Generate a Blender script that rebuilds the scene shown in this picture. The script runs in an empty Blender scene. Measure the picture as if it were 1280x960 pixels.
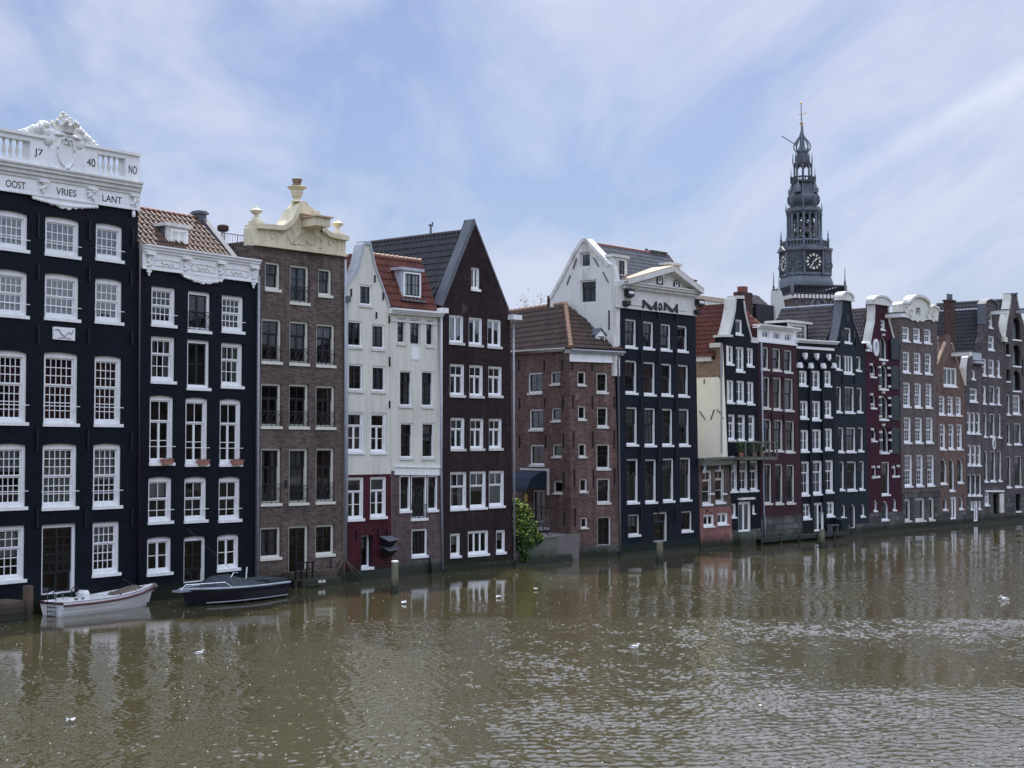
import bpy, bmesh, math, random
from mathutils import Vector, Matrix
from mathutils.geometry import delaunay_2d_cdt
random.seed(7)
R = math.radians
scene = bpy.context.scene
COL = scene.collection

# ------------------------------------------------------------------ camera
F = 1923.0            # focal length in photo pixels (1280 wide)
PITCH = math.atan(77 / F)
CAM = Vector((0, 0, 5.5))
FW = Vector((0, math.cos(PITCH), math.sin(PITCH)))
UP = Vector((0, -math.sin(PITCH), math.cos(PITCH)))
def ray(px, py):
    return Vector((1, 0, 0)) * ((px - 640) / F) + UP * ((480 - py) / F) + FW
def water(px, py, z=0.0):
    d = ray(px, py); t = (z - CAM.z) / d.z
    return CAM + d * t
def at_y(px, py, Y):
    d = ray(px, py); return CAM + d * (Y / d.y)
cd = bpy.data.cameras.new('camera'); cam = bpy.data.objects.new('camera', cd); COL.objects.link(cam)
cam.location = CAM; cam.rotation_euler = (R(90) + PITCH, 0, 0)
cd.sensor_width = 36; cd.lens = 36 * F / 1280; cd.clip_end = 6000; cd.clip_start = 0.1
scene.camera = cam

# ------------------------------------------------------------------ materials
class N:
    """small node helper"""
    def __init__(s, name):
        s.m = bpy.data.materials.new(name); s.m.use_nodes = True
        s.t = s.m.node_tree; s.t.nodes.clear()
        s.out = s.t.nodes.new('ShaderNodeOutputMaterial')
    def n(s, typ, **kw):
        nd = s.t.nodes.new(typ)
        for k, v in kw.items():
            if k.startswith('i_'):
                key = k[2:].replace('_', ' ')
                nd.inputs[key].default_value = v
            else: setattr(nd, k, v)
        return nd
    def l(s, a, b): s.t.links.new(a, b)
def rgba(c): return (c[0], c[1], c[2], 1)
def math_n(h, op, a, b=None, c=None):
    n = h.n('ShaderNodeMath', operation=op)
    for i, v in enumerate((a, b, c)):
        if v is None: continue
        if isinstance(v, (int, float)): n.inputs[i].default_value = v
        else: h.l(v, n.inputs[i])
    return n.outputs[0]
def mixc(h, fac, a, b, blend='MIX'):
    n = h.n('ShaderNodeMix', data_type='RGBA', blend_type=blend)
    if isinstance(fac, (int, float)): n.inputs[0].default_value = fac
    else: h.l(fac, n.inputs[0])
    for i, v in ((6, a), (7, b)):
        if isinstance(v, tuple): n.inputs[i].default_value = rgba(v)
        else: h.l(v, n.inputs[i])
    return n.outputs[2]
def noise(h, vec, scale, detail=4, rough=0.55):
    n = h.n('ShaderNodeTexNoise'); n.inputs['Scale'].default_value = scale
    n.inputs['Detail'].default_value = detail; n.inputs['Roughness'].default_value = rough
    if vec is not None: h.l(vec, n.inputs['Vector'])
    return n.outputs['Fac']
def ramp(h, fac, stops):
    n = h.n('ShaderNodeValToRGB'); cr = n.color_ramp
    while len(cr.elements) < len(stops): cr.elements.new(0.5)
    for e, (p, c) in zip(cr.elements, stops):
        e.position = p; e.color = rgba(c) if isinstance(c, tuple) else (c, c, c, 1)
    h.l(fac, n.inputs['Fac']); return n.outputs['Color']
def maprange(h, v, a, b, c, d):
    n = h.n('ShaderNodeMapRange'); h.l(v, n.inputs[0])
    for i, x in zip((1, 2, 3, 4), (a, b, c, d)): n.inputs[i].default_value = x
    return n.outputs[0]
def wallcoord(h):
    tc = h.n('ShaderNodeTexCoord'); sp = h.n('ShaderNodeSeparateXYZ'); h.l(tc.outputs['Object'], sp.inputs[0])
    cb = h.n('ShaderNodeCombineXYZ')
    h.l(math_n(h, 'ADD', sp.outputs[0], sp.outputs[1]), cb.inputs[0]); h.l(sp.outputs[2], cb.inputs[1])
    return tc.outputs['Object'], cb.outputs[0], sp
def bump(h, height, strength, dist):
    b = h.n('ShaderNodeBump'); b.inputs['Strength'].default_value = strength; b.inputs['Distance'].default_value = dist
    h.l(height, b.inputs['Height']); return b.outputs['Normal']
def principled(h, col, rough=0.6, normal=None, **kw):
    p = h.n('ShaderNodeBsdfPrincipled')
    if isinstance(col, tuple): p.inputs['Base Color'].default_value = rgba(col)
    else: h.l(col, p.inputs['Base Color'])
    if isinstance(rough, (int, float)): p.inputs['Roughness'].default_value = rough
    else: h.l(rough, p.inputs['Roughness'])
    if normal is not None: h.l(normal, p.inputs['Normal'])
    for k, v in kw.items(): p.inputs[k].default_value = v
    h.l(p.outputs[0], h.out.inputs['Surface']); return p
def bright(c, k): return tuple(min(1, x * k) for x in c)

def tide(h, obj, sp, c):
    n = noise(h, obj, 1.6, 6, 0.7)
    lvl = math_n(h, 'SUBTRACT', sp.outputs[2], math_n(h, 'MULTIPLY', n, 0.9))
    f = maprange(h, lvl, -0.22, 0.28, 0.9, 0.0)
    return mixc(h, f, c, (0.016, 0.024, 0.012))
def brick_mat(name, col, mortar, var=0.35, stain=0.35, wear=None, wearamt=0.0, bw=0.22, rh=0.065, ms=0.007):
    h = N(name); obj, wc, sp = wallcoord(h)
    b = h.n('ShaderNodeTexBrick'); h.l(wc, b.inputs['Vector'])
    b.inputs['Color1'].default_value = rgba(bright(col, 1 + var)); b.inputs['Color2'].default_value = rgba(bright(col, 1 - var))
    b.inputs['Mortar'].default_value = rgba(mortar); b.inputs['Scale'].default_value = 1.0
    b.inputs['Mortar Size'].default_value = ms; b.inputs['Mortar Smooth'].default_value = 0.3
    b.inputs['Brick Width'].default_value = bw; b.inputs['Row Height'].default_value = rh; b.inputs['Bias'].default_value = 0
    n1 = noise(h, obj, 0.55, 6, 0.65); n2 = noise(h, obj, 3.5, 5)
    c = mixc(h, 1.0, b.outputs['Color'], ramp(h, n1, [(0.3, 1 - stain), (0.7, 1 + stain * 0.4)]), 'MULTIPLY')
    c = mixc(h, 1.0, c, ramp(h, n2, [(0.3, 0.82), (0.7, 1.1)]), 'MULTIPLY')
    if wear:
        n3 = noise(h, obj, 1.1, 8, 0.75)
        c = mixc(h, ramp(h, n3, [(0.60, 0.0), (0.66, wearamt)]), c, wear)
    mp = h.n('ShaderNodeMapping'); mp.inputs['Scale'].default_value = (2.4, 2.4, .28); h.l(obj, mp.inputs[0])
    c = mixc(h, 1.0, c, ramp(h, noise(h, mp.outputs[0], 1.0, 6, .7), [(0.35, 1.12), (0.68, 0.66)]), 'MULTIPLY')
    c = tide(h, obj, sp, c)
    hh = math_n(h, 'SUBTRACT', n2, b.outputs['Fac'])
    principled(h, c, 0.85, bump(h, hh, 0.5, 0.012), **{'Specular IOR Level': 0.2}); return h.m
def paintbrick_mat(name, col, rough=0.5, var=0.25, streak=0.0, scol=(0.2, 0.2, 0.18)):
    h = N(name); obj, wc, sp = wallcoord(h)
    b = h.n('ShaderNodeTexBrick'); h.l(wc, b.inputs['Vector']); b.inputs['Scale'].default_value = 1.0
    b.inputs['Mortar Size'].default_value = 0.006; b.inputs['Mortar Smooth'].default_value = 0.5
    b.inputs['Brick Width'].default_value = 0.22; b.inputs['Row Height'].default_value = 0.065
    b.inputs['Color1'].default_value = rgba(bright(col, 1 + var)); b.inputs['Color2'].default_value = rgba(bright(col, 1 - var)); b.inputs['Mortar'].default_value = rgba(bright(col, 0.75))
    n1 = noise(h, obj, 0.7, 6, 0.7)
    c = mixc(h, 1.0, b.outputs['Color'], ramp(h, n1, [(0.3, 0.7), (0.7, 1.25)]), 'MULTIPLY')
    if streak:
        m = h.n('ShaderNodeMapping'); m.inputs['Scale'].default_value = (3, 3, 0.35); h.l(obj, m.inputs[0])
        c = mixc(h, ramp(h, noise(h, m.outputs[0], 1.2, 6, 0.7), [(0.55, 0.0), (0.75, streak)]), c, scol)
    mp = h.n('ShaderNodeMapping'); mp.inputs['Scale'].default_value = (3.0, 3.0, .3); h.l(obj, mp.inputs[0])
    c = mixc(h, ramp(h, noise(h, mp.outputs[0], 1.1, 7, .75), [(0.52, 0.0), (0.8, 0.5)]), c, bright(col, 2.6))
    c = mixc(h, ramp(h, noise(h, obj, 2.6, 8, .8), [(0.66, 0.0), (0.7, 0.55)]), c, bright(col, 3.2))
    c = tide(h, obj, sp, c)
    n2 = noise(h, obj, 7, 4)
    hh = math_n(h, 'SUBTRACT', math_n(h, 'MULTIPLY', n2, 0.7), b.outputs['Fac'])
    principled(h, c, rough, bump(h, hh, 0.9, 0.014), **{'Specular IOR Level': 0.16}); return h.m
def plaster_mat(name, col, stain=(0.25, 0.23, 0.2), amt=0.25, rough=0.8, scale=1.0, lo=0.5, hi=0.75, tidal=True):
    h = N(name); obj, wc, sp = wallcoord(h)
    m = h.n('ShaderNodeMapping'); m.inputs['Scale'].default_value = (2.2, 2.2, 0.5); h.l(obj, m.inputs[0])
    n1 = noise(h, m.outputs[0], 0.8 * scale, 8, 0.7); n2 = noise(h, obj, 12, 5)
    c = mixc(h, ramp(h, n1, [(lo, 0.0), (hi, amt)]), col, stain)
    c = mixc(h, 1.0, c, ramp(h, n2, [(0.3, 0.93), (0.7, 1.04)]), 'MULTIPLY')
    if tidal: c = tide(h, obj, sp, c)
    principled(h, c, rough, bump(h, n2, 0.25, 0.01)); return h.m
def plain_mat(name, col, rough=0.5, var=0.12, metallic=0.0, sc=6.0):
    h = N(name); tc = h.n('ShaderNodeTexCoord')
    n1 = noise(h, tc.outputs['Object'], sc, 5, 0.65)
    c = mixc(h, 1.0, col, ramp(h, n1, [(0.3, 1 - var), (0.7, 1 + var * 0.5)]), 'MULTIPLY')
    p = principled(h, c, rough, bump(h, n1, 0.15, 0.01)); p.inputs['Metallic'].default_value = metallic; return h.m
def tile_mat(name, col, col2, moss=(0.05, 0.05, 0.04), mossamt=0.5, rough=0.55):
    h = N(name); tc = h.n('ShaderNodeTexCoord'); o = tc.outputs['Object']
    v = h.n('ShaderNodeTexVoronoi'); v.inputs['Scale'].default_value = 4.2; h.l(o, v.inputs['Vector'])
    bw = h.n('ShaderNodeRGBToBW'); h.l(v.outputs['Color'], bw.inputs[0])
    c = mixc(h, bw.outputs[0], col, col2)
    n1 = noise(h, o, 1.1, 8, 0.7)
    c = mixc(h, ramp(h, n1, [(0.45, 0.0), (0.7, mossamt)]), c, moss)
    n2 = noise(h, o, 25, 3)
    principled(h, c, rough, bump(h, n2, 0.2, 0.01), **{'Specular IOR Level': 0.25}); return h.m
def glass_mat(name, tint=0.75, ior=1.6, rough=0.015):
    h = N(name); tc = h.n('ShaderNodeTexCoord')
    nb = bump(h, noise(h, tc.outputs['Object'], 1.6, 2), 0.035, 0.05)
    g = h.n('ShaderNodeBsdfGlossy'); g.inputs['Roughness'].default_value = rough; g.inputs['Color'].default_value = (0.92, 0.96, 1, 1); h.l(nb, g.inputs['Normal'])
    t = h.n('ShaderNodeBsdfTransparent'); t.inputs['Color'].default_value = (tint, tint, tint, 1)
    fr = h.n('ShaderNodeFresnel'); fr.inputs['IOR'].default_value = ior; h.l(nb, fr.inputs['Normal'])
    mx = h.n('ShaderNodeMixShader'); h.l(fr.outputs[0], mx.inputs[0]); h.l(t.outputs[0], mx.inputs[1]); h.l(g.outputs[0], mx.inputs[2])
    h.l(mx.outputs[0], h.out.inputs['Surface']); return h.m
def curtain_mat(name, col):
    h = N(name); tc = h.n('ShaderNodeTexCoord')
    m = h.n('ShaderNodeMapping'); m.inputs['Scale'].default_value = (9, 9, 0.4); h.l(tc.outputs['Object'], m.inputs[0])
    n1 = noise(h, m.outputs[0], 1.6, 3)
    c = mixc(h, 1.0, col, ramp(h, n1, [(0.3, 0.6), (0.65, 1.05)]), 'MULTIPLY')
    principled(h, c, 0.9, bump(h, n1, 0.8, 0.05)); return h.m

M = {}
NAVY = (0.0033, 0.0058, 0.012)
M['navy'] = paintbrick_mat('navy_painted_brick', NAVY, 0.5, 0.35, 0.12, (0.012, 0.018, 0.03))
M['navy2'] = paintbrick_mat('blue_black_painted_brick', (0.005, 0.009, 0.0175), 0.5, 0.35, 0.18, (0.02, 0.028, 0.038))
M['slatewall'] = paintbrick_mat('dark_slate_painted_brick', (0.011, 0.018, 0.027), 0.5, 0.3, 0.15, (0.035, 0.04, 0.048))
M['brown'] = brick_mat('brown_brick', (0.13, 0.096, 0.082), (0.18, 0.16, 0.145), 0.4, 0.28, (0.2, 0.16, 0.14), 0.3)
M['darkbrick'] = brick_mat('dark_purple_brick', (0.033, 0.019, 0.02), (0.042, 0.03, 0.032), 0.4, 0.35, (0.13, 0.1, 0.095), 0.55)
M['redbrown'] = brick_mat('red_brown_brick', (0.165, 0.1, 0.085), (0.16, 0.13, 0.12), 0.35, 0.35, (0.34, 0.27, 0.24), 0.55)
M['purplebrick'] = brick_mat('mauve_brick', (0.135, 0.092, 0.092), (0.13, 0.11, 0.11), 0.3, 0.25)
M['greybrown'] = brick_mat('grey_brown_brick', (0.15, 0.118, 0.112), (0.15, 0.135, 0.13), 0.3, 0.25)
M['warmbrick'] = brick_mat('warm_brown_brick', (0.18, 0.112, 0.092), (0.19, 0.16, 0.15), 0.3, 0.2)
M['greybrick'] = brick_mat('weathered_grey_brick', (0.125, 0.102, 0.105), (0.14, 0.13, 0.13), 0.4, 0.4, (0.25, 0.22, 0.22), 0.45)
M['freshbrick'] = brick_mat('patched_red_brick', (0.26, 0.08, 0.065), (0.42, 0.36, 0.34), 0.35, 0.3, (0.5, 0.46, 0.45), 0.85)
M['towerbrick'] = brick_mat('tower_brown_brick', (0.13, 0.10, 0.095), (0.14, 0.13, 0.12), 0.25, 0.3)
M['tanbrick'] = brick_mat('tan_brick', (0.3, 0.2, 0.14), (0.3, 0.26, 0.22), 0.25, 0.25)
M['maroon'] = paintbrick_mat('maroon_painted_brick', (0.066, 0.014, 0.022), 0.55, 0.3, 0.3, (0.05, 0.03, 0.035))
M['wine'] = paintbrick_mat('wine_painted_brick', (0.045, 0.004, 0.015), 0.5, 0.25, 0.2, (0.04, 0.01, 0.02))
M['plum'] = paintbrick_mat('plum_painted_brick', (0.055, 0.02, 0.027), 0.5, 0.25, 0.2, (0.05, 0.03, 0.035))
M['white_wall'] = plaster_mat('off_white_plaster', (0.66, 0.655, 0.575), (0.33, 0.33, 0.28), 0.55, 0.8, 1.0, 0.46, 0.72)
M['old_white'] = plaster_mat('weathered_white_plaster', (0.7, 0.7, 0.67), (0.22, 0.17, 0.13), 0.75, 0.85, 0.9, 0.5, 0.68)
M['cream_wall'] = plaster_mat('cream_painted_wall', (0.88, 0.85, 0.70), (0.5, 0.46, 0.36), 0.2)
M['stone'] = brick_mat('grey_stone_blocks', (0.12, 0.12, 0.115), (0.05, 0.052, 0.05), 0.4, 0.55, (0.26, 0.25, 0.23), 0.6, bw=.62, rh=.34, ms=.022)
M['plinth'] = plaster_mat('dark_wet_plinth', (0.055, 0.06, 0.075), (0.02, 0.03, 0.015), 0.8, 0.7, 1.6, 0.4, 0.7)
M['algae'] = plaster_mat('algae_covered_footing', (0.02, 0.03, 0.018), (0.05, 0.055, 0.04), 0.5, 0.6, 3.0, 0.45, 0.7)
M['mortar'] = brick_mat('pale_mortar_footing', (0.17, 0.16, 0.155), (0.2, 0.19, 0.18), 0.3, 0.6, (0.06, 0.06, 0.06), 0.8, bw=.3, rh=.12, ms=.02)
M['concrete'] = plaster_mat('green_grey_concrete', (0.13, 0.14, 0.11), (0.05, 0.06, 0.045), 0.6, 0.9, 1.2, 0.4, 0.7)
M['white'] = plaster_mat('white_gloss_paint', (0.83, 0.84, 0.84), (0.42, 0.42, 0.39), 0.32, 0.4, 1.6, 0.48, 0.75, tidal=False)
M['offwhite'] = plaster_mat('off_white_paint', (0.66, 0.66, 0.62), (0.33, 0.31, 0.27), 0.5, 0.5, 1.8, 0.45, 0.72, tidal=False)
M['cream'] = plaster_mat('cream_stone', (0.68, 0.62, 0.45), (0.33, 0.28, 0.19), 0.6, 0.7, 2.4, 0.46, 0.72, tidal=False)
M['creamframe'] = plain_mat('cream_window_paint', (0.66, 0.66, 0.58), 0.45, 0.07)
M['fawn'] = plain_mat('fawn_lead_sheet', (0.5, 0.36, 0.24), 0.6, 0.15)
M['blacksash'] = plain_mat('black_green_sash_paint', (0.012, 0.017, 0.02), 0.3, 0.1)
M['black'] = plain_mat('black_paint', (0.01, 0.01, 0.012), 0.45, 0.1)
M['iron'] = plain_mat('black_iron', (0.008, 0.009, 0.012), 0.5, 0.2)
M['greyiron'] = plain_mat('grey_iron', (0.12, 0.13, 0.14), 0.45, 0.2)
M['lead'] = plain_mat('grey_lead', (0.11, 0.12, 0.14), 0.55, 0.25, sc=2.0)
M['palelead'] = plain_mat('pale_zinc', (0.42, 0.45, 0.5), 0.45, 0.15, sc=2.0)
M['pipe'] = plain_mat('grey_downpipe', (0.3, 0.32, 0.36), 0.4, 0.2)
M['slate'] = plain_mat('tower_slate', (0.055, 0.066, 0.085), 0.5, 0.45, sc=0.9)
M['slatedark'] = plain_mat('tower_dark_wood', (0.02, 0.026, 0.036), 0.5, 0.4, sc=1.5)
M['slatelight'] = plain_mat('tower_weathered_lead', (0.12, 0.14, 0.17), 0.5, 0.4, sc=0.9)
M['gold'] = plain_mat('gilding', (0.75, 0.6, 0.3), 0.35, 0.1, 0.3)
M['bronze'] = plain_mat('bell_bronze', (0.12, 0.13, 0.12), 0.4, 0.2, 0.5)
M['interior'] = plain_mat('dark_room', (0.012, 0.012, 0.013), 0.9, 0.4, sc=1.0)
M['curtain'] = curtain_mat('white_net_curtain', (0.68, 0.71, 0.74))
M['blind'] = curtain_mat('grey_blind', (0.34, 0.37, 0.4))
M['palecurtain'] = curtain_mat('pale_green_curtain', (0.5, 0.57, 0.5))
M['redcurtain'] = curtain_mat('red_curtain', (0.16, 0.02, 0.03))
M['peach'] = curtain_mat('peach_blind', (0.36, 0.22, 0.19))
M['orange'] = curtain_mat('orange_slatted_blind', (0.6, 0.27, 0.06))
M['tealpanel'] = plain_mat('slate_blue_door', (0.04, 0.055, 0.075), 0.4, 0.1)
M['glass'] = glass_mat('window_glass', 0.75, 1.72)
M['glass2'] = glass_mat('bright_window_glass', 0.6, 2.7)
M['tile_brown'] = tile_mat('brown_pantiles', (0.12, 0.062, 0.04), (0.055, 0.03, 0.022), (0.032, 0.023, 0.02), 0.75)
M['tile_red'] = tile_mat('orange_red_pantiles', (0.15, 0.037, 0.022), (0.075, 0.02, 0.014), (0.05, 0.02, 0.017), 0.6)
M['tile_dark'] = tile_mat('glazed_black_pantiles', (0.028, 0.03, 0.035), (0.016, 0.017, 0.02), (0.06, 0.06, 0.06), 0.35, 0.45)
M['tile_darkbrown'] = tile_mat('dark_brown_pantiles', (0.085, 0.052, 0.038), (0.042, 0.027, 0.021), (0.028, 0.024, 0.02), 0.75)
M['tile_grey'] = tile_mat('grey_pantiles', (0.11, 0.12, 0.14), (0.07, 0.075, 0.085), (0.16, 0.15, 0.14), 0.5, 0.4)
M['tile_mixed'] = tile_mat('weathered_black_pantiles', (0.06, 0.055, 0.055), (0.03, 0.03, 0.033), (0.11, 0.09, 0.08), 0.5, 0.4)
M['ridge_orange'] = plain_mat('orange_ridge_tile', (0.36, 0.21, 0.13), 0.6, 0.3)
M['ridge_red'] = plain_mat('red_ridge_tile', (0.22, 0.07, 0.05), 0.6, 0.3)
M['chimneybrick'] = brick_mat('chimney_brick', (0.085, 0.042, 0.035), (0.14, 0.12, 0.11), 0.3, 0.3)
M['shutter'] = plain_mat('dark_green_shutter', (0.005, 0.014, 0.018), 0.4, 0.15)
M['wood'] = plaster_mat('weathered_timber', (0.13, 0.088, 0.06), (0.045, 0.04, 0.03), 0.8, 0.85, 3.0, 0.4, 0.7)
M['postwood'] = plaster_mat('mossy_timber_post', (0.19, 0.19, 0.12), (0.05, 0.06, 0.035), 0.7, 0.9, 3.0, 0.4, 0.7)
M['terracotta'] = plain_mat('terracotta', (0.36, 0.17, 0.12), 0.8, 0.15)
M['soil'] = plain_mat('soil', (0.05, 0.035, 0.02), 0.9, 0.3)
M['awning'] = plain_mat('navy_awning_cloth', (0.008, 0.016, 0.04), 0.8, 0.1)
M['gelcoat'] = plain_mat('white_gelcoat', (0.82, 0.83, 0.82), 0.25, 0.05)
M['boatnavy'] = plain_mat('navy_gelcoat', (0.003, 0.0045, 0.013), 0.15, 0.05)
M['boatcover'] = plain_mat('grey_boat_canvas', (0.035, 0.04, 0.052), 0.75, 0.25)
M['tarp'] = plain_mat('brown_crumpled_tarp', (0.16, 0.13, 0.10), 0.8, 0.4, sc=9)
M['rubber'] = plain_mat('dark_red_rubbing_strake', (0.1, 0.02, 0.025), 0.5, 0.1)
M['chrome'] = plain_mat('polished_steel', (0.7, 0.72, 0.75), 0.2, 0.05, 1.0)
M['ground'] = plain_mat('paved_city_ground', (0.16, 0.15, 0.14), 0.9, 0.3, sc=0.5)
M['leafsuntint'] = plain_mat('sun_tinted_ivy_leaves', (0.42, 0.5, 0.09), 0.6, 0.35, sc=3)  # sunlight painted into the leaf colour; the bush stands in shade
M['leafdark'] = plain_mat('dark_ivy_leaves', (0.06, 0.12, 0.025), 0.6, 0.4, sc=3)
M['leafpale'] = plain_mat('pale_tree_leaves', (0.3, 0.32, 0.13), 0.7, 0.3, sc=3)
M['bark'] = plain_mat('bark', (0.08, 0.06, 0.045), 0.9, 0.3)
M['yellow'] = plain_mat('yellow_sign', (0.5, 0.36, 0.05), 0.6, 0.1)
M['plaque_ink'] = plain_mat('grey_relief_line', (0.3, 0.3, 0.3), 0.8, 0.1)
M['feather'] = plain_mat('white_feathers', (0.8, 0.8, 0.78), 0.7, 0.05)
M['featherg'] = plain_mat('grey_feathers', (0.25, 0.26, 0.28), 0.7, 0.05)
M['petal'] = plain_mat('pale_elm_seeds', (0.7, 0.68, 0.6), 0.8, 0.1)
M['street_wall'] = brick_mat('street_brick', (0.1, 0.07, 0.06), (0.1, 0.09, 0.08), 0.25, 0.2)

# ------------------------------------------------------------------ mesh builder
class Frame:
    """vertical facade plane: origin, u along the wall (to the right seen from outside), y inward, z up"""
    def __init__(s, origin, u):
        s.o = Vector((origin[0], origin[1], 0)); s.u = Vector((u[0], u[1], 0)).normalized()
        s.n = Vector((s.u.y, -s.u.x, 0))        # outward
        s.m = Matrix.Translation(s.o) @ Matrix.Rotation(math.atan2(s.u.y, s.u.x), 4, 'Z')
    def hit(s, px, py, d=0.0):
        r = ray(px, py); p0 = s.o - s.n * d
        t = (p0 - CAM).dot(s.n) / r.dot(s.n)
        w = CAM + r * t
        return (w - s.o).dot(s.u), w.z
    def P(s, px, py, d=0.0):
        u, z = s.hit(px, py, d); return Vector((u, d, z))
    def world(s, u, y, z=0): return s.o + s.u * u - s.n * y + Vector((0, 0, z))
    def px(s, u, y, z):
        v = s.world(u, y, z) - CAM
        dz = v.dot(FW); return 640 + F * v.x / dz, 480 - F * v.dot(UP) / dz
    def depth_at(s, u, z, px):
        lo, hi = 0.0, 40.0
        for _ in range(50):
            mid = (lo + hi) / 2
            if s.px(u, mid, z)[0] > px: lo = mid
            else: hi = mid
        return (lo + hi) / 2

class MB:
    def __init__(s): s.v = []; s.f = []; s.mi = []; s.sm = False
    def add(s, vs, fs, mi=0):
        b = len(s.v); s.v += [tuple(v) for v in vs]
        for f in fs: s.f.append(tuple(b + i for i in f)); s.mi.append(mi)
        return s
    def hexa(s, p, mi=0):   # p: 8 points, bottom 4 ccw then top 4
        return s.add(p, [(3, 2, 1, 0), (4, 5, 6, 7), (0, 1, 5, 4), (1, 2, 6, 5), (2, 3, 7, 6), (3, 0, 4, 7)], mi)
    def box(s, x0, x1, y0, y1, z0, z1, mi=0):
        return s.hexa([(x0, y0, z0), (x1, y0, z0), (x1, y1, z0), (x0, y1, z0), (x0, y0, z1), (x1, y0, z1), (x1, y1, z1), (x0, y1, z1)], mi)
    def beam(s, a, b, dz0, dz1, y0, y1, mi=0):   # a,b (u,z): sloping moulding
        return s.hexa([(a[0], y0, a[1] + dz0), (b[0], y0, b[1] + dz0), (b[0], y1, b[1] + dz0), (a[0], y1, a[1] + dz0),
                       (a[0], y0, a[1] + dz1), (b[0], y0, b[1] + dz1), (b[0], y1, b[1] + dz1), (a[0], y1, a[1] + dz1)], mi)
    def prism(s, poly, y0, y1, mi=0, caps=True):
        n = len(poly); pl = [Vector((p[0], p[1])) for p in poly]
        area = sum(pl[i].x * pl[(i + 1) % n].y - pl[(i + 1) % n].x * pl[i].y for i in range(n))
        if area < 0: pl.reverse()
        vs = [(p.x, y0, p.y) for p in pl] + [(p.x, y1, p.y) for p in pl]
        fs = [((i + 1) % n, i, n + i, n + (i + 1) % n) for i in range(n)]
        if caps:
            r = delaunay_2d_cdt(pl, [], [list(range(n))], 1, 1e-6)
            if len(r[0]) == n:
                for t in r[2]: fs.append(tuple(t)); fs.append(tuple(n + i for i in reversed(t)))
            else:
                fs.append(tuple(range(n))); fs.append(tuple(range(2 * n - 1, n - 1, -1)))
        return s.add(vs, fs, mi)
    def tube(s, pts, r, mi=0, seg=6):
        pts = [Vector(p) for p in pts]; rings = []
        for i, p in enumerate(pts):
            d = (pts[min(i + 1, len(pts) - 1)] - pts[max(i - 1, 0)]).normalized()
            a = d.cross(Vector((0, 0, 1)))
            if a.length < 1e-3: a = d.cross(Vector((1, 0, 0)))
            a.normalize(); b = d.cross(a); rr = r[i] if isinstance(r, (list, tuple)) else r
            rings.append([p + (a * math.cos(k * 2 * math.pi / seg) + b * math.sin(k * 2 * math.pi / seg)) * rr for k in range(seg)])
        vs = [v for rg in rings for v in rg]; fs = []
        for i in range(len(pts) - 1):
            for k in range(seg):
                k2 = (k + 1) % seg
                fs.append((i * seg + k, i * seg + k2, (i + 1) * seg + k2, (i + 1) * seg + k))
        fs.append(tuple(range(seg))); fs.append(tuple((len(pts) - 1) * seg + k for k in range(seg)))
        return s.add(vs, fs, mi)
    def lathe(s, prof, c, seg=16, mi=0, rot=0.0, sy=1.0):   # prof: (r, z)
        c = Vector(c); vs = []; fs = []
        for r, z in prof:
            for k in range(seg):
                a = rot + k * 2 * math.pi / seg
                vs.append(c + Vector((r * math.cos(a), r * math.sin(a) * sy, z)))
        for i in range(len(prof) - 1):
            for k in range(seg):
                k2 = (k + 1) % seg
                fs.append((i * seg + k, i * seg + k2, (i + 1) * seg + k2, (i + 1) * seg + k))
        fs.append(tuple(range(seg - 1, -1, -1))); fs.append(tuple((len(prof) - 1) * seg + k for k in range(seg)))
        return s.add(vs, fs, mi)
    def ball(s, c, rx, ry=None, rz=None, mi=0, seg=10):
        ry = ry or rx; rz = rz or rx
        prof = [(max(1e-3, math.cos(a)), math.sin(a)) for a in [(-0.5 + i / 6) * math.pi for i in range(7)]]
        c = Vector(c); vs = []; fs = []
        for r, z in prof:
            for k in range(seg):
                a = k * 2 * math.pi / seg; vs.append(c + Vector((rx * r * math.cos(a), ry * r * math.sin(a), rz * z)))
        for i in range(6):
            for k in range(seg):
                k2 = (k + 1) % seg; fs.append((i * seg + k, i * seg + k2, (i + 1) * seg + k2, (i + 1) * seg + k))
        return s.add(vs, fs, mi)
    def ring(s, outer, inner, y0, y1, mi=0):   # two loops with equal count, in (u,z)
        n = len(outer)
        vs = [(p[0], y0, p[1]) for p in outer] + [(p[0], y0, p[1]) for p in inner] + [(p[0], y1, p[1]) for p in outer] + [(p[0], y1, p[1]) for p in inner]
        fs = []
        for i in range(n):
            j = (i + 1) % n
            fs += [(i, j, n + j, n + i), (n + i, n + j, 3 * n + j, 3 * n + i), (j, i, 2 * n + i, 2 * n + j), (2 * n + i, 3 * n + i, 3 * n + j, 2 * n + j)]
        return s.add(vs, fs, mi)
    def strip(s, pts, wout, win, y0, y1, mi=0):   # coping following an open polyline in (u,z); outward = left of travel
        pts = [Vector(p) for p in pts]; n = len(pts); O = []; I = []
        for i in range(n):
            a = (pts[i] - pts[i - 1]).normalized() if i > 0 else (pts[1] - pts[0]).normalized()
            b = (pts[i + 1] - pts[i]).normalized() if i < n - 1 else a
            na = Vector((-a.y, a.x)); nb = Vector((-b.y, b.x)); m = (na + nb)
            if m.length < 1e-4: m = na
            m.normalize(); k = 1 / max(0.45, m.dot(na))
            O.append(pts[i] + m * wout * k); I.append(pts[i] - m * win * k)
        for i in range(n - 1):
            q = [I[i], I[i + 1], O[i + 1], O[i]]
            s.hexa([(q[0].x, y0, q[0].y), (q[1].x, y0, q[1].y), (q[1].x, y1, q[1].y), (q[0].x, y1, q[0].y),
                    (q[3].x, y0, q[3].y), (q[2].x, y0, q[2].y), (q[2].x, y1, q[2].y), (q[3].x, y1, q[3].y)], mi)
        return s
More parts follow.
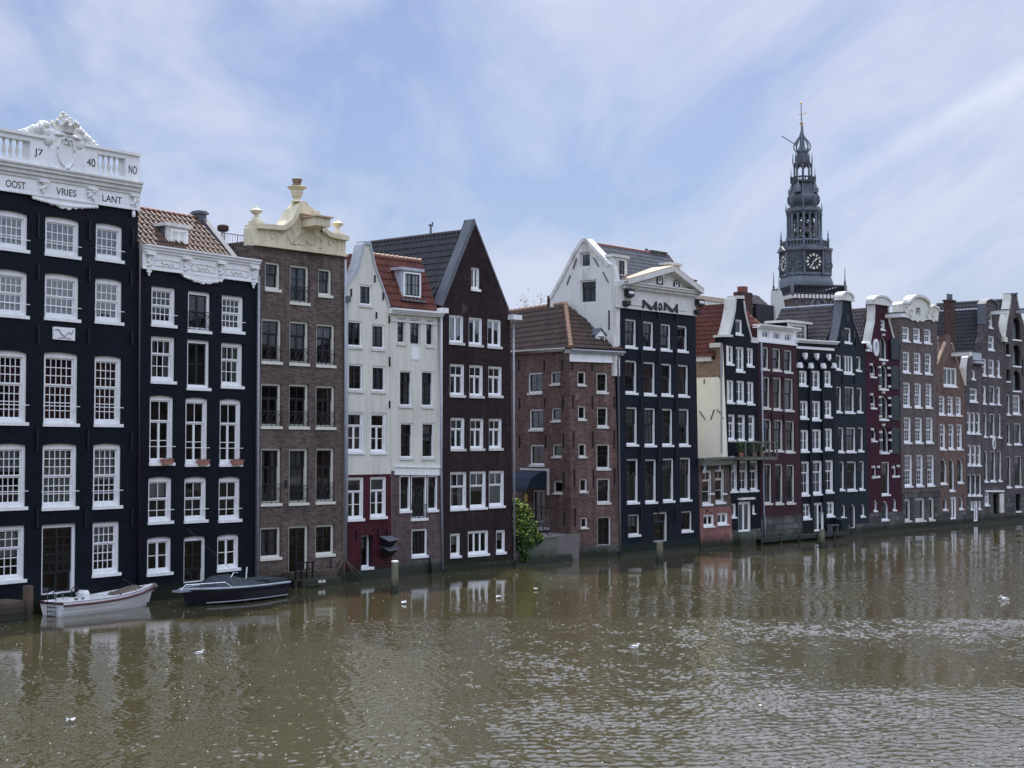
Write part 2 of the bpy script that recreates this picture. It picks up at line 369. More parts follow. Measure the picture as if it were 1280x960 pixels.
    def build(s, name, mats, parent=None, frame=None, smooth=False, recalc=True):
        if not isinstance(mats, (list, tuple)): mats = [mats]
        me = bpy.data.meshes.new(name); me.from_pydata(s.v, [], s.f)
        for m in mats: me.materials.append(M[m] if isinstance(m, str) else m)
        me.polygons.foreach_set('material_index', s.mi)
        if smooth: me.polygons.foreach_set('use_smooth', [True] * len(me.polygons))
        if recalc:
            bm = bmesh.new(); bm.from_mesh(me)
            bmesh.ops.recalc_face_normals(bm, faces=bm.faces); bm.to_mesh(me); bm.free()
        me.update()
        o = bpy.data.objects.new(name, me); COL.objects.link(o)
        if parent is not None:
            o.parent = parent
            if frame is not None:
                o.matrix_basis = world_m(parent).inverted() @ frame.m
        elif frame is not None: o.matrix_basis = frame.m
        return o
def world_m(o):
    m = o.matrix_basis.copy()
    while o.parent: o = o.parent; m = o.matrix_basis @ m
    return m
def thing(name, label, cat, mat=None, group=None):
    o = bpy.data.objects.new(name, None); COL.objects.link(o); o.empty_display_size = 0.5
    if mat is not None: o.matrix_basis = mat
    o['label'] = label; o['category'] = cat
    if group: o['group'] = group
    return o
def tag(o, label, cat, group=None):
    o['label'] = label; o['category'] = cat
    if group: o['group'] = group
    return o
def structure(o, kind='structure'):
    o['kind'] = kind; return o

# ------------------------------------------------------------------ facade helpers
def inpoly(p, poly):
    c = False; n = len(poly); j = n - 1
    for i in range(n):
        a, b = poly[i], poly[j]
        if (a[1] > p[1]) != (b[1] > p[1]) and p[0] < (b[0] - a[0]) * (p[1] - a[1]) / (b[1] - a[1]) + a[0]: c = not c
        j = i
    return c
def head(u0, u1, z0, z1, kind, rise=0.0, inset=0.0):
    """opening loop, ccw from bottom-left"""
    if kind == 'flat': return [(u0, z0), (u1, z0), (u1, z1), (u0, z1)]
    w = u1 - u0; r = rise if kind == 'seg' else w / 2
    n = 6 if kind == 'seg' else 10
    pts = [(u0, z0), (u1, z0)]
    for i in range(n + 1):
        t = i / n
        if kind == 'seg': pts.append((u1 - w * t, z1 - r + r * 4 * t * (1 - t)))
        else: pts.append(((u0 + u1) / 2 + w / 2 * math.cos(math.pi * t), z1 - r + r * math.sin(math.pi * t)))
    return pts
def wall_mesh(outline, holes, zones, mb=None, depth=0.5, thick=0.5, y=0.0, imat=None):
    """outline (u,z) polygon with holes; zones [(zmin, mat index)] ; reveals and dark rooms behind holes"""
    mb = mb or MB()
    pts = []; edges = []
    def loop(l):
        b = len(pts); n = len(l)
        for p in l: pts.append(Vector(p))
        for i in range(n): edges.append((b + i, b + (i + 1) % n))
    loop(outline)
    for hl in holes: loop(hl)
    us = [p[0] for p in outline]
    for zm, mi in zones[1:]:
        b = len(pts); pts.append(Vector((min(us) - 0.5, zm))); pts.append(Vector((max(us) + 0.5, zm))); edges.append((b, b + 1))
    r = delaunay_2d_cdt(pts, edges, [], 0, 1e-5)
    V = r[0]
    def zone(z):
        m = zones[0][1]
        for zm, mi in zones:
            if z > zm: m = mi
        return m
    base = len(mb.v); mb.v += [(p.x, y, p.y) for p in V]
    for f in r[2]:
        c = sum((V[i] for i in f), Vector((0, 0))) / len(f)
        if not inpoly(c, outline) or any(inpoly(c, hl) for hl in holes): continue
        mb.f.append(tuple(base + i for i in f)); mb.mi.append(zone(c.y))
    n = len(outline)
    for i in range(n):     # outer rim
        a, b = outline[i], outline[(i + 1) % n]
        mb.add([(a[0], y, a[1]), (b[0], y, b[1]), (b[0], y + thick, b[1]), (a[0], y + thick, a[1])], [(0, 1, 2, 3)], zone((a[1] + b[1]) / 2))
    for hl in holes:
        n = len(hl)
        for i in range(n):
            a, b = hl[i], hl[(i + 1) % n]
            mb.add([(a[0], y, a[1]), (b[0], y, b[1]), (b[0], y + 0.12, b[1]), (a[0], y + 0.12, a[1])], [(0, 1, 2, 3)], zone((a[1] + b[1]) / 2))
            if imat is not None:
                mb.add([(a[0], y + 0.12, a[1]), (b[0], y + 0.12, b[1]), (b[0], y + depth, b[1]), (a[0], y + depth, a[1])], [(0, 1, 2, 3)], imat)
        if imat is not None: mb.add([(p[0], y + depth, p[1]) for p in hl], [tuple(range(n))], imat)
    return mb

# window styles: frame, sash, frame width, rows [(weight, panels, nx, ny)], curtain options
def S(frame='white', sash='white', rows=((1, 1, 2, 2),), fw=0.09, cur=None, rec=0.085, mun=0.028, sill='white', glass='glass', curp=1.0, bar=False, rail=None, sw=0.05, full=False):
    return dict(frame=frame, sash=sash, rows=rows, fw=fw, cur=cur, rec=rec, mun=mun, sill=sill, glass=glass, curp=curp, bar=bar, rail=rail, sw=sw, full=full)
def railing(mb, u0, u1, z0, z1, y, fancy=True):
    mb.tube([(u0, y, z1), (u1, y, z1)], 0.015, seg=5); mb.tube([(u0, y, z0 + 0.04), (u1, y, z0 + 0.04)], 0.012, seg=5)
    w = u1 - u0
    if fancy:
        n = 4
        for i in range(n + 1):
            mb.tube([(u0 + w * i / n, y, z0), (u0 + w * i / n, y, z1)], 0.01, seg=4)
        for i in (0, 2):
            cx = u0 + w * (i + 1) / n; cz = (z0 + z1) / 2; rr = min(w / n, (z1 - z0) / 2) * 0.9
            mb.tube([(cx + rr * math.cos(a * math.pi / 6), y, cz + rr * math.sin(a * math.pi / 6)) for a in range(13)], 0.011, seg=4)
            mb.tube([(cx - w / n, y, z0), (cx + w / n, y, z1)], 0.008, seg=4); mb.tube([(cx + w / n, y, z0), (cx - w / n, y, z1)], 0.008, seg=4)
    else:
        n = max(3, int(w / 0.12))
        for i in range(n + 1): mb.tube([(u0 + w * i / n, y, z0), (u0 + w * i / n, y, z1)], 0.009, seg=4)

def window(parent, fr, u0, u1, z0, z1, st, kind='flat', rise=0.0, name='window', label=None, door=False):
    outer = head(u0, u1, z0, z1, kind, rise)
    rec = st['rec']; fw = min(st['fw'], (u1 - u0) * 0.2)
    sillh = 0.0
    if st['sill'] and not door: sillh = min(0.10, (z1 - z0) * 0.1)
    iu0, iu1, iz0 = u0 + fw, u1 - fw, z0 + sillh + fw * (0.9 if not door else 0.3)
    iz1 = z1 - fw - (rise if kind == 'seg' else 0)
    mb = MB()
    sash_sep = st['sash'] != st['frame']
    if kind == 'round':
        w = iu1 - iu0; inner = [(iu0, iz0), (iu1, iz0)] + [((iu0 + iu1) / 2 + w / 2 * math.cos(math.pi * i / 10), z1 - fw - w / 2 + w / 2 * math.sin(math.pi * i / 10)) for i in range(11)]
    elif kind == 'seg':
        inner = [(iu0, iz0), (iu1, iz0)] + [(iu1 - (iu1 - iu0) * i / 6, iz1) for i in range(7)]
    else: inner = head(iu0, iu1, iz0, iz1, 'flat')
    mb.ring(outer, inner, rec, rec + 0.14)
    sb = mb if not sash_sep else MB()
    panes = []
    sw = st['sw']; ys = rec + 0.05
    tot = sum(r[0] for r in st['rows']); zc = iz1
    for wgt, pn, nx, ny in st['rows']:
        hgt = (iz1 - iz0) * wgt / tot
        za, zb = zc - hgt, zc; zc = za
        pw = (iu1 - iu0) / pn
        yy = ys if len(st['rows']) < 2 or za > iz0 + 1e-3 else ys + 0.035
        for k in range(pn):
            a, b = iu0 + k * pw, iu0 + (k + 1) * pw
            if kind == 'round':
                sb.box((a + b) / 2 - 0.02, (a + b) / 2 + 0.02, yy, yy + 0.04, za, zb - 0.02)
                sb.box(a, b, yy, yy + 0.04, za, za + sw)
                sb.box(a, b, yy, yy + 0.04, iz0 + (iz1 - iz0) * 0.62, iz0 + (iz1 - iz0) * 0.62 + 0.05)
                panes.append(([Vector((p[0], p[1])) for p in inner], yy + 0.03)); continue
            ga, gb, gza, gzb = a + sw, b - sw, za + sw, zb - sw
            if gb - ga < 0.05 or gzb - gza < 0.05: continue
            sb.ring(head(a, b, za, zb, 'flat'), head(ga, gb, gza, gzb, 'flat'), yy, yy + 0.045)
            mw = st['mun']
            for i in range(1, nx):
                x = ga + (gb - ga) * i / nx; sb.box(x - mw / 2, x + mw / 2, yy + 0.008, yy + 0.035, gza, gzb)
            for j in range(1, ny):
                z = gza + (gzb - gza) * j / ny; sb.box(ga, gb, yy + 0.006, yy + 0.033, z - mw / 2, z + mw / 2)
            for i in range(nx):
                for j in range(ny):
                    x0, x1 = ga + (gb - ga) * i / nx, ga + (gb - ga) * (i + 1) / nx
                    y0, y1 = gza + (gzb - gza) * j / ny, gza + (gzb - gza) * (j + 1) / ny
                    panes.append(([Vector((x0, y0)), Vector((x1, y0)), Vector((x1, y1)), Vector((x0, y1))], yy + 0.022))
    o = mb.build(name, st['frame'], parent, fr)
    if label: o['label'] = label
    if sash_sep: sb.build('sash', st['sash'], o, fr)
    pb = MB(); tx0, tz0 = random.uniform(-0.012, 0.012), random.uniform(-0.01, 0.01)
    for poly, yy in panes:
        cx = sum(p.x for p in poly) / len(poly); cz = sum(p.y for p in poly) / len(poly)
        tx, tz = tx0 + random.gauss(0, 0.0018), tz0 + random.gauss(0, 0.0018)
        pb.add([(p.x, yy + (p.x - cx) * tx + (p.y - cz) * tz, p.y) for p in poly], [tuple(range(len(poly)))])
    if pb.f: pb.build('pane', st['glass'], o, fr, recalc=False)
    if sillh:
        MB().box(u0 - 0.03, u1 + 0.04, -0.05, rec + 0.01, z0 - 0.01, z0 + sillh).build('sill', st['sill'], o, fr)
    if st['cur'] and random.random() < st['curp'] and not door:
        c = random.choice(st['cur']) if isinstance(st['cur'], (list, tuple)) else st['cur']
        cb = MB(); yy = rec + 0.17; mode = 0 if st['full'] else random.random()
        def wavy(a, b, za, zb):
            n = max(4, int((b - a) / 0.05)); vs = []; fs = []
            for i in range(n + 1):
                y = yy + 0.025 * math.sin(i * 1.7) + random.uniform(-.008, .008)
                vs += [(a + (b - a) * i / n, y, za), (a + (b - a) * i / n, y, zb)]
            for i in range(n): fs.append((2 * i, 2 * i + 2, 2 * i + 3, 2 * i + 1))
            cb.add(vs, fs)
        e = 0.01
        if mode < 0.35: wavy(u0 + e, u1 - e, z0 + e, z1 - e - rise)
        elif mode < 0.7: wavy(u0 + e, u1 - e, z0 + (z1 - z0) * random.uniform(0.35, 0.6), z1 - e - rise)
        else:
            w = u1 - u0; k = random.uniform(0.2, 0.42)
            wavy(u0 + e, u0 + w * k, z0 + e, z1 - e - rise); wavy(u1 - w * k, u1 - e, z0 + e, z1 - e - rise)
        cb.build('curtain', c, o, fr)
    if st['bar']:
        zb = iz0 + (iz1 - iz0) * 0.22
        MB().tube([(u0 - 0.05, -0.03, zb), (u1 + 0.05, -0.03, zb)], 0.014, seg=5).build('safety_bar', 'white', o, fr)
    if st['rail']:
        rb = MB(); railing(rb, u0 + 0.02, u1 - 0.02, z0 + 0.1, z0 + 0.1 + min(0.85, (z1 - z0) * st['rail']), -0.015 if True else rec)
        rb.build('railing', 'iron', o, fr)
    return o

def tiles(poly, mat, parent, fr, name='roof', tw=0.26, th=0.33, amp=0.07, step=0.034, label=None):
    """pantiled slope on a convex planar polygon; first edge = eaves"""
    P = [Vector(p) for p in poly]
    e = (P[1] - P[0]).normalized(); nrm = e.cross(P[2] - P[0]).normalized()
    if nrm.z < 0: nrm = -nrm
    s = nrm.cross(e); 
    if s.z < 0: s = -s
    A = [(p - P[0]).dot(e) for p in P]; B = [(p - P[0]).dot(s) for p in P]
    a0, a1, b0, b1 = min(A) - tw, max(A) + tw, min(B), max(B)
    K = 6; nc = int((a1 - a0) / tw * K) + 1; nr = int((b1 - b0) / th) + 1
    vs = []; fs = []
    prof = [0.0, 0.35, 0.9, 1.0, 0.55, 0.1]
    for r in range(nr):
        for q in (0, 1):
            b = b0 + (r + q) * th
            for c in range(nc + 1):
                h = prof[c % K] * amp + (step if q == 0 else 0.0)
                vs.append(P[0] + e * (a0 + c * tw / K) + s * b + nrm * h)
    w = nc + 1
    for r in range(2 * nr - 1):
        for c in range(nc): fs.append((r * w + c, r * w + c + 1, (r + 1) * w + c + 1, (r + 1) * w + c))
    me = bpy.data.meshes.new(name); me.from_pydata([tuple(v) for v in vs], [], fs)
    bm = bmesh.new(); bm.from_mesh(me)
    cen = sum(P, Vector()) / len(P)
    for i in range(len(P)):
        a, b = P[i], P[(i + 1) % len(P)]
        pn = (b - a).cross(nrm)
        if pn.length < 1e-6: continue
        pn.normalize()
        if (cen - a).dot(pn) > 0: pn = -pn
        bmesh.ops.bisect_plane(bm, geom=bm.verts[:] + bm.edges[:] + bm.faces[:], plane_co=a, plane_no=pn, clear_outer=True)
    # solid underside sheet
    vv = [bm.verts.new(p - nrm * 0.05) for p in P]; bm.faces.new(vv)
    for f in bm.faces: f.normal_update()
    bm.to_mesh(me); bm.free(); me.materials.append(M[mat])
    o = bpy.data.objects.new(name, me); COL.objects.link(o)
    if parent:
        o.parent = parent; o.matrix_basis = world_m(parent).inverted() @ fr.m
    else: o.matrix_basis = fr.m
    if label: o['label'] = label
    return o

def text_mesh(body, u0, u1, z0, z1, y, mat, parent, fr, name='lettering', slope=0.0, depth=0.02):
    cu = bpy.data.curves.new('tmp', 'FONT'); cu.body = body; cu.extrude = depth
    to = bpy.data.objects.new('tmp', cu); COL.objects.link(to)
    dg = bpy.context.evaluated_depsgraph_get(); dg.update()
    me = bpy.data.meshes.new_from_object(to.evaluated_get(dg)); bpy.data.objects.remove(to)
    xs = [v.co.x for v in me.vertices]; ys = [v.co.y for v in me.vertices]
    ax, bx, ay, by = min(xs), max(xs), min(ys), max(ys)
    for v in me.vertices:
        x = u0 + (v.co.x - ax) / (bx - ax) * (u1 - u0)
        z = z0 + (v.co.y - ay) / (by - ay) * (z1 - z0) + slope * (x - u0)
        v.co = (x, y - v.co.z, z)
    me.materials.clear(); me.materials.append(M[mat]); me.name = name
    o = bpy.data.objects.new(name, me); COL.objects.link(o); o.parent = parent
    o.matrix_basis = world_m(parent).inverted() @ fr.m
    return o

class House:
    def __init__(s, name, label, p_left, u, wbot=None):
        s.F = Frame(p_left, u)
        s.root = thing(name, label, 'house', s.F.m, 'canal houses standing in the water')
        s.holes = []; s.wins = []
    def win(s, lines, **over):
        """lines of 'x0 x1 yt yb style [seg|round] [name]' in photo pixels"""
        for ln in lines.strip().splitlines():
            t = ln.split()
            if not t: continue
            x0, x1, yt, yb = map(float, t[:4]); st = STY[t[4]]
            kind = 'flat'; nm = 'window'
            for q in t[5:]:
                if q in ('seg', 'round'): kind = q
                else: nm = q
            xm, ym = (x0 + x1) / 2, (yt + yb) / 2
            u0 = s.F.hit(x0, ym)[0]; u1 = s.F.hit(x1, ym)[0]
            z1 = s.F.hit(xm, yt)[1]; z0 = s.F.hit(xm, yb)[1]
            rise = 0.055 if kind == 'seg' else 0.0
            s.holes.append(head(u0, u1, z0, z1, kind, rise)); s.wins.append((u0, u1, z0, z1, st, kind, rise, nm))
    def hole(s, x0, x1, yt, yb, kind='flat'):
        xm, ym = (x0 + x1) / 2, (yt + yb) / 2
        u0 = s.F.hit(x0, ym)[0]; u1 = s.F.hit(x1, ym)[0]; z1 = s.F.hit(xm, yt)[1]; z0 = s.F.hit(xm, yb)[1]
        s.holes.append(head(u0, u1, z0, z1, kind, 0.09)); return u0, u1, z0, z1
    def build(s, outline_px, mats, zones_px=(), depth=8.0, body_px=None, zbody=None, sides=True, inset=0.0):
        """outline_px from top-left going over the top to the top-right, bottom added; zones [(x,y)] boundaries bottom->top"""
        H = [s.F.hit(x, y) for x, y in outline_px['top']]
        bl = s.F.hit(*outline_px['bl']); br = s.F.hit(*outline_px['br'])
        zb_ = outline_px.get('zb', -0.4); out = [(bl[0] + 0.004, zb_), (br[0] - 0.004, zb_)] + [(u, z) for u, z in reversed(H)]
        s.out = out; s.ul = bl[0]; s.ur = br[0]; s.H = H
        zones = [(-9, 0)]
        for i, (x, y) in enumerate(zones_px): zones.append((s.F.hit(x, y)[1], i + 1))
        ml = list(mats) + ['interior']
        mb = wall_mesh(out, s.holes, zones, imat=len(ml) - 1)
        if sides:
            zl, zr = H[0][1], H[-1][1]
            if zbody is None: zbody = min(zl, zr)
            ul, ur = H[0][0], H[-1][0]
            top = len(mats) - 1
            ul += inset; bl = (bl[0] + inset, bl[1])
            mb.hexa([(bl[0] + .006, 0.5, -.4), (br[0] - .006, 0.5, -.4), (br[0] - .006, depth, -.4), (bl[0] + .006, depth, -.4),
                     (ul + .006, 0.5, zbody), (ur - .006, 0.5, zbody), (ur - .006, depth, zbody), (ul + .006, depth, zbody)], top)
        s.wall = mb.build('wall', ml, s.root, s.F)
        for (u0, u1, z0, z1, st, kind, rise, nm) in s.wins:
            window(s.root, s.F, u0, u1, z0, z1, st, kind, rise, nm, door=(nm == 'door'))
        return s
    def anchors(s, lst, mat='iron'):
        for x, ya, yb in lst:
            u, z1 = s.F.hit(x, ya); u2, z0 = s.F.hit(x, yb)
            MB().box((u + u2) / 2 - 0.025, (u + u2) / 2 + 0.025, -0.06, 0.0, z0, z1).build('wall_anchor', mat, s.root, s.F)
    def line(s, a, b):     # two pixel points -> (u,z) pairs
        return s.F.hit(*a), s.F.hit(*b)
    def cornice(s, a, b, h, prot=0.3, mat='white', name='cornice', back=0.3, steps=3):
        pa, pb = s.line(a, b); mb = MB()
        for i in range(steps):
            mb.beam(pa, pb, -h * (i + 1) / steps, -h * i / steps - 0.003 * (i > 0), -prot * (1 - i / steps * 0.75), back)
        return mb.build(name, mat, s.root, s.F)
    def pipe(s, pts, r=0.05, mat='pipe', y=-0.09, name='downpipe'):
        q = [(lambda t: (t[0], y, t[1]))(s.F.hit(*p)) for p in pts]
        return MB().tube(q, r, seg=8).build(name, mat, s.root, s.F, smooth=True)
    def beamhoist(s, x, y, w=0.35, h=0.28, L=1.1, mat='white', lid='lead'):
        u, z = s.F.hit(x, y); mb = MB().box(u - w / 2, u + w / 2, -L, 0.1, z - h / 2, z + h / 2)
        o = mb.build('hoist_beam', mat, s.root, s.F)
        MB().box(u - w / 2 - .05, u + w / 2 + .05, -L - .05, 0.1, z + h / 2 + .003, z + h / 2 + 0.06).build('beam_cap', lid, o, s.F)
        MB().tube([(u, -L + .15, z - h / 2), (u, -L + .15, z - h / 2 - .18), (u + .06, -L + .15, z - h / 2 - .24)], 0.02, seg=5).build('hook', 'iron', o, s.F)
        return o

# ------------------------------------------------------------------ the row's line in plan
def plan(px, py=700):
    d = ray(px, py); return Vector((d.x, d.y, 0)) / d.y
def line_hit(P, u, px, py=700):
    """plan intersection of the sight line through px with the line P + t u"""
    r = plan(px, py); den = u.x * r.y - u.y * r.x
    t = (-P.x * r.y + P.y * r.x) / den
    return Vector((P.x + u.x * t, P.y + u.y * t, 0))
WA = water(320, 557 + 0.0909 * 1980); WB = water(1280, 557 + 0.0909 * 1020)
UM = (WB - WA); UM.z = 0; UM.normalize()
NM = Vector((UM.y, -UM.x, 0))
def udir(xv): return Vector((xv - 640, F, 0)).normalized()
# ------------------------------------------------------------------ window styles
NETS = ['curtain', 'blind', 'curtain', 'palecurtain']
STY = {
 'a1': S(rows=((1,1,5,3),), fw=.13, cur=['curtain'], bar=True, glass='glass2', full=True), 'a1n': S(rows=((1,1,4,3),), fw=.13, cur=['curtain'], bar=True, glass='glass2', full=True),
 'a2': S(rows=((1,1,5,2),(1,1,5,2)), fw=.13, bar=True, cur=['curtain'], full=True, curp=.8, glass='glass2'), 'a2n': S(rows=((1,1,4,2),(1,1,4,2)), fw=.13, bar=True, cur=['curtain'], full=True, glass='glass2'),
 'a3': S(rows=((1,1,5,3),(1.25,1,5,4)), fw=.13, cur=['redcurtain','palecurtain','curtain'], bar=True), 'a3n': S(rows=((1,1,4,3),(1.25,1,4,4)), fw=.13, cur=['redcurtain'], bar=True),
 'a4': S(rows=((1,1,5,3),(1,1,5,3)), fw=.13, cur=['curtain','palecurtain'], bar=True), 'a4n': S(rows=((1,1,4,3),(1,1,4,3)), fw=.13, cur=['curtain'], bar=True),
 'a5': S(rows=((.8,1,4,2),(1.2,1,4,3)), fw=.13, cur=['curtain']),
 'ad': S(sash='blacksash', rows=((1,2,2,5),(.45,2,1,1)), fw=.12, sill=None, cur=None, rec=.1),
 'b1': S(rows=((1,1,4,2),(1,1,4,2)), fw=.12, bar=True), 'b1d': S(sash='blacksash', rows=((1,2,1,2),), fw=.12, rail=.45),
 'b2': S(rows=((.6,1,3,1),(1,1,3,2)), fw=.12, cur=['palecurtain','blind']), 'b2d': S(sash='blacksash', rows=((1,2,1,2),), fw=.12),
 'b3': S(rows=((.55,1,2,1),(1,2,1,2)), fw=.12, cur=['palecurtain','blind'], curp=.5, bar=True),
 'b4': S(rows=((1,1,2,1),(1.1,1,2,1)), fw=.12, cur=['curtain','blind'], curp=.5, bar=True),
 'b5': S(rows=((1,2,1,2),), fw=.12), 'bd': S(sash='blacksash', rows=((1.2,2,1,2),(.5,2,1,1)), fw=.12, sill=None, rec=.1),
 'c1': S('creamframe','blacksash',((.55,1,2,1),(.7,1,1,1)), fw=.09, cur=['blind','palecurtain'], curp=.6, sill='creamframe'),
 'c1m': S('creamframe','blacksash',((1,2,1,3),), fw=.09, rail=.4, sill='creamframe', cur=['blind'], curp=.5),
 'c2': S('creamframe','blacksash',((.5,1,2,1),(1,2,1,2)), fw=.09, sill='creamframe', rail=.33, cur=['blind','palecurtain'], curp=.4),
 'c4m': S('creamframe','blacksash',((.5,1,2,1),(1,1,1,1)), fw=.09, sill='creamframe', rail=.3, cur=['blind'], curp=1),
 'c5': S('creamframe','blacksash',((1,2,1,2),), fw=.09, sill='creamframe', cur=['blind'], curp=.6),
 'cd': S('creamframe','blacksash',((1,2,1,2),), fw=.09, sill='creamframe', cur=['blind']),
 'd1': S('white','blacksash',((1,2,1,3),), fw=.07, cur=['blind','curtain'], curp=.6, bar=False, rec=.04, sill='offwhite'),
 'd4': S('white','white',((.5,1,1,1),(1,2,1,2)), fw=.07, cur=['curtain','blind'], curp=.5, rec=.04),
 'dd': S('white','blacksash',((1,1,1,1),), fw=.07, rec=.25, sill='white', cur=['curtain'], curp=1),
 'e1': S('offwhite','blacksash',((1,1,1,3),), fw=.06, cur=['blind'], rec=.04, sill='offwhite'),
 'e1m': S('offwhite','blacksash',((1,1,2,3),), fw=.06, cur=['blind'], rec=.04, sill=None),
 'e2': S('white','blacksash',((.5,1,2,1),(1,1,2,2)), fw=.06, cur=['blind','curtain'], curp=.6, rec=.04, sill='offwhite'),
 'e4': S('white','blacksash',((.45,1,2,1),(1,1,2,2)), fw=.08, cur=['curtain'], curp=.8, rec=.04),
 'e4d': S('white','blacksash',((.35,1,2,1),(1,2,1,2)), fw=.08, rec=.04, rail=.3, sill='white'),
 'e5': S('white','blacksash',((1,2,2,2),), fw=.08, cur=['curtain'], rec=.05),
 'f0': S(rows=((1,2,1,1),), fw=.06, cur=['curtain'], rec=.05), 
 'f1': S(rows=((1,2,1,1),), fw=.07, cur=['curtain'], full=True, curp=1, rec=.05, sill='offwhite', glass='glass2'),
 'f2': S(rows=((.55,1,2,1),(1,2,1,1)), fw=.07, cur=['curtain','blind'], curp=.7, rec=.05, sill='offwhite', glass='glass2'),
 'f4': S(rows=((.65,1,2,1),(1,1,1,1)), fw=.08, cur=['curtain'], curp=.9, rec=.05),
 'f5': S(rows=((1,1,1,1),), fw=.08, cur=['curtain'], curp=1, rec=.05), 'f5m': S(rows=((1,3,1,1),), fw=.08, cur=['blind'], curp=.5, rec=.05),
 'g1': S('white','blacksash',((1,1,2,2),), fw=.075, sill='offwhite', cur=['blind'], curp=.3, rec=.05), 'g2': S('offwhite','blacksash',((1,1,2,2),(1,1,2,1)), fw=.07, sill='offwhite', cur=['palecurtain','blind','curtain'], curp=.5, rec=.05),
 'gs': S('offwhite','blacksash',((1,1,1,1),), fw=.07, sill='offwhite', cur=['blind'], curp=.4, rec=.05),
 'gd': S('offwhite','blacksash',((1,2,1,3),), fw=.06, sill='offwhite', rec=.06, cur=['blind'], curp=1),
 'h1': S('white','blacksash',((.8,1,2,1),(1,1,2,1)), fw=.085, cur=['blind','redcurtain'], curp=.5, rec=.08),
 'h2': S('white','blacksash',((.8,1,2,1),(1,1,2,1)), fw=.085, cur=['peach'], curp=.9, rec=.08),
 'h3': S('white','blacksash',((.75,1,2,2),(1,1,3,2)), fw=.085, cur=['palecurtain','peach','curtain'], curp=.8, rec=.08),
 'h4': S('white','blacksash',((.6,1,3,1),(1,1,3,1)), fw=.085, cur=['blind'], curp=.3, rec=.08),
 'h5': S('offwhite','blacksash',((1,1,2,1),), fw=.08, cur=['curtain'], curp=.4, rec=.08), 'hd': S('offwhite','tealpanel',((.4,1,1,1),(1,1,1,1)), fw=.1, sill='offwhite', rec=.1),
 'hw': S('offwhite','blacksash',((.45,1,2,1),(1,2,1,1)), fw=.09, sill=None, rec=.06), 'hw1': S('offwhite','offwhite',((1,1,1,1),), fw=.07, sill=None, rec=.06, glass='glass', cur=['blind']),
 'i1': S('offwhite','offwhite',((.4,1,2,1),(1,1,1,2)), fw=.08, cur=['orange'], curp=.7, rec=.08), 'i2': S('white','white',((1,2,1,1),), fw=.08, rec=.05),
 'j1': S(rows=((1,2,1,2),), fw=.08, cur=['curtain','blind'], curp=.6, rec=.06), 'j3': S(rows=((.5,1,1,1),(1,1,2,2)), fw=.08, cur=['blind','curtain'], curp=.6, rec=.06),
 'jd': S(rows=((1,2,1,1),), fw=.07, sill='white', rec=.04, sw=.08), 'js': S(rows=((1,1,1,1),), fw=.06, rec=.05),
 'k1': S('offwhite','blacksash',((.9,1,1,1),(1,1,1,1)), fw=.08, cur=['blind','palecurtain'], curp=.8, rec=.07, sill='offwhite'),
 'k4': S('offwhite','blacksash',((.45,1,2,1),(1,1,2,2)), fw=.08, cur=['blind','curtain'], curp=.6, rec=.07, sill='offwhite'),
 'k0': S('white','white',((1,1,2,1),), fw=.05, sill=None, rec=.04, glass='glass2'),
 'l1': S(rows=((1,2,1,2),), fw=.09, cur=['curtain','blind'], curp=.7, rec=.05), 'l4': S(rows=((.5,1,2,1),(1,1,2,2)), fw=.09, cur=['curtain'], curp=.8, rec=.05),
 'm1': S('white','blacksash',((.5,1,2,1),(1,1,2,2)), fw=.075, cur=['blind'], curp=.4, rec=.06), 'ma': S('white','blacksash',((1,1,1,1),), fw=.07, rec=.06, sill='white'),
 'm0': S(rows=((1,3,1,1),), fw=.07, cur=['blind'], curp=1, rec=.06),
 'n5': S('white','blacksash',((1,1,2,1),(.9,1,2,1)), fw=.12, rec=.05), 'nd': S('black','blacksash',((1,1,1,1),), fw=.05, rec=.12, sill='white'),
 'o1': S(rows=((1,1,3,2),(1,1,3,2)), fw=.08, cur=['curtain','blind'], curp=.5, rec=.06, mun=.024), 'o3': S(rows=((1,1,3,3),(1,1,3,3)), fw=.08, cur=['curtain','blind','palecurtain'], curp=.6, rec=.06, mun=.024),
 'o6': S('offwhite','offwhite',((1,1,1,1),), fw=.1, rec=.1, sill='offwhite'),
 'p0': S(rows=((1,3,1,1),), fw=.09, cur=['blind'], rec=.04), 'p1': S(rows=((.7,1,2,2),(1,1,2,2)), fw=.08, cur=['blind','curtain'], curp=.6, rec=.06),
 'q1': S(rows=((1,1,1,1),(1,1,1,1)), fw=.07, cur=['curtain','blind'], curp=.7, rec=.05), 'qd': S(rows=((.5,2,1,1),(1,2,1,1)), fw=.07, rec=.05, cur=['curtain']),
 'r1': S('white','blacksash',((.6,1,1,1),(1,1,1,1)), fw=.08, cur=['blind'], curp=.5, rec=.07), 'r0': S(rows=((1,1,3,3),), fw=.08, rec=.06, cur=['curtain']),
 't1': S('offwhite','blacksash',((.6,1,1,1),(1,1,2,1)), fw=.08, cur=['orange','blind'], curp=.8, rec=.07), 'tl': S('black','black',((1,2,1,1),), fw=.06, rec=.15, sill='white'),
 'x': S('offwhite','shutter',((1,2,1,2),), fw=.06, rec=.1, sill='white'),
}

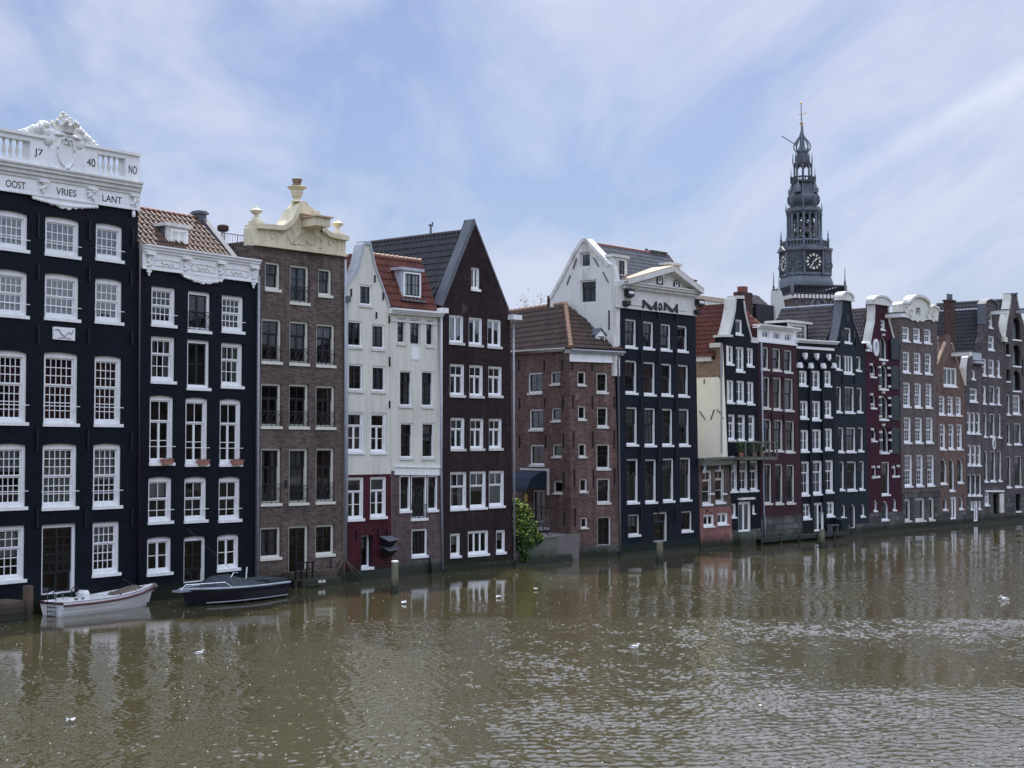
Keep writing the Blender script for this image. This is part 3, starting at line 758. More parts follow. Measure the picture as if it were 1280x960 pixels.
# ================================================================== HOUSE 1: navy house with the inscribed parapet
F2U = udir(1930); F1U = udir(1870)
P2r = line_hit(WA, UM, 321, 745)
P2l = line_hit(P2r, F2U, 172.5, 750)
P1l = line_hit(P2l, F1U, -46, 770)
h = House('canal_house', 'tall navy brick house with white inscribed parapet and crowned crest, leftmost of the row', P1l, F1U)
h.win('''-7 35.7 263.5 314 a1 seg
56.5 100 272 322 a1 seg
119.8 154 280 327.5 a1n seg
-8 35.2 337 397 a2 seg
56 99.5 342.5 401.5 a2 seg
119 153.5 348.5 405.5 a2n seg
-9 34.4 438 531.5 a3 seg
54.7 98 440.5 533 a3 seg
118 152.6 445 533.5 a3n seg
-11 33.3 554.5 638 a4 seg
53 97 554.5 637.5 a4 seg
116.4 152 554.5 636 a4n seg
-12 31.8 657.6 729.5 a5
52 96 655 742 ad door
115.7 150 652.5 720.5 a5''')
h.build({'top': [(-42, 228), (172.6, 262)], 'bl': (-46, 778), 'br': (171.0, 752)}, ['navy'], [], depth=7)
r = h.root; FR = h.F
h.anchors([(47, 268, 297), (111, 276, 300), (165, 285, 309), (47, 330, 350), (111, 334, 352), (163, 337, 357), (47, 407, 429), (110, 411, 430), (164, 413, 432),
           (45.5, 537, 563), (109, 537, 563), (163.5, 538, 563), (45.5, 636, 660), (106, 636, 661), (164, 636, 658)])
# frieze, cornice, parapet
def seg(a, b, ha, ya, yb, name, mat='white', up=0): 
    pa, pb = h.line(a, b); return pa, pb
a, b = h.line((-42, 232.5), (172.6, 263.8))
za = h.F.hit(-42, 214)[1] - a[1]
mb = MB().beam(a, b, 0, 0.55, -0.08, 0.35); mb.beam(a, b, 0.0, 0.05, -0.12, 0.35)
frieze = mb.build('frieze', 'white', r, FR)
mb = MB()
for k, (d0, d1, p) in enumerate([(0.55, 0.66, .12), (0.663, 0.80, .17), (0.803, 0.92, .23), (0.923, 0.985, .27)]): mb.beam(a, b, d0, d1, -p, 0.4)
corn = mb.build('cornice', 'offwhite', r, FR)
def U(px, py): return h.F.hit(px, py)[0]
def zl(u): return a[1] + (b[1] - a[1]) * (u - a[0]) / (b[0] - a[0])
par = MB(); z0p, z1p = 0.985, 1.93
def panel(u0, u1, y0=-0.04, y1=0.3, lo=z0p, hi=z1p): par.beam((u0, zl(u0)), (u1, zl(u1)), lo, hi, y0, y1)
uL = a[0]; u37 = U(37, 200); u60 = U(60.5, 200); u103 = U(103, 220); u121 = U(121, 225); u156 = U(156, 225); uR = b[0]
panel(u37, u60); panel(u60, u103, -.09, .3); panel(u103, u121); panel(u156, uR)
panel(uL, u37, -.04, .3, z0p, z0p + .15); panel(u121, u156, -.04, .3, z0p, z0p + .15)
panel(uL, u37, -.04, .3, z1p - .16, z1p); panel(u121, u156, -.04, .3, z1p - .16, z1p)
par.beam((uL, zl(uL)), (u60, zl(u60)), z1p, z1p + .1, -.12, .36); par.beam((u103, zl(u103)), (uR + .03, zl(uR)), z1p, z1p + .1, -.12, .36)
parapet = par.build('parapet', 'white', r, FR)
prof = [(0.05, 0), (0.05, .05), (.03, .07), (.075, .22), (.06, .32), (.03, .45), (.045, .56), (.05, .62)]
for u0, u1, n in ((u37 - 9 * 0.27, u37, 9), (u121, u156, 5)):
    for i in range(n):
        u = u0 + (u1 - u0) * (i + .5) / n
        MB().lathe(prof, (u, 0.12, zl(u) + z0p + .15), 8).build('baluster', 'offwhite', r, FR, smooth=True)
# crest in the middle
uc = U(81.5, 190); zc0 = zl(uc) + z1p
def cz(py): return h.F.hit(81.5, py)[1]
cr = MB()
w = (u103 - u60) / 2
pts = [(uc - w, zc0 - .02), (uc - w, zc0 + .15), (uc - w * .85, zc0 + .3)]
for i in range(9):
    t = math.pi * (1 - i / 8); pts.append((uc + w * .78 * math.cos(t), zc0 + .35 + (cz(163) - zc0 - .35) * math.sin(t)))
pts += [(uc + w * .85, zc0 + .3), (uc + w, zc0 + .15), (uc + w, zc0 - .02)]
cr.prism(pts, -.1, .3); crest = cr.build('crest', 'white', r, FR)
mb = MB(); zo = zl(uc) + 1.62
ov = [(uc - .05 + .36 * math.cos(t * math.pi / 12), zo + .50 * math.sin(t * math.pi / 12)) for t in range(25)]
mb.tube([(p[0], -.12, p[1]) for p in ov], .035, seg=6)
arc = [(uc + w * .72 * math.cos(math.pi * (1 - i / 12)), zc0 + .2 + (cz(170) - zc0 - .2) * math.sin(math.pi * (1 - i / 12))) for i in range(13)]
mb.tube([(p[0], -.13, p[1]) for p in arc], .06, seg=6)
for i in range(10):
    t = i / 9; mb.ball((uc - .45 + .9 * t, -.13, zo - .62 - .1 * math.sin(t * 9)), .09, .05, .05, seg=6)
for sx in (-1, 1):
    sp = [(uc + sx * (.12 + .1 * math.cos(k * .6)), -.14, cz(177) + .1 * math.sin(k * .6)) for k in range(9)]; mb.tube(sp, .035, seg=5)
mb.build('shield_relief', 'white', crest, FR, smooth=True)
mb = MB(); zk = cz(164); rk = (U(91.5, 158) - U(67.5, 158)) / 2
mb.lathe([(rk * .75, 0), (rk * .8, .06), (rk * .78, .08), (rk * .92, .22), (rk * .97, .26), (rk * .9, .28)], (uc, .05, zk - .1), 16)
for i in range(8):
    t = i * math.pi / 4 + .2
    x, y = uc + rk * 1.02 * math.cos(t), .05 + rk * 1.02 * math.sin(t)
    mb.ball((x, y, zk + .26), .085, .085, .085, seg=6); mb.ball((x - .06, y, zk + .2), .045); mb.ball((x + .06, y, zk + .2), .045); mb.ball((x, y, zk + .34), .04)
for i in range(14):
    mb.ball((uc + random.uniform(-.17, .17), .05 + random.uniform(-.12, .12), zk + random.uniform(.15, .58)), random.uniform(.06, .1), seg=7)
mb.build('crown', 'offwhite', crest, FR, smooth=True)
for sx, hx, hy in ((-1, 57.5, 159), (1, 99.5, 167)):
    mb = MB(); hu, hz = h.F.hit(hx, hy)
    hz += .06
    mb.ball((hu, 0, hz), .13, .12, .15); mb.ball((hu - sx * .03, .02, hz - .24), .2, .14, .22); mb.ball((hu - sx * .08, .02, hz - .5), .27, .16, .22)
    mb.tube([(hu, 0, hz - .15), (hu + sx * .2, -.03, hz - .22), (hu + sx * .26, -.03, hz + .02)], [.06, .045, .035], seg=6)
    mb.tube([(hu, 0, hz - .15), (hu - sx * .16, -.05, hz - .3), (hu - sx * .2, -.05, hz - .12)], [.06, .045, .035], seg=6)
    for i in range(13):
        t = i / 12; uu = hu + sx * (.02 + t * (.95 if sx < 0 else .85)); mb.ball((uu, .1 + random.uniform(-.05, .05), zl(uu) + z1p + .1 + .34 * (1 - t) ** 1.3 + random.uniform(-.03, .03)), .17 * (1 - .45 * t), .12, (.24 - .15 * t), seg=7)
    mb.build('sitting_figure', 'offwhite', crest, FR, smooth=True)
# scalloped ornament beneath the frieze
ul, ur2 = U(37, 250), U(122, 255); pts = [(ul, zl(ul) + .02)]
prof2 = [0, -.12, -.2, -.12, -.28, -.22, -.38, -.3, -.42, -.5, -.42, -.52, -.36, -.42, -.3, -.36, -.2, -.26, -.12, -.1, 0]
for i, p in enumerate(prof2[1:-1]):
    u = ul + (ur2 - ul) * (i + 1) / (len(prof2) - 1); pts.append((u, zl(u) + p * .62))
pts.append((ur2, zl(ur2) + .02))
mb = MB().prism([(p[0], p[1]) for p in pts], -.09, -.0)
for i in range(18):
    u = ul + (ur2 - ul) * (i + .7) / 18.5; mb.ball((u, -.09, zl(u) - .08 - .1 * math.sin(i / 17 * math.pi)), .09, .04, .06, seg=6)
mb.build('scalloped_ornament', 'white', r, FR)
for px_ in (51, 112, 165):   # consoles under the cornice
    u = U(px_, 235); mb = MB()
    for i in range(7): mb.ball((u + random.uniform(-.14, .14), -.13, zl(u) + .48 - i * .055), .12 - i * .012, .06, .06, seg=6)
    mb.box(u - .2, u + .2, -.2, -.08, zl(u) + .47, zl(u) + .55); mb.build('console', 'white', r, FR)
u = U(164.5, 266); MB().ball((u, -.1, zl(u) - .12), .07, .06, .1).lathe([(.04, 0), (.07, -.12), (.05, -.2)][::-1], (u, -.1, zl(u) - .05), 8).build('pendant', 'white', r, FR)
sl = (b[1] - a[1]) / (b[0] - a[0])
for txt, x0, x1, ya, yb in (('OOST', 5, 29.5, 225, 234.5), ('VRIES', 68, 93, 236.5, 245), ('LANT', 126, 150, 246, 254)):
    u0, u1 = U(x0, yb), U(x1, yb); text_mesh(txt, u0, u1, zl(u0) + .15, zl(u0) + .38, -.082, 'black', frieze, FR, 'inscription', sl, .006)
for txt, x0, x1 in (('J7', 41.5, 52.5), ('40', 107.6, 118), ('NO', 160, 170)):
    u0, u1 = U(x0, 205), U(x1, 205); text_mesh(txt, u0, u1, zl(u0) + 1.28, zl(u0) + 1.56, -.042, 'black', parapet, FR, 'date_inscription', sl, .006)
u0, z1 = h.F.hit(65.6, 407.5); u1, z0 = h.F.hit(92.2, 425.8); z0b = h.F.hit(65.6, 424)[1]
mb = MB().box(u0, u1, -.06, 0, z0b, z1 - .02); gp = mb.build('gable_stone', 'white', r, FR)
mb = MB(); cx, cz_ = (u0 + u1) / 2, (z0b + z1) / 2
mb.tube([(cx - .4, -.065, cz_ + .1), (cx - .25, -.065, cz_ + .12), (cx - .15, -.065, cz_ - .02), (cx, -.065, cz_ - .1), (cx + .2, -.065, cz_ + .05), (cx + .3, -.065, cz_ - .02), (cx + .38, -.065, cz_ + .14)], .022, seg=5)
mb.tube([(cx - .25, -.065, cz_ - .16), (cx, -.065, cz_ - .14), (cx + .3, -.065, cz_ - .17)], .015, seg=5)
mb.build('carved_relief', 'plaque_ink', gp, FR)
h.pipe([(172.2, 300), (170.6, 745)], .04, 'iron')

# ================================================================== HOUSE 2: lower navy house, white cornice, brown tiled roof
h = House('canal_house', 'navy brick house with carved white cornice and brown tiled roof with one dormer', P2l, F2U)
h.win('''189.3 220 358.9 409 b1
235 263.5 364.6 416.5 b1d
277.3 305 369.8 417 b1
188.8 219.3 420.8 479.7 b2
234 262.5 425 488 b2d
276.6 304 429 485.7 b2
187 217.5 494.3 581.8 b3 seg
231.8 260.4 497 583 b3 seg
274.7 302 498.8 583 b3 seg
185.4 215.6 596 655 b4 seg
230.5 259 596 653.4 b4 seg
273.4 301 596 652.7 b4 seg
184 215 671 719.4 b5 seg
229.7 258 670 728 bd seg door
271.6 299.5 668 714 b5 seg''')
h.build({'top': [(175, 310), (321.3, 331)], 'bl': (172.5, 752), 'br': (318.5, 740)}, ['navy'], [], depth=4.2, zbody=None)
r = h.root; FR = h.F
def U(px, py): return h.F.hit(px, py)[0]
a, b = h.line((176.2, 336), (321.2, 354)); H_ = h.F.hit(176.2, 305)[1] - a[1]
def zl(u): return a[1] + (b[1] - a[1]) * (u - a[0]) / (b[0] - a[0])
b = (U(321.5, 330), 0); b = (b[0], a[1] + (h.F.hit(321.2, 354)[1] - a[1]) * (b[0] - a[0]) / (U(321.2, 354) - a[0]))
mb = MB().beam(a, b, 0, H_ - .25, -.08, .3).beam(a, b, .0, .05, -.11, .3)
for d0, d1, p in ((-.25, -.16, .13), (-.157, -.06, .19), (-.057, 0, .25)): mb.beam(a, b, H_ + d0, H_ + d1, -p, .35)
corn = mb.build('cornice', 'white', r, FR)
for k in range(4):
    u = a[0] + .3 + (b[0] - a[0] - .6) * k / 3
    mb = MB().box(u - .2, u + .2, -.24, -.07, zl(u) + H_ - .36, zl(u) + H_ - .26)
    for i in range(6): mb.ball((u + .05 * math.sin(i * 2), -.12, zl(u) + H_ - .42 - i * .06), .09, .05, .05, seg=6)
    mb.build('console', 'white', corn, FR)
for k in range(3):
    u0 = a[0] + .3 + (b[0] - a[0] - .6) * k / 3 + .28; u1 = u0 + (b[0] - a[0] - .6) / 3 - .56; um = (u0 + u1) / 2
    mb = MB(); zz = lambda u, t: zl(u) + .14 + t * (H_ - .62)
    mb.tube([(u0, -.085, zz(u0, .1)), (u0, -.085, zz(u0, .9)), (um - .15, -.085, zz(um, 1.05)), (um + .15, -.085, zz(um, 1.05)), (u1, -.085, zz(u1, .9)), (u1, -.085, zz(u1, .1)), (u0, -.085, zz(u0, .1))], .018, seg=5)
    for i in range(7): mb.ball((um + (i - 3) * .09, -.09, zz(um, .5) + .04 * math.cos(i * 2.5)), .05, .02, .045, seg=6)
    mb.build('carved_panel', 'offwhite', corn, FR)
ul, ur2 = U(224, 345), U(279, 350); pts = [(ul, zl(ul) + .02)]
for i in range(1, 16):
    t = i / 16; u = ul + (ur2 - ul) * t; pts.append((u, zl(u) - (+ .08 + .2 * math.sin(t * math.pi) ** 1.5 + .03 * math.cos(i * 2.4))))
pts.append((ur2, zl(ur2) + .02)); mb = MB().prism(pts, -.1, 0)
for i in range(10): u = ul + (ur2 - ul) * (i + 1) / 11; mb.ball((u, -.1, zl(u) - .1 - .1 * math.sin(i / 9 * math.pi)), .08, .03, .05, seg=6)
mb.build('scalloped_ornament', 'white', r, FR)
for px_, py_ in ((184.5, 338), (315, 354)):
    u = U(px_, py_); mb = MB()
    for dx, dz in ((0, -.1), (-.07, -.06), (.07, -.06), (0, -.18), (0, 0)): mb.ball((u + dx, -.08, zl(u) + dz), .055, .04, .055, seg=6)
    mb.build('pendant', 'white', r, FR)
d = 2.0
eL = FR.P(173, 306, .25); eR = FR.P(289, 321, .25); rR = FR.P(247, 272.5, d); rL = FR.P(173, 262.3, d)
eL.x -= 0.1; rL.x = eL.x; eR.x = rR.x = (eR.x + rR.x) / 2; eL.z = eR.z = (eL.z + eR.z) / 2; rL.z = rR.z = (rL.z + rR.z) / 2
roof = tiles([eL, eR, rR, rL], 'tile_brown', r, FR, 'roof')
back = [Vector((eR.x, 2 * d - .25, eR.z)), Vector((eL.x, 2 * d - .25, eL.z)), rL, rR]
tiles(back, 'tile_brown', r, FR, 'roof')
MB().tube([rL + Vector((0, 0, .03)), rR + Vector((0, 0, .03))], .08, seg=8).build('ridge', 'ridge_red', roof, FR)
mb = MB(); yz = [(eR.y - .1, eR.z - .1), (rR.y, rR.z + .12), (2 * d - .1, eR.z - .1)]
mb.add([(eR.x + x, y, z + dz) for x in (0, .3) for dz in (-.5, .12) for (y, z) in yz], [(0, 1, 4, 3), (1, 2, 5, 4), (6, 9, 10, 7), (7, 10, 11, 8), (3, 4, 10, 9), (4, 5, 11, 10), (0, 3, 9, 6)])
mb.build('verge', 'lead', roof, FR)
cx, cy, cz0 = rR.x + .05, d, rR.z
mb = MB().box(cx - .16, cx + .2, cy - .2, cy + .2, cz0 - .9, cz0 + .18).box(cx - .23, cx + .27, cy - .27, cy + .27, cz0 + .18, cz0 + .25).box(cx - .18, cx + .22, cy - .22, cy + .22, cz0 + .25, cz0 + .31)
mb.build('chimney', 'lead', roof, FR)
# dormer
p0 = FR.P(209, 309, .55); p1 = FR.P(235.5, 312, .55); zt = FR.P(222, 284, .55).z
dm = MB().box(p0.x, p1.x, .55, .67, p0.z - .1, zt).box(p0.x - .12, p1.x + .12, .45, 2.0, zt, zt + .12)
dorm = dm.build('dormer', 'offwhite', r, FR)
MB().box(p0.x + .02, p1.x - .02, .67, 1.95, p0.z - .1, zt - .003).build('dormer_cheek', 'lead', dorm, FR)
window(dorm, Frame(FR.o - FR.n * .48, FR.u), p0.x + .12, p1.x - .12, p0.z, zt - .1, S(rows=((1, 2, 1, 2),), fw=.06, rec=0, cur=['blind'], sill=None))
h.pipe([(321.5, 345), (319.5, 735)], .05, 'pipe')
for k in range(3):   # terracotta window boxes
    x0, x1, y1_ = ((200, 214, 581), (245.5, 259, 581.5), (288, 301.5, 581.5))[k][:3]
    u0, z0 = FR.hit(x0 + 0, y1_); u1 = FR.hit(x1, y1_)[0]; w_ = u1 - u0 - .05
    t = thing('flower_box', 'terracotta flower box on the %s window sill of the navy house with brown tiled roof' % ('left', 'middle', 'right')[k], 'flower box',
              FR.m @ Matrix.Translation((u0, -.17, z0)), 'terracotta boxes on window sills')
    mb = MB().hexa([(.04, 0, 0), (w_ - .04, 0, 0), (w_ - .04, .16, 0), (.04, .16, 0), (0, -.02, .17), (w_, -.02, .17), (w_, .18, .17), (0, .18, .17)])
    mb.box(-.015, w_ + .015, -.035, .195, .171, .2); mb.build('box', 'terracotta', t)
    mb = MB()
    for i in range(40):
        x, y = random.uniform(.02, w_ - .02), random.uniform(0, .16); hh = random.uniform(.02, .1)
        mb.add([(x, y, .2), (x + .02, y, .2), (x + random.uniform(-.03, .03), y + random.uniform(-.03, .03), .2 + hh)], [(0, 1, 2)])
    mb.box(.01, w_ - .01, 0, .16, .19, .205); mb.build('dry_plants', 'soil', t)

# ================================================================== main line frames
def HX(name, label, x0, py=700, off=0.0):
    P = line_hit(WA - NM * off, UM, x0, py); return House(name, label, P, UM)

# ---- HOUSE 3 brown brick, cream neck gable
h = HX('canal_house', 'brown brick house with cream stone gable carrying an urn and two finials', 315.8, 740)
h.win('''331.3 350.6 327.5 364.6 c1
362.5 386.5 331.7 381.3 c1m
398 415 335.8 372 c1
327 352 398.3 455.2 c2
362 385.9 401.5 457.3 c2
395.4 418.8 404.8 459.4 c2
326.3 351.6 479 536 c2
361.3 385.8 480 536.5 c2
395 418.8 482 537 c2
326.3 351.4 560 632.6 c2
361.3 385 560.5 631.7 c4m
395 418 560 630.3 c2
325.4 351 658.6 700.3 c5
360.7 385.5 657 720.7 cd door
394.5 418 655.7 696 c5''')
h.build({'top': [(317, 300), (430, 314)], 'bl': (315.8, 741), 'br': (428.8, 731)}, ['algae', 'plinth', 'brown'], [(370, 731), (370, 722)], depth=9)
r = h.root; FR = h.F
def U(px, py): return h.F.hit(px, py)[0]
def Q(px, py): return h.F.hit(px, py)
top = [(316.2, 305.5), (316.2, 284), (321, 281.5), (350, 284.5), (356, 282), (362, 276), (366, 269), (368.2, 263.5), (369.5, 259), (373, 255), (376, 251.5), (382, 252), (386, 258), (392, 262), (394, 267), (396.5, 277), (401, 286), (408, 291.8), (412, 293.5), (431, 297.5), (431, 319.3)]
mb = MB().prism([Q(*p) for p in top], -.06, .55); gab = mb.build('gable', 'cream', r, FR)
mb = MB(); 
def strip_px(mb, pts, wo, wi, y0, y1): return mb.strip([Q(*p) for p in pts], wo, wi, y0, y1)
strip_px(mb, [(319, 281.8), (350, 284.5), (356, 282), (362, 276), (366, 269), (368.4, 263), (394, 267), (396.5, 277), (401, 286), (408, 291.8), (412, 293.8), (432, 297.8)], .07, .12, -.22, .6)
strip_px(mb, [(316, 302.5), (431, 317)], .03, .1, -.11, .2)
strip_px(mb, [(316, 304.6), (431, 319.3)], .02, .06, -.16, .2)
mb.build('coping', 'cream', gab, FR)
mb = MB()
for cx, cy, rr, a0, a1 in ((357, 292, .42, -60, 200), (376, 300, .3, 100, 330), (368, 297, .34, 180, 400), (389, 296, .36, -150, 100), (395, 302, .3, -60, 190), (340, 295, .18, 0, 330), (412, 303, .18, 0, 330), (378, 288, .25, 30, 200)):
    u, z = Q(cx, cy); mb.tube([(u + rr * (1 - i * .05) * math.cos(R(a0 + (a1 - a0) * i / 11)), -.07, z + rr * (1 - i * .05) * math.sin(R(a0 + (a1 - a0) * i / 11))) for i in range(12)], [.05 - .003 * i for i in range(12)], seg=5)
for cx in (325, 331, 421, 427):
    u, z = Q(cx, 296 + (cx - 330) * .12); mb.box(u - .03, u + .03, -.09, -.05, z - .3, z + .25)
mb.build('scroll_relief', 'cream', gab, FR)
for (cx, cb, tl) in ((323.3, 283, 0), (425, 298.5, 0)):
    u, z = Q(cx, cb); s_ = (Q(cx, cb - 18)[1] - z)
    MB().box(u - .22, u + .22, -.05, .35, z - .05, z + s_ * .38).lathe([(.2, 0), (.16, .1), (.08, .18), (.08, .24), (.23, .36), (.25, .42), (.1, .5), (.04, .58), (.0, .62)], (u, .15, z + s_ * .38), 12).build('finial', 'cream', gab, FR)
u, z = Q(375.3, 252)
MB().lathe([(.24, 0), (.15, .08), (.12, .14), (.2, .22), (.25, .4), (.24, .48), (.32, .52), (.4, .6), (.36, .62), (.2, .64)], (u, .2, z), 12).build('urn', 'cream', gab, FR)
MB().lathe([(.17, 0), (.21, .05), (.14, .1), (.18, .16), (.19, .24), (.22, .28), (.1, .32)], (u, .2, z + .63), 10).build('urn_flower', 'tanbrick', gab, FR)
# hoist box
u, z = Q(385, 279); mb = MB().box(u - .38, u + .38, -.9, -.05, z - .2, z + .14); hb = mb.build('hoist_beam', 'cream', r, FR)
MB().box(u - .46, u + .46, -1.0, -.05, z + .143, z + .2).build('beam_cap', 'fawn', hb, FR)
MB().tube([(u + .2, -.6, z - .2), (u + .2, -.6, z - .35), (u + .12, -.6, z - .4)], .03, seg=5).build('hook', 'iron', hb, FR)
h.anchors([(357, 600, 610)])
h.pipe([(429.6, 325), (430.2, 705)], .055, 'pipe')
# roof-terrace rail and flue on the flat roof behind
ut, zt = Q(317, 303); 
t = thing('roof_flue', 'white flue pipe with round brown cowl on the roof left of the cream gable', 'chimney', FR.m @ Matrix.Translation((ut - 0.0, 2.2, zt - .1)))
dd = Frame(FR.world(0, 2.2), FR.u); pu, pz = dd.hit(278.6, 304); t.matrix_basis = dd.m @ Matrix.Translation((pu, 0, pz - .6))
MB().lathe([(.09, 0), (.09, 1.05)], (0, 0, 0), 10).build('pipe', 'offwhite', t); MB().lathe([(.1, 1.05), (.2, 1.08), (.23, 1.14), (.23, 1.27), (.17, 1.32), (.08, 1.34)], (0, 0, 0), 12).build('cowl', 'chimneybrick', t)
dd = Frame(FR.world(0, 1.6), FR.u); r0 = dd.hit(281, 304); r1 = dd.hit(316, 296)
t = thing('terrace_railing', 'thin grey roof terrace railing between the flue and the cream gable', 'railing', dd.m)
zb, zt2 = r0[1] - .1, dd.hit(281, 291.5)[1]
mb = MB().tube([(r0[0], 0, zt2), (r1[0], 0, zt2)], .02, seg=5).tube([(r0[0], 0, zb + .1), (r1[0], 0, zb + .1)], .015, seg=5)
n = 11
for i in range(n + 1): x = r0[0] + (r1[0] - r0[0]) * i / n; mb.tube([(x, 0, zb - .3), (x, 0, zt2)], .009 if i % 5 else .022, seg=4)
mb.build('rails', 'greyiron', t)

# ---- HOUSE 4 white bell gable with maroon foot
h = HX('canal_house', 'narrow off-white house with bell gable, its ground storey painted maroon', 430.3, 730)
h.win('''449.4 465 356 384 d1
434.4 452.7 401 436 d1
464.6 480.8 405.6 438.5 d1
435.4 453.5 455 490.6 d1
465 481.7 457.7 491.7 d1
434 454.7 515 567.5 d4
463.4 483 516 568 d4
433 454.7 596.7 651.6 d4
462.8 483 596 648.7 d4
451.7 466 669 712 dd''')
gt = [(430.8, 368), (431.5, 357), (437, 350), (443, 341), (447.5, 330), (450.5, 318), (453, 306), (455, 303.2), (462.2, 303.2), (462.8, 306), (466.5, 323), (470, 337), (475, 350), (480, 364), (484, 375), (486.5, 384)]
h.build({'top': gt, 'bl': (430.3, 733), 'br': (490.5, 724)}, ['algae', 'plinth', 'maroon', 'white_wall'], [(460, 718), (460, 712.5), (460, 593)], depth=6, zbody=h.F.hit(431, 372)[1])
r = h.root; FR = h.F
Q = h.F.hit
mb = MB().strip([Q(*p) for p in gt[:8]], .03, .10, -.05, .45); mb.strip([Q(*p) for p in gt[7:9]], .06, .08, -.06, .45); mb.strip([Q(*p) for p in gt[8:]], .03, .06, -.05, .5)
mb.build('coping', 'palelead', r, FR)
up, zp = Q(458.5, 316); ul_, zl_ = Q(431, 368); ur_, zr_ = Q(487, 384); D = 6
ridge0, ridge1 = Vector((up, .5, zp)), Vector((up, D, zp))
for nm, uu, zz in (('l', ul_, zl_), ('r', ur_, zr_)):
    e0, e1 = Vector((uu, .5, zz)), Vector((uu, D, zz))
    tiles([e1, e0, ridge0, ridge1] if nm == 'l' else [e0, e1, ridge1, ridge0], 'tile_red', r, FR, 'roof')
h.anchors([(438.5, 361, 371), (468, 344, 353), (470, 390, 398), (478.5, 366, 375), (486, 395, 404), (486.5, 446, 458), (486.5, 501, 510), (445.5, 663, 675), (472.5, 661, 672), (483.5, 661, 670)])
# two dark ventilation hoods on the maroon wall
for k, (x0, x1, ya, yb) in enumerate(((475.5, 490, 672, 683), (476, 490, 684, 695))):
    u0, z1 = Q(x0, ya); u1, z0 = Q(x1, yb)
    t = thing('ventilation_hood', ('upper' if k == 0 else 'lower') + ' dark metal hood on the maroon ground storey', 'hood', FR.m @ Matrix.Translation((u0, 0, z0)), 'dark hoods on the maroon wall')
    w_, hh = (u1 - u0) * .8, z1 - z0
    MB().hexa([(0, -.12, 0), (w_, -.12, 0), (w_, -.005, 0), (0, -.005, 0), (0, -.5, hh * .6), (w_, -.5, hh * .75), (w_, -.005, hh), (0, -.005, hh)]).build('hood', 'black', t)
    MB().hexa([(-.03, -.54, hh * .62), (w_ + .03, -.54, hh * .77), (w_ + .03, -.005, hh + .02), (-.03, -.005, hh + .02), (-.03, -.54, hh * .66), (w_ + .03, -.54, hh * .81), (w_ + .03, -.005, hh + .06), (-.03, -.005, hh + .06)]).build('lid', 'lead', t)
h.pipe([(431.8, 378), (431.8, 640), (431.2, 706)], .05, 'pipe')
u, z = Q(431.8, 378); MB().box(u - .12, u + .12, -.2, -.01, z, z + .25).build('hopper', 'lead', r, FR)

# ---- HOUSE 5 cream wall, red mansard with dormer
h = HX('canal_house', 'cream plastered house with white gutter, orange-red tiled roof and a wide dormer', 490.5, 722)
h.win('''496.5 506.7 397.3 431.7 e1
512.5 525.6 398.5 431 e1m
532.7 541.7 400 434.8 e1
499.6 515 463.5 510 e2
527 541.7 464 510.5 e2
500.5 516 528.7 574.8 e2
527.6 542.8 528.7 574.8 e2
499.6 513.5 593.8 641 e4
513.9 533.9 594 650.7 e4d
534.3 547.3 594 640 e4
514.5 534.3 661 697.4 e5''')
h.build({'top': [(487, 391), (547, 397)], 'bl': (490.5, 724), 'br': (553.6, 716)}, ['algae', 'plinth', 'mortar', 'purplebrick', 'white_wall'], [(520, 713.5), (520, 706), (520, 701), (520, 588)], depth=2.6)
r = h.root; FR = h.F; Q = h.F.hit
h.cornice((485.6, 385), (550.5, 390.6), .22, .32, 'white', 'gutter')
a, b = h.line((492.8, 584), (549, 585)); MB().beam(a, b, -.32, 0, -.05, 0).beam(a, b, 0, .06, -.1, 0).build('band', 'white', r, FR)
a, b = h.line((488, 398), (548, 403)); MB().beam(a, b, -.12, -.02, -.03, 0).build('moulding', 'offwhite', r, FR)
u0, z1 = Q(512.5, 433.5); u1, z0 = Q(525.6, 450); MB().box(u0 + .08, u1 - .08, -.02, 0, z0, z1).build('blank_panel', 'white', r, FR)
eL = FR.P(486, 385, .1); eR = FR.P(545.5, 388, .1); rR = FR.P(521.9, 327, 1.15); rL = FR.P(466.7, 319, 1.15)
eL.z = eR.z = (eL.z + eR.z) / 2; rL.z = rR.z = (rL.z + rR.z) / 2; eL.x -= .05; rL.x = eL.x - .05; eR.x += .1; rR.x = eR.x
roof = tiles([eL, eR, rR, rL], 'tile_red', r, FR, 'roof', tw=.24, th=.34)
tiles([Vector((eR.x, 2.3, eR.z)), Vector((eL.x, 2.3, eL.z)), rL, rR], 'tile_red', r, FR, 'roof', tw=.24, th=.34)
mb = MB()
for i in range(11):
    a_, b_ = rL.lerp(rR, i / 11), rL.lerp(rR, (i + .95) / 11); mb.tube([a_ + Vector((0, 0, .03)), b_ + Vector((0, 0, .05))], [.07, .09], seg=8)
mb.build('ridge', 'ridge_orange', roof, FR)
p0 = FR.P(501.5, 370, .3); p1 = FR.P(526.5, 372, .3); zt = FR.P(513, 338.5, .3).z
dorm = MB().box(p0.x, p1.x, .3, .4, p0.z - .12, zt).box(p0.x - .1, p1.x + .1, .2, 1.2, zt, zt + .12).build('dormer', 'palelead', r, FR)
MB().box(p0.x + .02, p1.x - .02, .4, 1.15, p0.z - .12, zt - .003).build('dormer_cheek', 'palelead', dorm, FR)
window(dorm, Frame(FR.o - FR.n * .22, FR.u), p0.x + .1, p1.x - .1, p0.z, zt - .08, S('white', 'blacksash', ((1, 2, 2, 2),), fw=.06, rec=0, cur=['curtain'], sill=None, glass='glass2'))
MB().box(p0.x - .12, p1.x + .12, .1, .5, p0.z - .2, p0.z - .12).build('dormer_flashing', 'lead', dorm, FR)
a, b = Q(548.7, 395), Q(551.8, 395); z0 = Q(550, 592)[1]; MB().box(a[0], b[0] + .02, -.05, .3, z0, a[1]).build('pilaster_strip', 'white', r, FR)
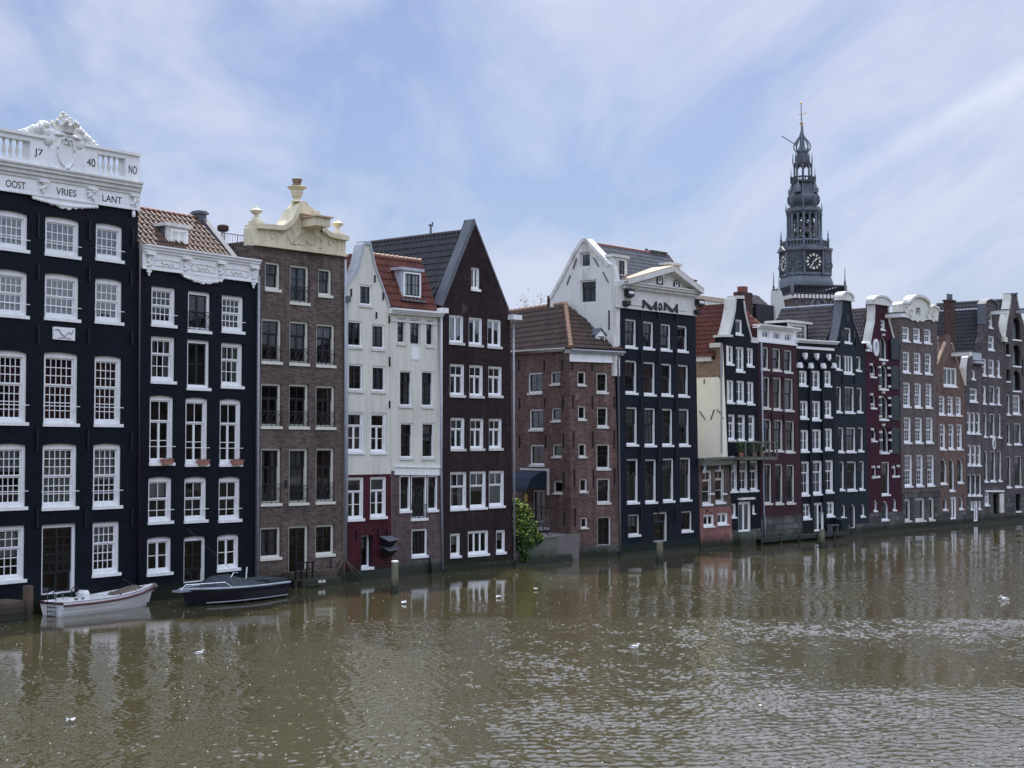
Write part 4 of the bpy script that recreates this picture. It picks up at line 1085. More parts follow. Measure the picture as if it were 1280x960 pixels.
h.pipe([(548, 397), (549.8, 592), (551.8, 712)], .045, 'pipe')
h.pipe([(536.5, 694), (536.5, 716)], .06, 'iron', name='fender_post')

# ---- HOUSE 6 dark purple gable, black tiled roof
h = HX('canal_house', 'dark purple-brown brick house with steep pointed gable and long black tiled roof', 553.8, 716)
h.win('''589 599.8 334.4 364 f0
561.6 579.8 394 431 f1
586 603.2 397 433.5 f1
609.4 626.6 399.3 435.7 f1
562.5 580.9 455 496.7 f2
586.9 604.3 456.4 497.6 f2
610.5 627.8 457.9 497.2 f2
563.4 581.3 522.2 563.8 f2
587.8 605 523 563.4 f2
611.3 627.8 523.3 563 f2
562.9 583.7 589.7 638.4 f4
587.4 608 589 637 f4
611.2 630.6 588.4 635 f4
562.9 575.6 666.6 697.5 f5
585 610.9 663.2 695.3 f5m
620.2 631.9 662.3 692.8 f5''')
gt = [(550.3, 392), (551, 378), (590, 277), (592.6, 277), (634, 385), (637.5, 394)]
h.build({'top': gt, 'bl': (553.8, 716), 'br': (641.5, 708)}, ['algae', 'mortar', 'darkbrick'], [(600, 712), (600, 703.5)], depth=8.5, zbody=h.F.hit(551, 386)[1])
r = h.root; FR = h.F; Q = h.F.hit
mb = MB().strip([Q(549.5, 381), Q(591, 275.2)], .04, .16, -.06, .42).strip([Q(591, 275.2), Q(592.8, 275.5)], .05, .1, -.06, .55); mb.strip([Q(592.6, 275.5), Q(636.5, 389)], .03, .05, -.03, .5)
mb.build('coping', 'lead', r, FR)
up, zp = Q(591, 279); ul_, zl_ = Q(549, 380.5); zp -= .35; D = FR.depth_at(up, zp, 463.8); D = min(max(D, 5), 9); ur_ = Q(637.5, 394)[0]
rA, rB = Vector((up, .5, zp)), Vector((up, D, zp))
roof = tiles([Vector((ul_ - .1, D, zl_ - .15)), Vector((ul_ - .1, .5, zl_ - .15)), rA, rB], 'tile_dark', r, FR, 'roof', tw=.25, th=.36)
tiles([Vector((ur_, .5, zl_ - .15)), Vector((ur_, D, zl_ - .15)), rB, rA], 'tile_dark', r, FR, 'roof', tw=.25, th=.36)
MB().tube([rA + Vector((0, 0, .04)), rB + Vector((0, 0, .04))], .1, seg=8).build('ridge', 'tile_mixed', roof, FR)
MB().tube([(up, 2.6, zp), (up, 2.6, zp + .55)], .05, seg=6).tube([(up - .1, 2.6, zp + .5), (up + .12, 2.6, zp + .5), (up + .12, 2.6, zp + .65)], .05, seg=6).build('vent_pipe', 'greyiron', roof, FR)
for x0, x1, yy in ((547, 553.5, 388), (634.8, 645.5, 396)):
    u0, z0 = Q(x0, yy + 3.5); u1, z1 = Q(x1, yy - 2); MB().box(u0, u1, -.35, .45, z0, z0 + .22).build('gutter_end', 'white', r, FR)
h.pipe([(640, 402), (641.3, 700)], .045, 'pipe')

# ---- HOUSE 7 corner house, two faces
C7u = udir(3300)
P7r = line_hit(WA, UM, 776, 698); P7c = line_hit(P7r, C7u, 714.5, 700)
h = House('corner_house', 'lower red-brown brick corner house with dark awning and hipped brown tiled roof', P7c, C7u)
h.win('''722 732.3 464.3 483 gs
722.7 732.2 507.4 526 gs
723.3 732.8 554.6 572.7 gs
724.7 734 598.3 616.3 gs
726 734.5 646.7 661.3 gs
745.8 759.6 466 492.5 g2
746.6 760 508.8 535.5 g2
745.8 762.4 555 588 g2
746.3 762.7 598 630.6 g2
747 763.8 645.8 681.3 gd door''')
h.build({'top': [(711.5, 437), (773, 440)], 'bl': (714.7, 700), 'br': (776, 698)}, ['algae', 'mortar', 'redbrown'], [(745, 696), (745, 682)], sides=False)
r = h.root; FR = h.F; Q = h.F.hit
h.anchors([(715.5, 450, 463), (740, 452, 464), (767, 454, 464), (716, 494, 509), (740.3, 495, 511), (767.5, 496, 511), (716.5, 539, 560), (740.7, 539, 559), (767.5, 538, 560), (717.8, 586, 608), (741.5, 586, 609), (768, 585, 606), (718.7, 635, 658)])
h.cornice((710.5, 436), (777.5, 439.5), .2, .3, 'palelead', 'gutter')
a, b = h.line((711.8, 452), (773.5, 454)); MB().beam(a, b, 0, .62, -.05, 0).beam(a, b, 0, .06, -.09, 0).build('fascia', 'white', r, FR)
h.pipe([(773, 444), (771, 450), (773.5, 640), (774.5, 694)], .045, 'greyiron')
# left face
uA = (Vector((0.514, -0.857, 0)))
W7 = 6.2
FA = Frame(P7c - uA * W7, uA)
class Sub(House):
    def __init__(s, root, F_): s.F = F_; s.root = root; s.holes = []; s.wins = []
hs = Sub(r, FA)
hs.win('''660 677.7 466 493.3 g1
661.6 679 511.6 539 g1
662.5 680.2 556 583.3 g1
688 700 464.3 482 gs
689 701 510 528 gs
690.3 702 555 572.7 gs
691.5 703 601 618 gs
665.5 681 613 652 gd door''')
bot = FA.hit(714, 700)[0]
hs.build({'top': [(638, 441), (711.3, 437)], 'bl': (636, 690), 'br': (714.3, 700)}, ['plinth', 'redbrown'], [(700, 688)], sides=False)
QA = FA.hit
hs.anchors([(648.5, 450, 463), (680.5, 450, 463), (703, 450, 462), (649.5, 497, 512), (681, 497, 508), (703.7, 496, 512), (649.5, 544, 560), (682, 544, 560), (704.5, 542, 559), (705, 590, 611), (705.5, 640, 656)])
hs.cornice((636, 439.5), (711.5, 434.5), .16, .3, 'offwhite', 'gutter')
ft = [Vector((.45, .5)), Vector((h.ur - .02, .5)), Vector((h.ur - .02, 4.2))] + [Vector(((FA.world(.05, .45) - FR.o).dot(FR.u), -(FA.world(.05, .45) - FR.o).dot(FR.n)))] + [Vector(((FA.world(W7 - .4, .5) - FR.o).dot(FR.u), -(FA.world(W7 - .4, .5) - FR.o).dot(FR.n)))]
zt_ = FR.P(711, 440).z; n_ = len(ft)
MB().add([(v.x, v.y, z) for z in (-.4, zt_) for v in ft], [(i, (i + 1) % n_, n_ + (i + 1) % n_, n_ + i) for i in range(n_)] + [tuple(range(n_, 2 * n_))]).build('inner_wall', 'redbrown', r, FR)
# roof: two slopes meeting on a hip (built in the right face's frame)
def inF(fr, w): v = w - fr.o; return Vector((v.dot(fr.u), -v.dot(fr.n), v.z))
zE = FR.P(711, 435.5).z
A0 = inF(FR, FA.world(QA(630, 440)[0], -.25, zE)); C0 = inF(FR, P7c + Vector((0, 0, zE))) + Vector((-.25, -.3, 0))
B0 = Vector((FR.P(777, 437).x, -.25, zE))
dA = 2.6; Ppt = FR.P(707, 380, dA)
nF = (FA.u); Qp = Ppt - inF(FR, FR.o + FA.u * 6.5)      # ridge runs parallel to the left face
A0 = C0 - inF(FR, FR.o + FA.u * 6.5)
roof = tiles([A0, C0, Ppt, Qp], 'tile_darkbrown', r, FR, 'roof', tw=.26, th=.34, amp=.055)
tiles([C0, B0, Ppt], 'tile_darkbrown', r, FR, 'roof', tw=.26, th=.34, amp=.055)
mb = MB(); n = 14
for i in range(n):
    a_, b_ = C0.lerp(Ppt, i / n), C0.lerp(Ppt, (i + .95) / n); mb.tube([a_ + Vector((0, 0, .05)), b_ + Vector((0, 0, .07))], [.13, .1], seg=8)
for i in range(16):
    a_, b_ = Qp.lerp(Ppt, i / 16), Qp.lerp(Ppt, (i + .95) / 16); mb.tube([a_ + Vector((0, 0, .03)), b_ + Vector((0, 0, .05))], [.08, .1], seg=8)
mb.build('ridge', 'ridge_orange', roof, FR)
# pointed dormer
p0 = FR.P(745, 435, .35); p1 = FR.P(756.5, 436, .35); zt = FR.P(750, 419, .35).z; pk = FR.P(750.5, 411, .35).z
um = (p0.x + p1.x) / 2
dorm = MB().prism([(p0.x, p0.z - .1), (p1.x, p0.z - .1), (p1.x, zt), (um, pk), (p0.x, zt)], .35, .45).build('dormer', 'white', r, FR)
MB().prism([(p0.x - .06, zt - .03), (um, pk - .02), (p1.x + .06, zt - .03), (p1.x + .06, zt + .03), (um, pk + .05), (p0.x - .06, zt + .03)], .28, 1.6).build('dormer_roof', 'lead', dorm, FR)
MB().box(p0.x + .02, p1.x - .02, .45, 1.5, p0.z - .1, zt - .02).build('dormer_cheek', 'palelead', dorm, FR)
window(dorm, Frame(FR.o - FR.n * .28, FR.u), p0.x + .07, p1.x - .07, p0.z, zt - .02, S('white', 'blacksash', ((1, 1, 2, 2),), fw=.04, rec=0, sill=None))
# awning, door, landing
u0, z1 = QA(650.5, 588); u1, z0 = QA(683.5, 613.5); 
aw = MB(); n = 8
pr = [(-.02, z1), (-.45, z1 - .08), (-.85, z1 - .3), (-1.1, z1 - .7), (-1.15, z0 + .12)]
vs = [(u, y, z) for u in (u0, u1) for (y, z) in pr]; k = len(pr)
aw.add(vs, [(i, i + 1, k + i + 1, k + i) for i in range(k - 1)])
aw.add([(u0, y, z) for y, z in pr] + [(u0, -.02, z0 + .12)], [tuple(range(k + 1))]); aw.add([(u1, y, z) for y, z in pr] + [(u1, -.02, z0 + .12)], [tuple(range(k + 1))])
m_ = 14
for i in range(m_):
    a_, b_ = u0 + (u1 - u0) * i / m_, u0 + (u1 - u0) * (i + 1) / m_
    aw.add([(a_, -1.155, z0 + .12), (b_, -1.155, z0 + .12), (b_, -1.155, z0 - .02), ((a_ + b_) / 2, -1.155, z0 - .07), (a_, -1.155, z0 - .02)], [(0, 1, 2, 3, 4)])
awn = aw.build('awning', 'awning', r, FA)
u_, z_ = QA(649.5, 586); ub, zb = QA(687, 584.5); MB().box(u0 + .1, u1 + .25, -.1, 0.0, z1 + .02, z1 + .12).box(u1 + .15, u1 + .25, -.1, 0, z0 - .2, z1 + .02).build('awning_rail', 'offwhite', awn, FA)
u_, z_ = QA(659, 621); MB().box(u_ - .18, u_ + .1, -.05, 0, z_ - .25, z_ + .15).build('notice_board', 'yellow', r, FA)
# landing with stair and rail on the left face
u0, z0 = QA(655, 657); u1, _ = QA(687, 655)
ld = MB().box(u0, u1, -.9, 0, z0 - .12, z0); 
for i in range(5): ld.box(u1 - .9 + i * .05, u1 + .25, -.9 + .12 * i, -.9 + .12 * (i + 1), z0 - .35 - i * .25, z0 - .3 - i * .25)
land = ld.build('landing', 'palelead', r, FA)
mb = MB(); railing(mb, u0, u1, z0, z0 + .9, -.85, False); mb.tube([(u0, 0, z0 + 1.0), (u1 + .3, 0, z0 + 1.0)], .02); mb.build('railing', 'iron', land, FA)
for x_ in (u0 + .1, u1 - .1): MB().box(x_ - .06, x_ + .06, -.85, -.73, -.2, z0 - .12).build('landing_leg', 'greyiron', land, FA)

# ---- HOUSE 8 with the white frieze
h = HX('canal_house', 'blue-black house with white pediment lettered MOM and a white gabled side wall', 776.3, 697)
h.win('''781.5 796 399 436 h1
804 817.5 402 437.7 h1
825.8 839 405 439.4 h1
847 859.6 407 441 h1
781.8 796.7 450.5 493.3 h2
804.9 819.5 452.5 495.3 h2
826.8 840.3 454.5 496 h2
847.9 861 456 497 h2
783 797.3 508.8 558 h3
805.7 819.8 510 558.9 h3
827.7 841.4 510.8 558.6 h3
848.8 862 511 558.6 h3
783.8 798.4 573.5 630.3 h4
806.6 821 574 629.8 h4
828.8 842.8 573 628.4 h4
850 864 572 627 h4
785.4 800 643 671 h5
817 835.3 640 677 hd door
852 865.6 638.8 665.8 h5''')
h.build({'top': [(767.3, 352), (869, 374)], 'bl': (776.3, 697), 'br': (874.8, 688)}, ['algae', 'slatewall', 'navy2', 'offwhite'], [(825, 687), (825, 676), (820, 389)], depth=4.3, inset=.6)
r = h.root; FR = h.F; Q = h.F.hit
h.anchors([(x, y, y + 17) for x in (800.8, 822.5, 844.5) for y in (380 + (x - 800) * .12, 439, 498, 560, 634)])
def U(px, py): return Q(px, py)[0]
a, b = h.line((768.3, 384.2), (868.7, 395.4)); H_ = Q(783.3, 359)[1] - Q(783.3, 386)[1]
def zl(u): return a[1] + (b[1] - a[1]) * (u - a[0]) / (b[0] - a[0])
fz = MB().beam(a, b, 0, H_, -.08, .3).beam(a, b, 0, .07, -.13, .3).beam((a[0] + .9, zl(a[0] + .9)), (b[0] - .9, zl(b[0] - .9)), .2, H_ - .2, -.12, -.07).build('frieze', 'offwhite', r, FR)
e0 = (a[0] + .35, zl(a[0] + .35)); e1 = (b[0] + .2, zl(b[0] + .2))
mb = MB()
for d0, d1, p in ((.0, .08, .2), (.083, .2, .32), (.203, .27, .38)): mb.beam(e0, e1, H_ + d0, H_ + d1, -p, .35)
n = 30
for i in range(n):
    u = e0[0] + .1 + (e1[0] - e0[0] - .3) * i / n; mb.box(u, u + .07, -.32, -.08, zl(u) + H_ - .09, zl(u) + H_ - .002)
mb.build('cornice', 'offwhite', r, FR)
ap = Q(833.3, 335); fl = (e0[0] + .15, zl(e0[0]) + H_ + .27); frp = (e1[0] - .05, zl(e1[0]) + H_ + .27)
ped = MB().prism([fl, frp, ap], -.1, .2).build('pediment', 'offwhite', r, FR)
MB().strip([fl, ap], .06, .2, -.5, .25).strip([ap, frp], .06, .2, -.5, .25).build('raking_cornice', 'offwhite', ped, FR)
# little lead roof of the pediment, left slope seen from outside
v = [Vector((fl[0], -.5, fl[1] + .1)), Vector((ap[0], -.5, ap[1] + .1)), Vector((frp[0], -.5, frp[1] + .1))]
bk = 1.9
MB().add([v[0], v[1], v[2], v[0] + Vector((0, bk, 0)), v[1] + Vector((0, bk + .3, 0)), v[2] + Vector((0, bk, 0)),
          v[0] - Vector((0, 0, .05)), v[1] - Vector((0, 0, .05)), v[2] - Vector((0, 0, .05))], [(0, 1, 4, 3), (1, 2, 5, 4), (0, 6, 7, 1), (1, 7, 8, 2)]).build('pediment_roof', 'fawn', ped, FR)
for x0, x1, ya, yb in ((818.5, 825.8, 344.5, 356.5), (839.5, 846.7, 350, 360.5)):
    u0, z1 = Q(x0, ya); u1, z0 = Q(x1, yb)
    mb = MB().ring(head(u0, u1, z0, z1, 'round'), [((u0 + u1) / 2 + (p[0] - (u0 + u1) / 2) * .7, z0 + .06 + (p[1] - z0) * .8) for p in head(u0, u1, z0, z1, 'round')], -.16, -.1).build('pediment_light', 'black', ped, FR)
    MB().prism([((u0 + u1) / 2 + (p[0] - (u0 + u1) / 2) * .7, z0 + .06 + (p[1] - z0) * .8) for p in head(u0, u1, z0, z1, 'round')], -.13, -.1).build('light_infill', 'white', mb, FR)
    MB().box((u0 + u1) / 2 - .06, (u0 + u1) / 2 + .06, -.14, -.128, (z0 + z1) / 2 - .05, (z0 + z1) / 2 + .1).build('light_pane', 'black', mb, FR)
u0, u1 = U(800.5, 384), U(844.5, 384); zt0, zt1 = Q(822, 389.5)[1], Q(822, 377.5)[1]; W_ = u1 - u0
sl = (b[1] - a[1]) / (b[0] - a[0]) * .4
def glyph(polys, x0, x1, z0_, z1_):
    mb = MB()
    for pl in polys: mb.prism([(u0 + W_ * (x0 + (x1 - x0) * p[0]), z0_ + (z1_ - z0_) * p[1] + sl * W_ * (x0 + (x1 - x0) * p[0] - .5)) for p in pl], -.16, -.122)
    return mb
Mg = [[(0, .12), (.13, .2), (.13, 1), (0, 1)], [(.10, 1), (.135, .62), (.58, .02), (.62, .35)], [(.52, .1), (.62, .02), (.98, .85), (.86, .8)], [(.86, .1), (1, .0), (1, 1), (.86, .95)]]
glyph(Mg, 0, .40, zt0, zt1).build('letter_m', 'black', fz, FR); glyph(Mg, .6, 1, zt0, zt1).build('letter_m', 'black', fz, FR)
uc_, zc_ = u0 + W_ * .5, (zt0 + zt1) / 2
MB().ring([(uc_ + .16 * math.cos(t * math.pi / 8), zc_ + .21 * math.sin(t * math.pi / 8)) for t in range(16)], [(uc_ + .075 * math.cos(t * math.pi / 8), zc_ + .11 * math.sin(t * math.pi / 8)) for t in range(16)], -.16, -.122).build('letter_o', 'black', fz, FR)
for x0, x1, ya, yb in ((778.5, 786.7, 361.7, 373), (776, 782, 376, 383.5), (866.7, 874.5, 374, 384), (865.5, 869.5, 387.5, 394)):
    u0_, z1 = Q(x0, ya); u1_, z0 = Q(x1, yb)
    mb = MB().box(u0_, u1_, -.34, -.085, z0 + (z1 - z0) * .15, z1); mb.ball(((u0_ + u1_) / 2, -.24, z0 + .1), (u1_ - u0_) * .42, .14, .12)
    mb.build('bracket', 'black', fz, FR); 
    if z1 - z0 > .35: MB().box(u0_ + .07, u1_ - .07, -.36, -.34, z1 - .22, z1 - .1).build('bracket_face', 'white', fz, FR)
# left side wall (seen over the corner house)
u_l = Q(767.2, 352)[0] - .02
Dp = 5.2
FS = Frame(FR.world(u_l, Dp), FR.n)
hs = Sub(r, FS)
hs.win('''724.5 738 315 335 hw1
724.8 745.5 350 379 hw''')
FS.extra = True
hs.build({'top': [(687.7, 372), (705, 341), (716, 318), (728, 299.5), (733, 299.3), (745, 312), (761.7, 331), (764.5, 332), (767.4, 352)], 'bl': (686, 470), 'br': (767.6, 470), 'zb': FR.P(770, 470).z}, ['old_white'], [], sides=False)
QS = FS.hit
hs.out = None
mb = MB().strip([QS(*p) for p in [(687.7, 372), (705, 341), (716, 318), (728, 299.5), (733, 299.3), (745, 312), (761.7, 331)]], .05, .12, -.06, .5); mb.build('coping', 'old_white', r, FS)
for x0, x1, ya, yb in ((721, 717, 323, 336), (713, 709, 344, 356), (742, 749, 322, 333), (754, 761, 340, 353)):
    p, q = QS(x0, ya), QS(x1, yb); MB().tube([(p[0], -.03, p[1]), (q[0], -.03, q[1])], .03, seg=4).build('wall_anchor', 'iron', r, FS)
p, q = QS(761, 388), QS(763.5, 412); MB().box(p[0], p[0] + .06, -.05, 0, q[1], p[1]).build('wall_anchor', 'iron', r, FS)
p = QS(688, 372); MB().box(p[0] - .3, p[0] + .02, .1, .6, p[1] - .9, p[1] + .12).build('chimney_stub', 'chimneybrick', r, FS)
# white front return between side gable and frieze, then roof
def yz(px, py): u, z = QS(px, py); return Dp - u, z     # depth behind the front, height
yp, zp = yz(731, 302); ye, ze = yz(762, 331)
u_r = Q(869, 372)[0]
ze = Q(775, 348)[1]; ye = .1; yb_ = yz(688, 372)[0]
e0 = Vector((u_l + .1, max(ye, .1), ze)); rl = Vector((u_l + .1, yp, zp - .1))
dr = yp; t = Frame(FR.world(0, yp), FR.u); ur_ = t.hit(834.6, 330)[0]; rr_ = Vector((ur_, yp, zp - .1)); e1 = Vector((u_r - .1, max(ye, .1), ze))
roof = tiles([e0, e1, rr_, rl], 'tile_grey', r, FR, 'roof', tw=.24, th=.3)
zb_ = yz(688, 372)[1]
tiles([Vector((u_r - .1, yb_, zb_)), Vector((u_l + .1, yb_, zb_)), rl, rr_], 'tile_grey', r, FR, 'roof', tw=.24, th=.3)
tiles([e1, Vector((u_r - .1, yb_, zb_)), rr_], 'tile_grey', r, FR, 'roof', tw=.24, th=.3)
MB().tube([rl + Vector((0, 0, .06)), rr_ + Vector((0, 0, .06)), e1 + Vector((0, 0, .06))], .09, seg=8).build('ridge', 'ridge_red', roof, FR)
MB().box(u_l + .03, u_r, .02, .4, Q(770, 352)[1] - .4, ze - .02).build('attic_wall', 'offwhite', r, FR)
for x0, x1, ya, yb, yd in ((766, 784, 322, 344, .25), (837.5, 850.5, 331.5, 349, .5)):
    p0 = FR.P(x0, yb, yd); p1 = FR.P(x1, yb, yd); zt = FR.P((x0 + x1) / 2, ya, yd).z
    dorm = MB().box(p0.x, p1.x, yd, yd + .1, p0.z - .1, zt).box(p0.x - .08, p1.x + .08, yd - .1, yd + 1.5, zt, zt + .12).build('dormer', 'offwhite', r, FR)
    MB().box(p0.x + .02, p1.x - .02, yd + .1, yd + 1.3, p0.z - .1, zt - .003).build('dormer_cheek', 'offwhite', dorm, FR)
    w3 = (p1.x - p0.x)
    window(dorm, Frame(FR.o - FR.n * (yd - .08), FR.u), p0.x + w3 * .3, p1.x - w3 * .22, p0.z + .05, zt - .12, S('offwhite', 'black', ((1, 2, 1, 1),), fw=.04, rec=0, sill=None))
t = Frame(FR.world(0, yp + .3), FR.u)
for x0, x1, ya, yb in ((807, 825.5, 314, 326), (853, 862.7, 350, 362)):
    p, q = t.hit(x0, ya), t.hit(x1, yb); MB().box(p[0], q[0], yp - .1, yp + .6, q[1] - .8, p[1] - .05).box(p[0] - .05, q[0] + .05, yp - .15, yp + .65, p[1] - .05, p[1] + .03).build('chimney', 'greybrick', roof, FR)
p = t.hit(806, 313.5); MB().tube([(p[0], yp + .2, p[1] - .5), (p[0], yp + .2, p[1] + .1)], .09, seg=8).build('chimney_pot', 'lead', roof, FR)
# ---- HOUSE 9 low front with terrace
h = HX('canal_house', 'very low brown house with patched red brick foot and flat terrace under the cream wall', 876.3, 689)
h.win('''878 890.5 587.8 632.5 i1
894.4 906.2 586.6 630 i1
879.5 893 643 659.5 i2
897 910 641 657 i2''')
h.build({'top': [(873.5, 579), (914, 579)], 'bl': (876.3, 689), 'br': (916.3, 686)}, ['algae', 'mortar', 'freshbrick', 'brown'], [(895, 684), (895, 678), (895, 634)], depth=3.4)
r = h.root; FR = h.F; Q = h.F.hit
a, b = h.line((873.5, 581), (914, 578.5)); MB().beam(a, b, -.08, .22, -.25, .3).beam(a, b, .22, .34, -.32, .4).build('terrace_edge', 'concrete', r, FR)
a, b = h.line((877.5, 577.5), (913.5, 571)); mb = MB().tube([(a[0], -.2, a[1]), (b[0], -.2, b[1])], .06, seg=6)
for t in (0, .5, 1): u = a[0] + (b[0] - a[0]) * t; mb.tube([(u, -.2, a[1] - .5), (u, -.2, a[1] + (b[1] - a[1]) * t)], .04, seg=5)
mb.tube([(a[0], -.2, a[1] - .1), (a[0] - .15, -.2, a[1] - .6)], .05, seg=5); mb.build('pipe_rail', 'palelead', r, FR)
h.anchors([(883, 637, 640)])
for x in (889.5, 905.5):
    u, z = Q(x, 618.5); MB().box(u - .45, u + .12, -.12, -.06, z, z + .1).build('window_bar', 'offwhite', r, FR)

# ---- HOUSE 10 black bell gable with cream side wall
h = HX('canal_house', 'black house with white-edged neck gable, cream side wall and a projecting iron balcony', 916.5, 687)
h.win('''919.5 928 399.4 419.6 js
908 917 432 457 j1
920 930.4 433.5 466 j1
933.5 942 434.8 459.4 j1
908.7 917.6 475 505 j1
920.8 931 475.8 505.5 j1
933.8 942.7 477 506.8 j1
910.4 919.2 517.8 552 j3
922.4 932 518.5 553 j3
935.7 943.9 519 553 j3
913 922.2 575.8 616 j3
924.6 935.2 575.8 615.5 j3
937.5 947.8 575.8 614.8 j3
914.3 920.3 629.5 648 js
923 938.5 627 664.5 jd door
940.6 944 631 643 js''')
gt = [(903.2, 421), (909.5, 419), (911.5, 412), (914.5, 400), (917, 387), (918, 374), (918.5, 372.3), (929.2, 372.3), (929.6, 376), (931, 388.8), (934.5, 405), (939, 421.5), (946.3, 422)]
h.build({'top': gt, 'bl': (916.5, 687), 'br': (951.6, 681)}, ['algae', 'stone', 'navy'], [(930, 679), (930, 662)], depth=4, zbody=h.F.hit(903, 446)[1])
r = h.root; FR = h.F; Q = h.F.hit
MB().strip([Q(*p) for p in [(901, 418.5), (912.5, 418.5)]], .0, .12, -.2, .5).build('coping', 'offwhite', r, FR)
mb = MB().strip([Q(*p) for p in gt[1:7]], .05, .15, -.05, .62)
mb.strip([Q(*p) for p in gt[6:8]], .12, .05, -.08, .5); mb.strip([Q(*p) for p in gt[8:12]], .04, .07, -.05, .45); mb.strip([Q(*p) for p in [(938.5, 421.5), (947, 422.5)]], .0, .3, -.06, .3)
mb.build('coping', 'offwhite', r, FR)
up, zp = Q(924, 380); D = 4.2; ue, ze = Q(903.5, 437)
FSd = Frame(FR.world(ue, D), FR.n)
hs = Sub(r, FSd)
b0 = FSd.hit(880, 567)[1]
hs.build({'top': [(866, 447), (888.8, 445.6), (888.8, 430.5), (903.3, 428.5)], 'bl': (864, 610), 'br': (903.6, 610), 'zb': FR.P(905, 585).z}, ['cream_wall', 'tanbrick'], [(890, 471.5)], sides=False)
QS = FSd.hit
pa, pb = QS(866, 446), QS(890, 445); MB().box(pa[0], pb[0] + .03, -.14, .05, pb[1] - .28, pb[1] + .03).build('fascia', 'offwhite', r, FSd)
pa, pb = QS(888.6, 430), QS(901.5, 428.5); MB().box(pa[0], pb[0], -.14, .05, pb[1] - .24, pb[1]).build('fascia', 'offwhite', r, FSd)
for pts in (((874.5, 514), (882, 524.5)), ((888.5, 524.5), (893, 512)), ((896, 512), (901.5, 517), (902, 522.5), (905, 522.5)), ((880.5, 447), (880.5, 455)), ((880.5, 474), (880.5, 480)), ((898.5, 470), (902, 475))):
    MB().tube([(QS(*p)[0], -.03, QS(*p)[1]) for p in pts], .028, seg=4).build('wall_anchor', 'iron', r, FSd)
p, q = FSd.hit(903.5, 432), FSd.hit(906.5, 566); MB().tube([(p[0] - .08, -.06, p[1]), (p[0] - .08, -.06, q[1])], .045, seg=6).build('downpipe', 'pipe', r, FSd)
zev = QS(875, 446)[1]
# left roof slope: from the side eaves up to the ridge
rA, rB = Vector((up, .5, zp)), Vector((up, D + 2.5, zp))
slope = [Vector((ue - .15, D + 2.5, zev - .05)), Vector((ue - .15, .45, zev - .05)), rA, rB]
roof = tiles(slope, 'tile_red', r, FR, 'roof', tw=.22, th=.3)
uR, zR = Q(946, 424)
tiles([Vector((uR, .5, zR)), Vector((uR, D + 2.5, zR)), rB, rA], 'tile_red', r, FR, 'roof', tw=.22, th=.3)
MB().tube([rA, rB], .1, seg=8).build('ridge', 'tile_darkbrown', roof, FR)
hp0 = FR.P(930, 389, 1.7); hp1 = FR.P(951, 407, 1.1); e_l = FR.P(938, 424, .5); e_r = FR.P(953, 424, .5); e_r.z = e_l.z
tiles([e_l, e_r, hp1, hp0], 'tile_red', r, FR, 'roof', tw=.22, th=.3)
mb = MB()
for i in range(9): a_, b_ = hp0.lerp(hp1, i / 9), hp0.lerp(hp1, (i + .9) / 9); mb.tube([a_, b_ + Vector((0, 0, .03))], [.11, .08], seg=7)
mb.build('hip_ridge', 'ridge_orange', roof, FR)
# balcony
u0, z0 = Q(912.5, 574.5); u1, _ = Q(957, 574.5); z1 = Q(935, 552)[1]; zf = Q(935, 571)[1]
u1 -= .35
bal = MB().box(u0, u1, -1.0, 0, zf - .16, zf).build('balcony', 'concrete', r, FR)
mb = MB()
for i in range(5):
    u = u0 + .04 + (u1 - u0 - .08) * i / 4; mb.box(u - .04, u + .04, -1.0, -.94, zf, z1)
mb.box(u0, u1, -1.01, -.93, z1 - .07, z1 + .0).box(u0, u0 + .07, -.93, 0, z1 - .07, z1).box(u1 - .07, u1, -.93, 0, z1 - .07, z1)
mb.build('balustrade', 'concrete', bal, FR)
mb = MB(); railing(mb, u0, u1, zf, z1 - .05, -.97, True); 
mb.build('railing', 'iron', bal, FR)
for i, (dx, hh) in enumerate(((.35, .75), (1.7, .85), (2.5, .5))):
    if u0 + dx > u1 - .3: continue
    t = thing('potted_shrub', ('rounded dark shrub in a pot at the left end of the balcony', 'tallest dark shrub in a pot near the right end of the balcony', 'low shrub in a pot on the balcony')[i], 'plant', FR.m @ Matrix.Translation((u0 + dx, -.5, zf)), 'potted shrubs on the balcony')
    MB().lathe([(.11, 0), (.15, .25), (.14, .25)], (0, 0, 0), 10).build('pot', 'terracotta', t)
    mb = MB()
    for k in range(240):
        p = Vector((random.gauss(0, .13), random.gauss(0, .13), .3 + random.random() * (hh - .25)))
        d1 = Vector((random.uniform(-1, 1), random.uniform(-1, 1), random.uniform(-1, 1))).normalized() * .05; d2 = d1.cross(Vector((random.uniform(-1, 1), 1, random.uniform(-1, 1)))).normalized() * .03
        mb.add([p - d1, p + d2, p + d1, p - d2], [(0, 1, 2, 3)])
    mb.build('foliage', 'leafdark', t)
a, b = Q(938, 628), Q(938, 628)
u0, z1 = Q(922, 625); u1, _ = Q(940.5, 625); MB().box(u0, u1, -.2, 0, z1, z1 + .12).build('door_canopy', 'offwhite', r, FR)
u, z = Q(929, 664.5); MB().box(u - .8, u + .8, -.35, 0, -.3, z).build('door_step', 'concrete', r, FR)

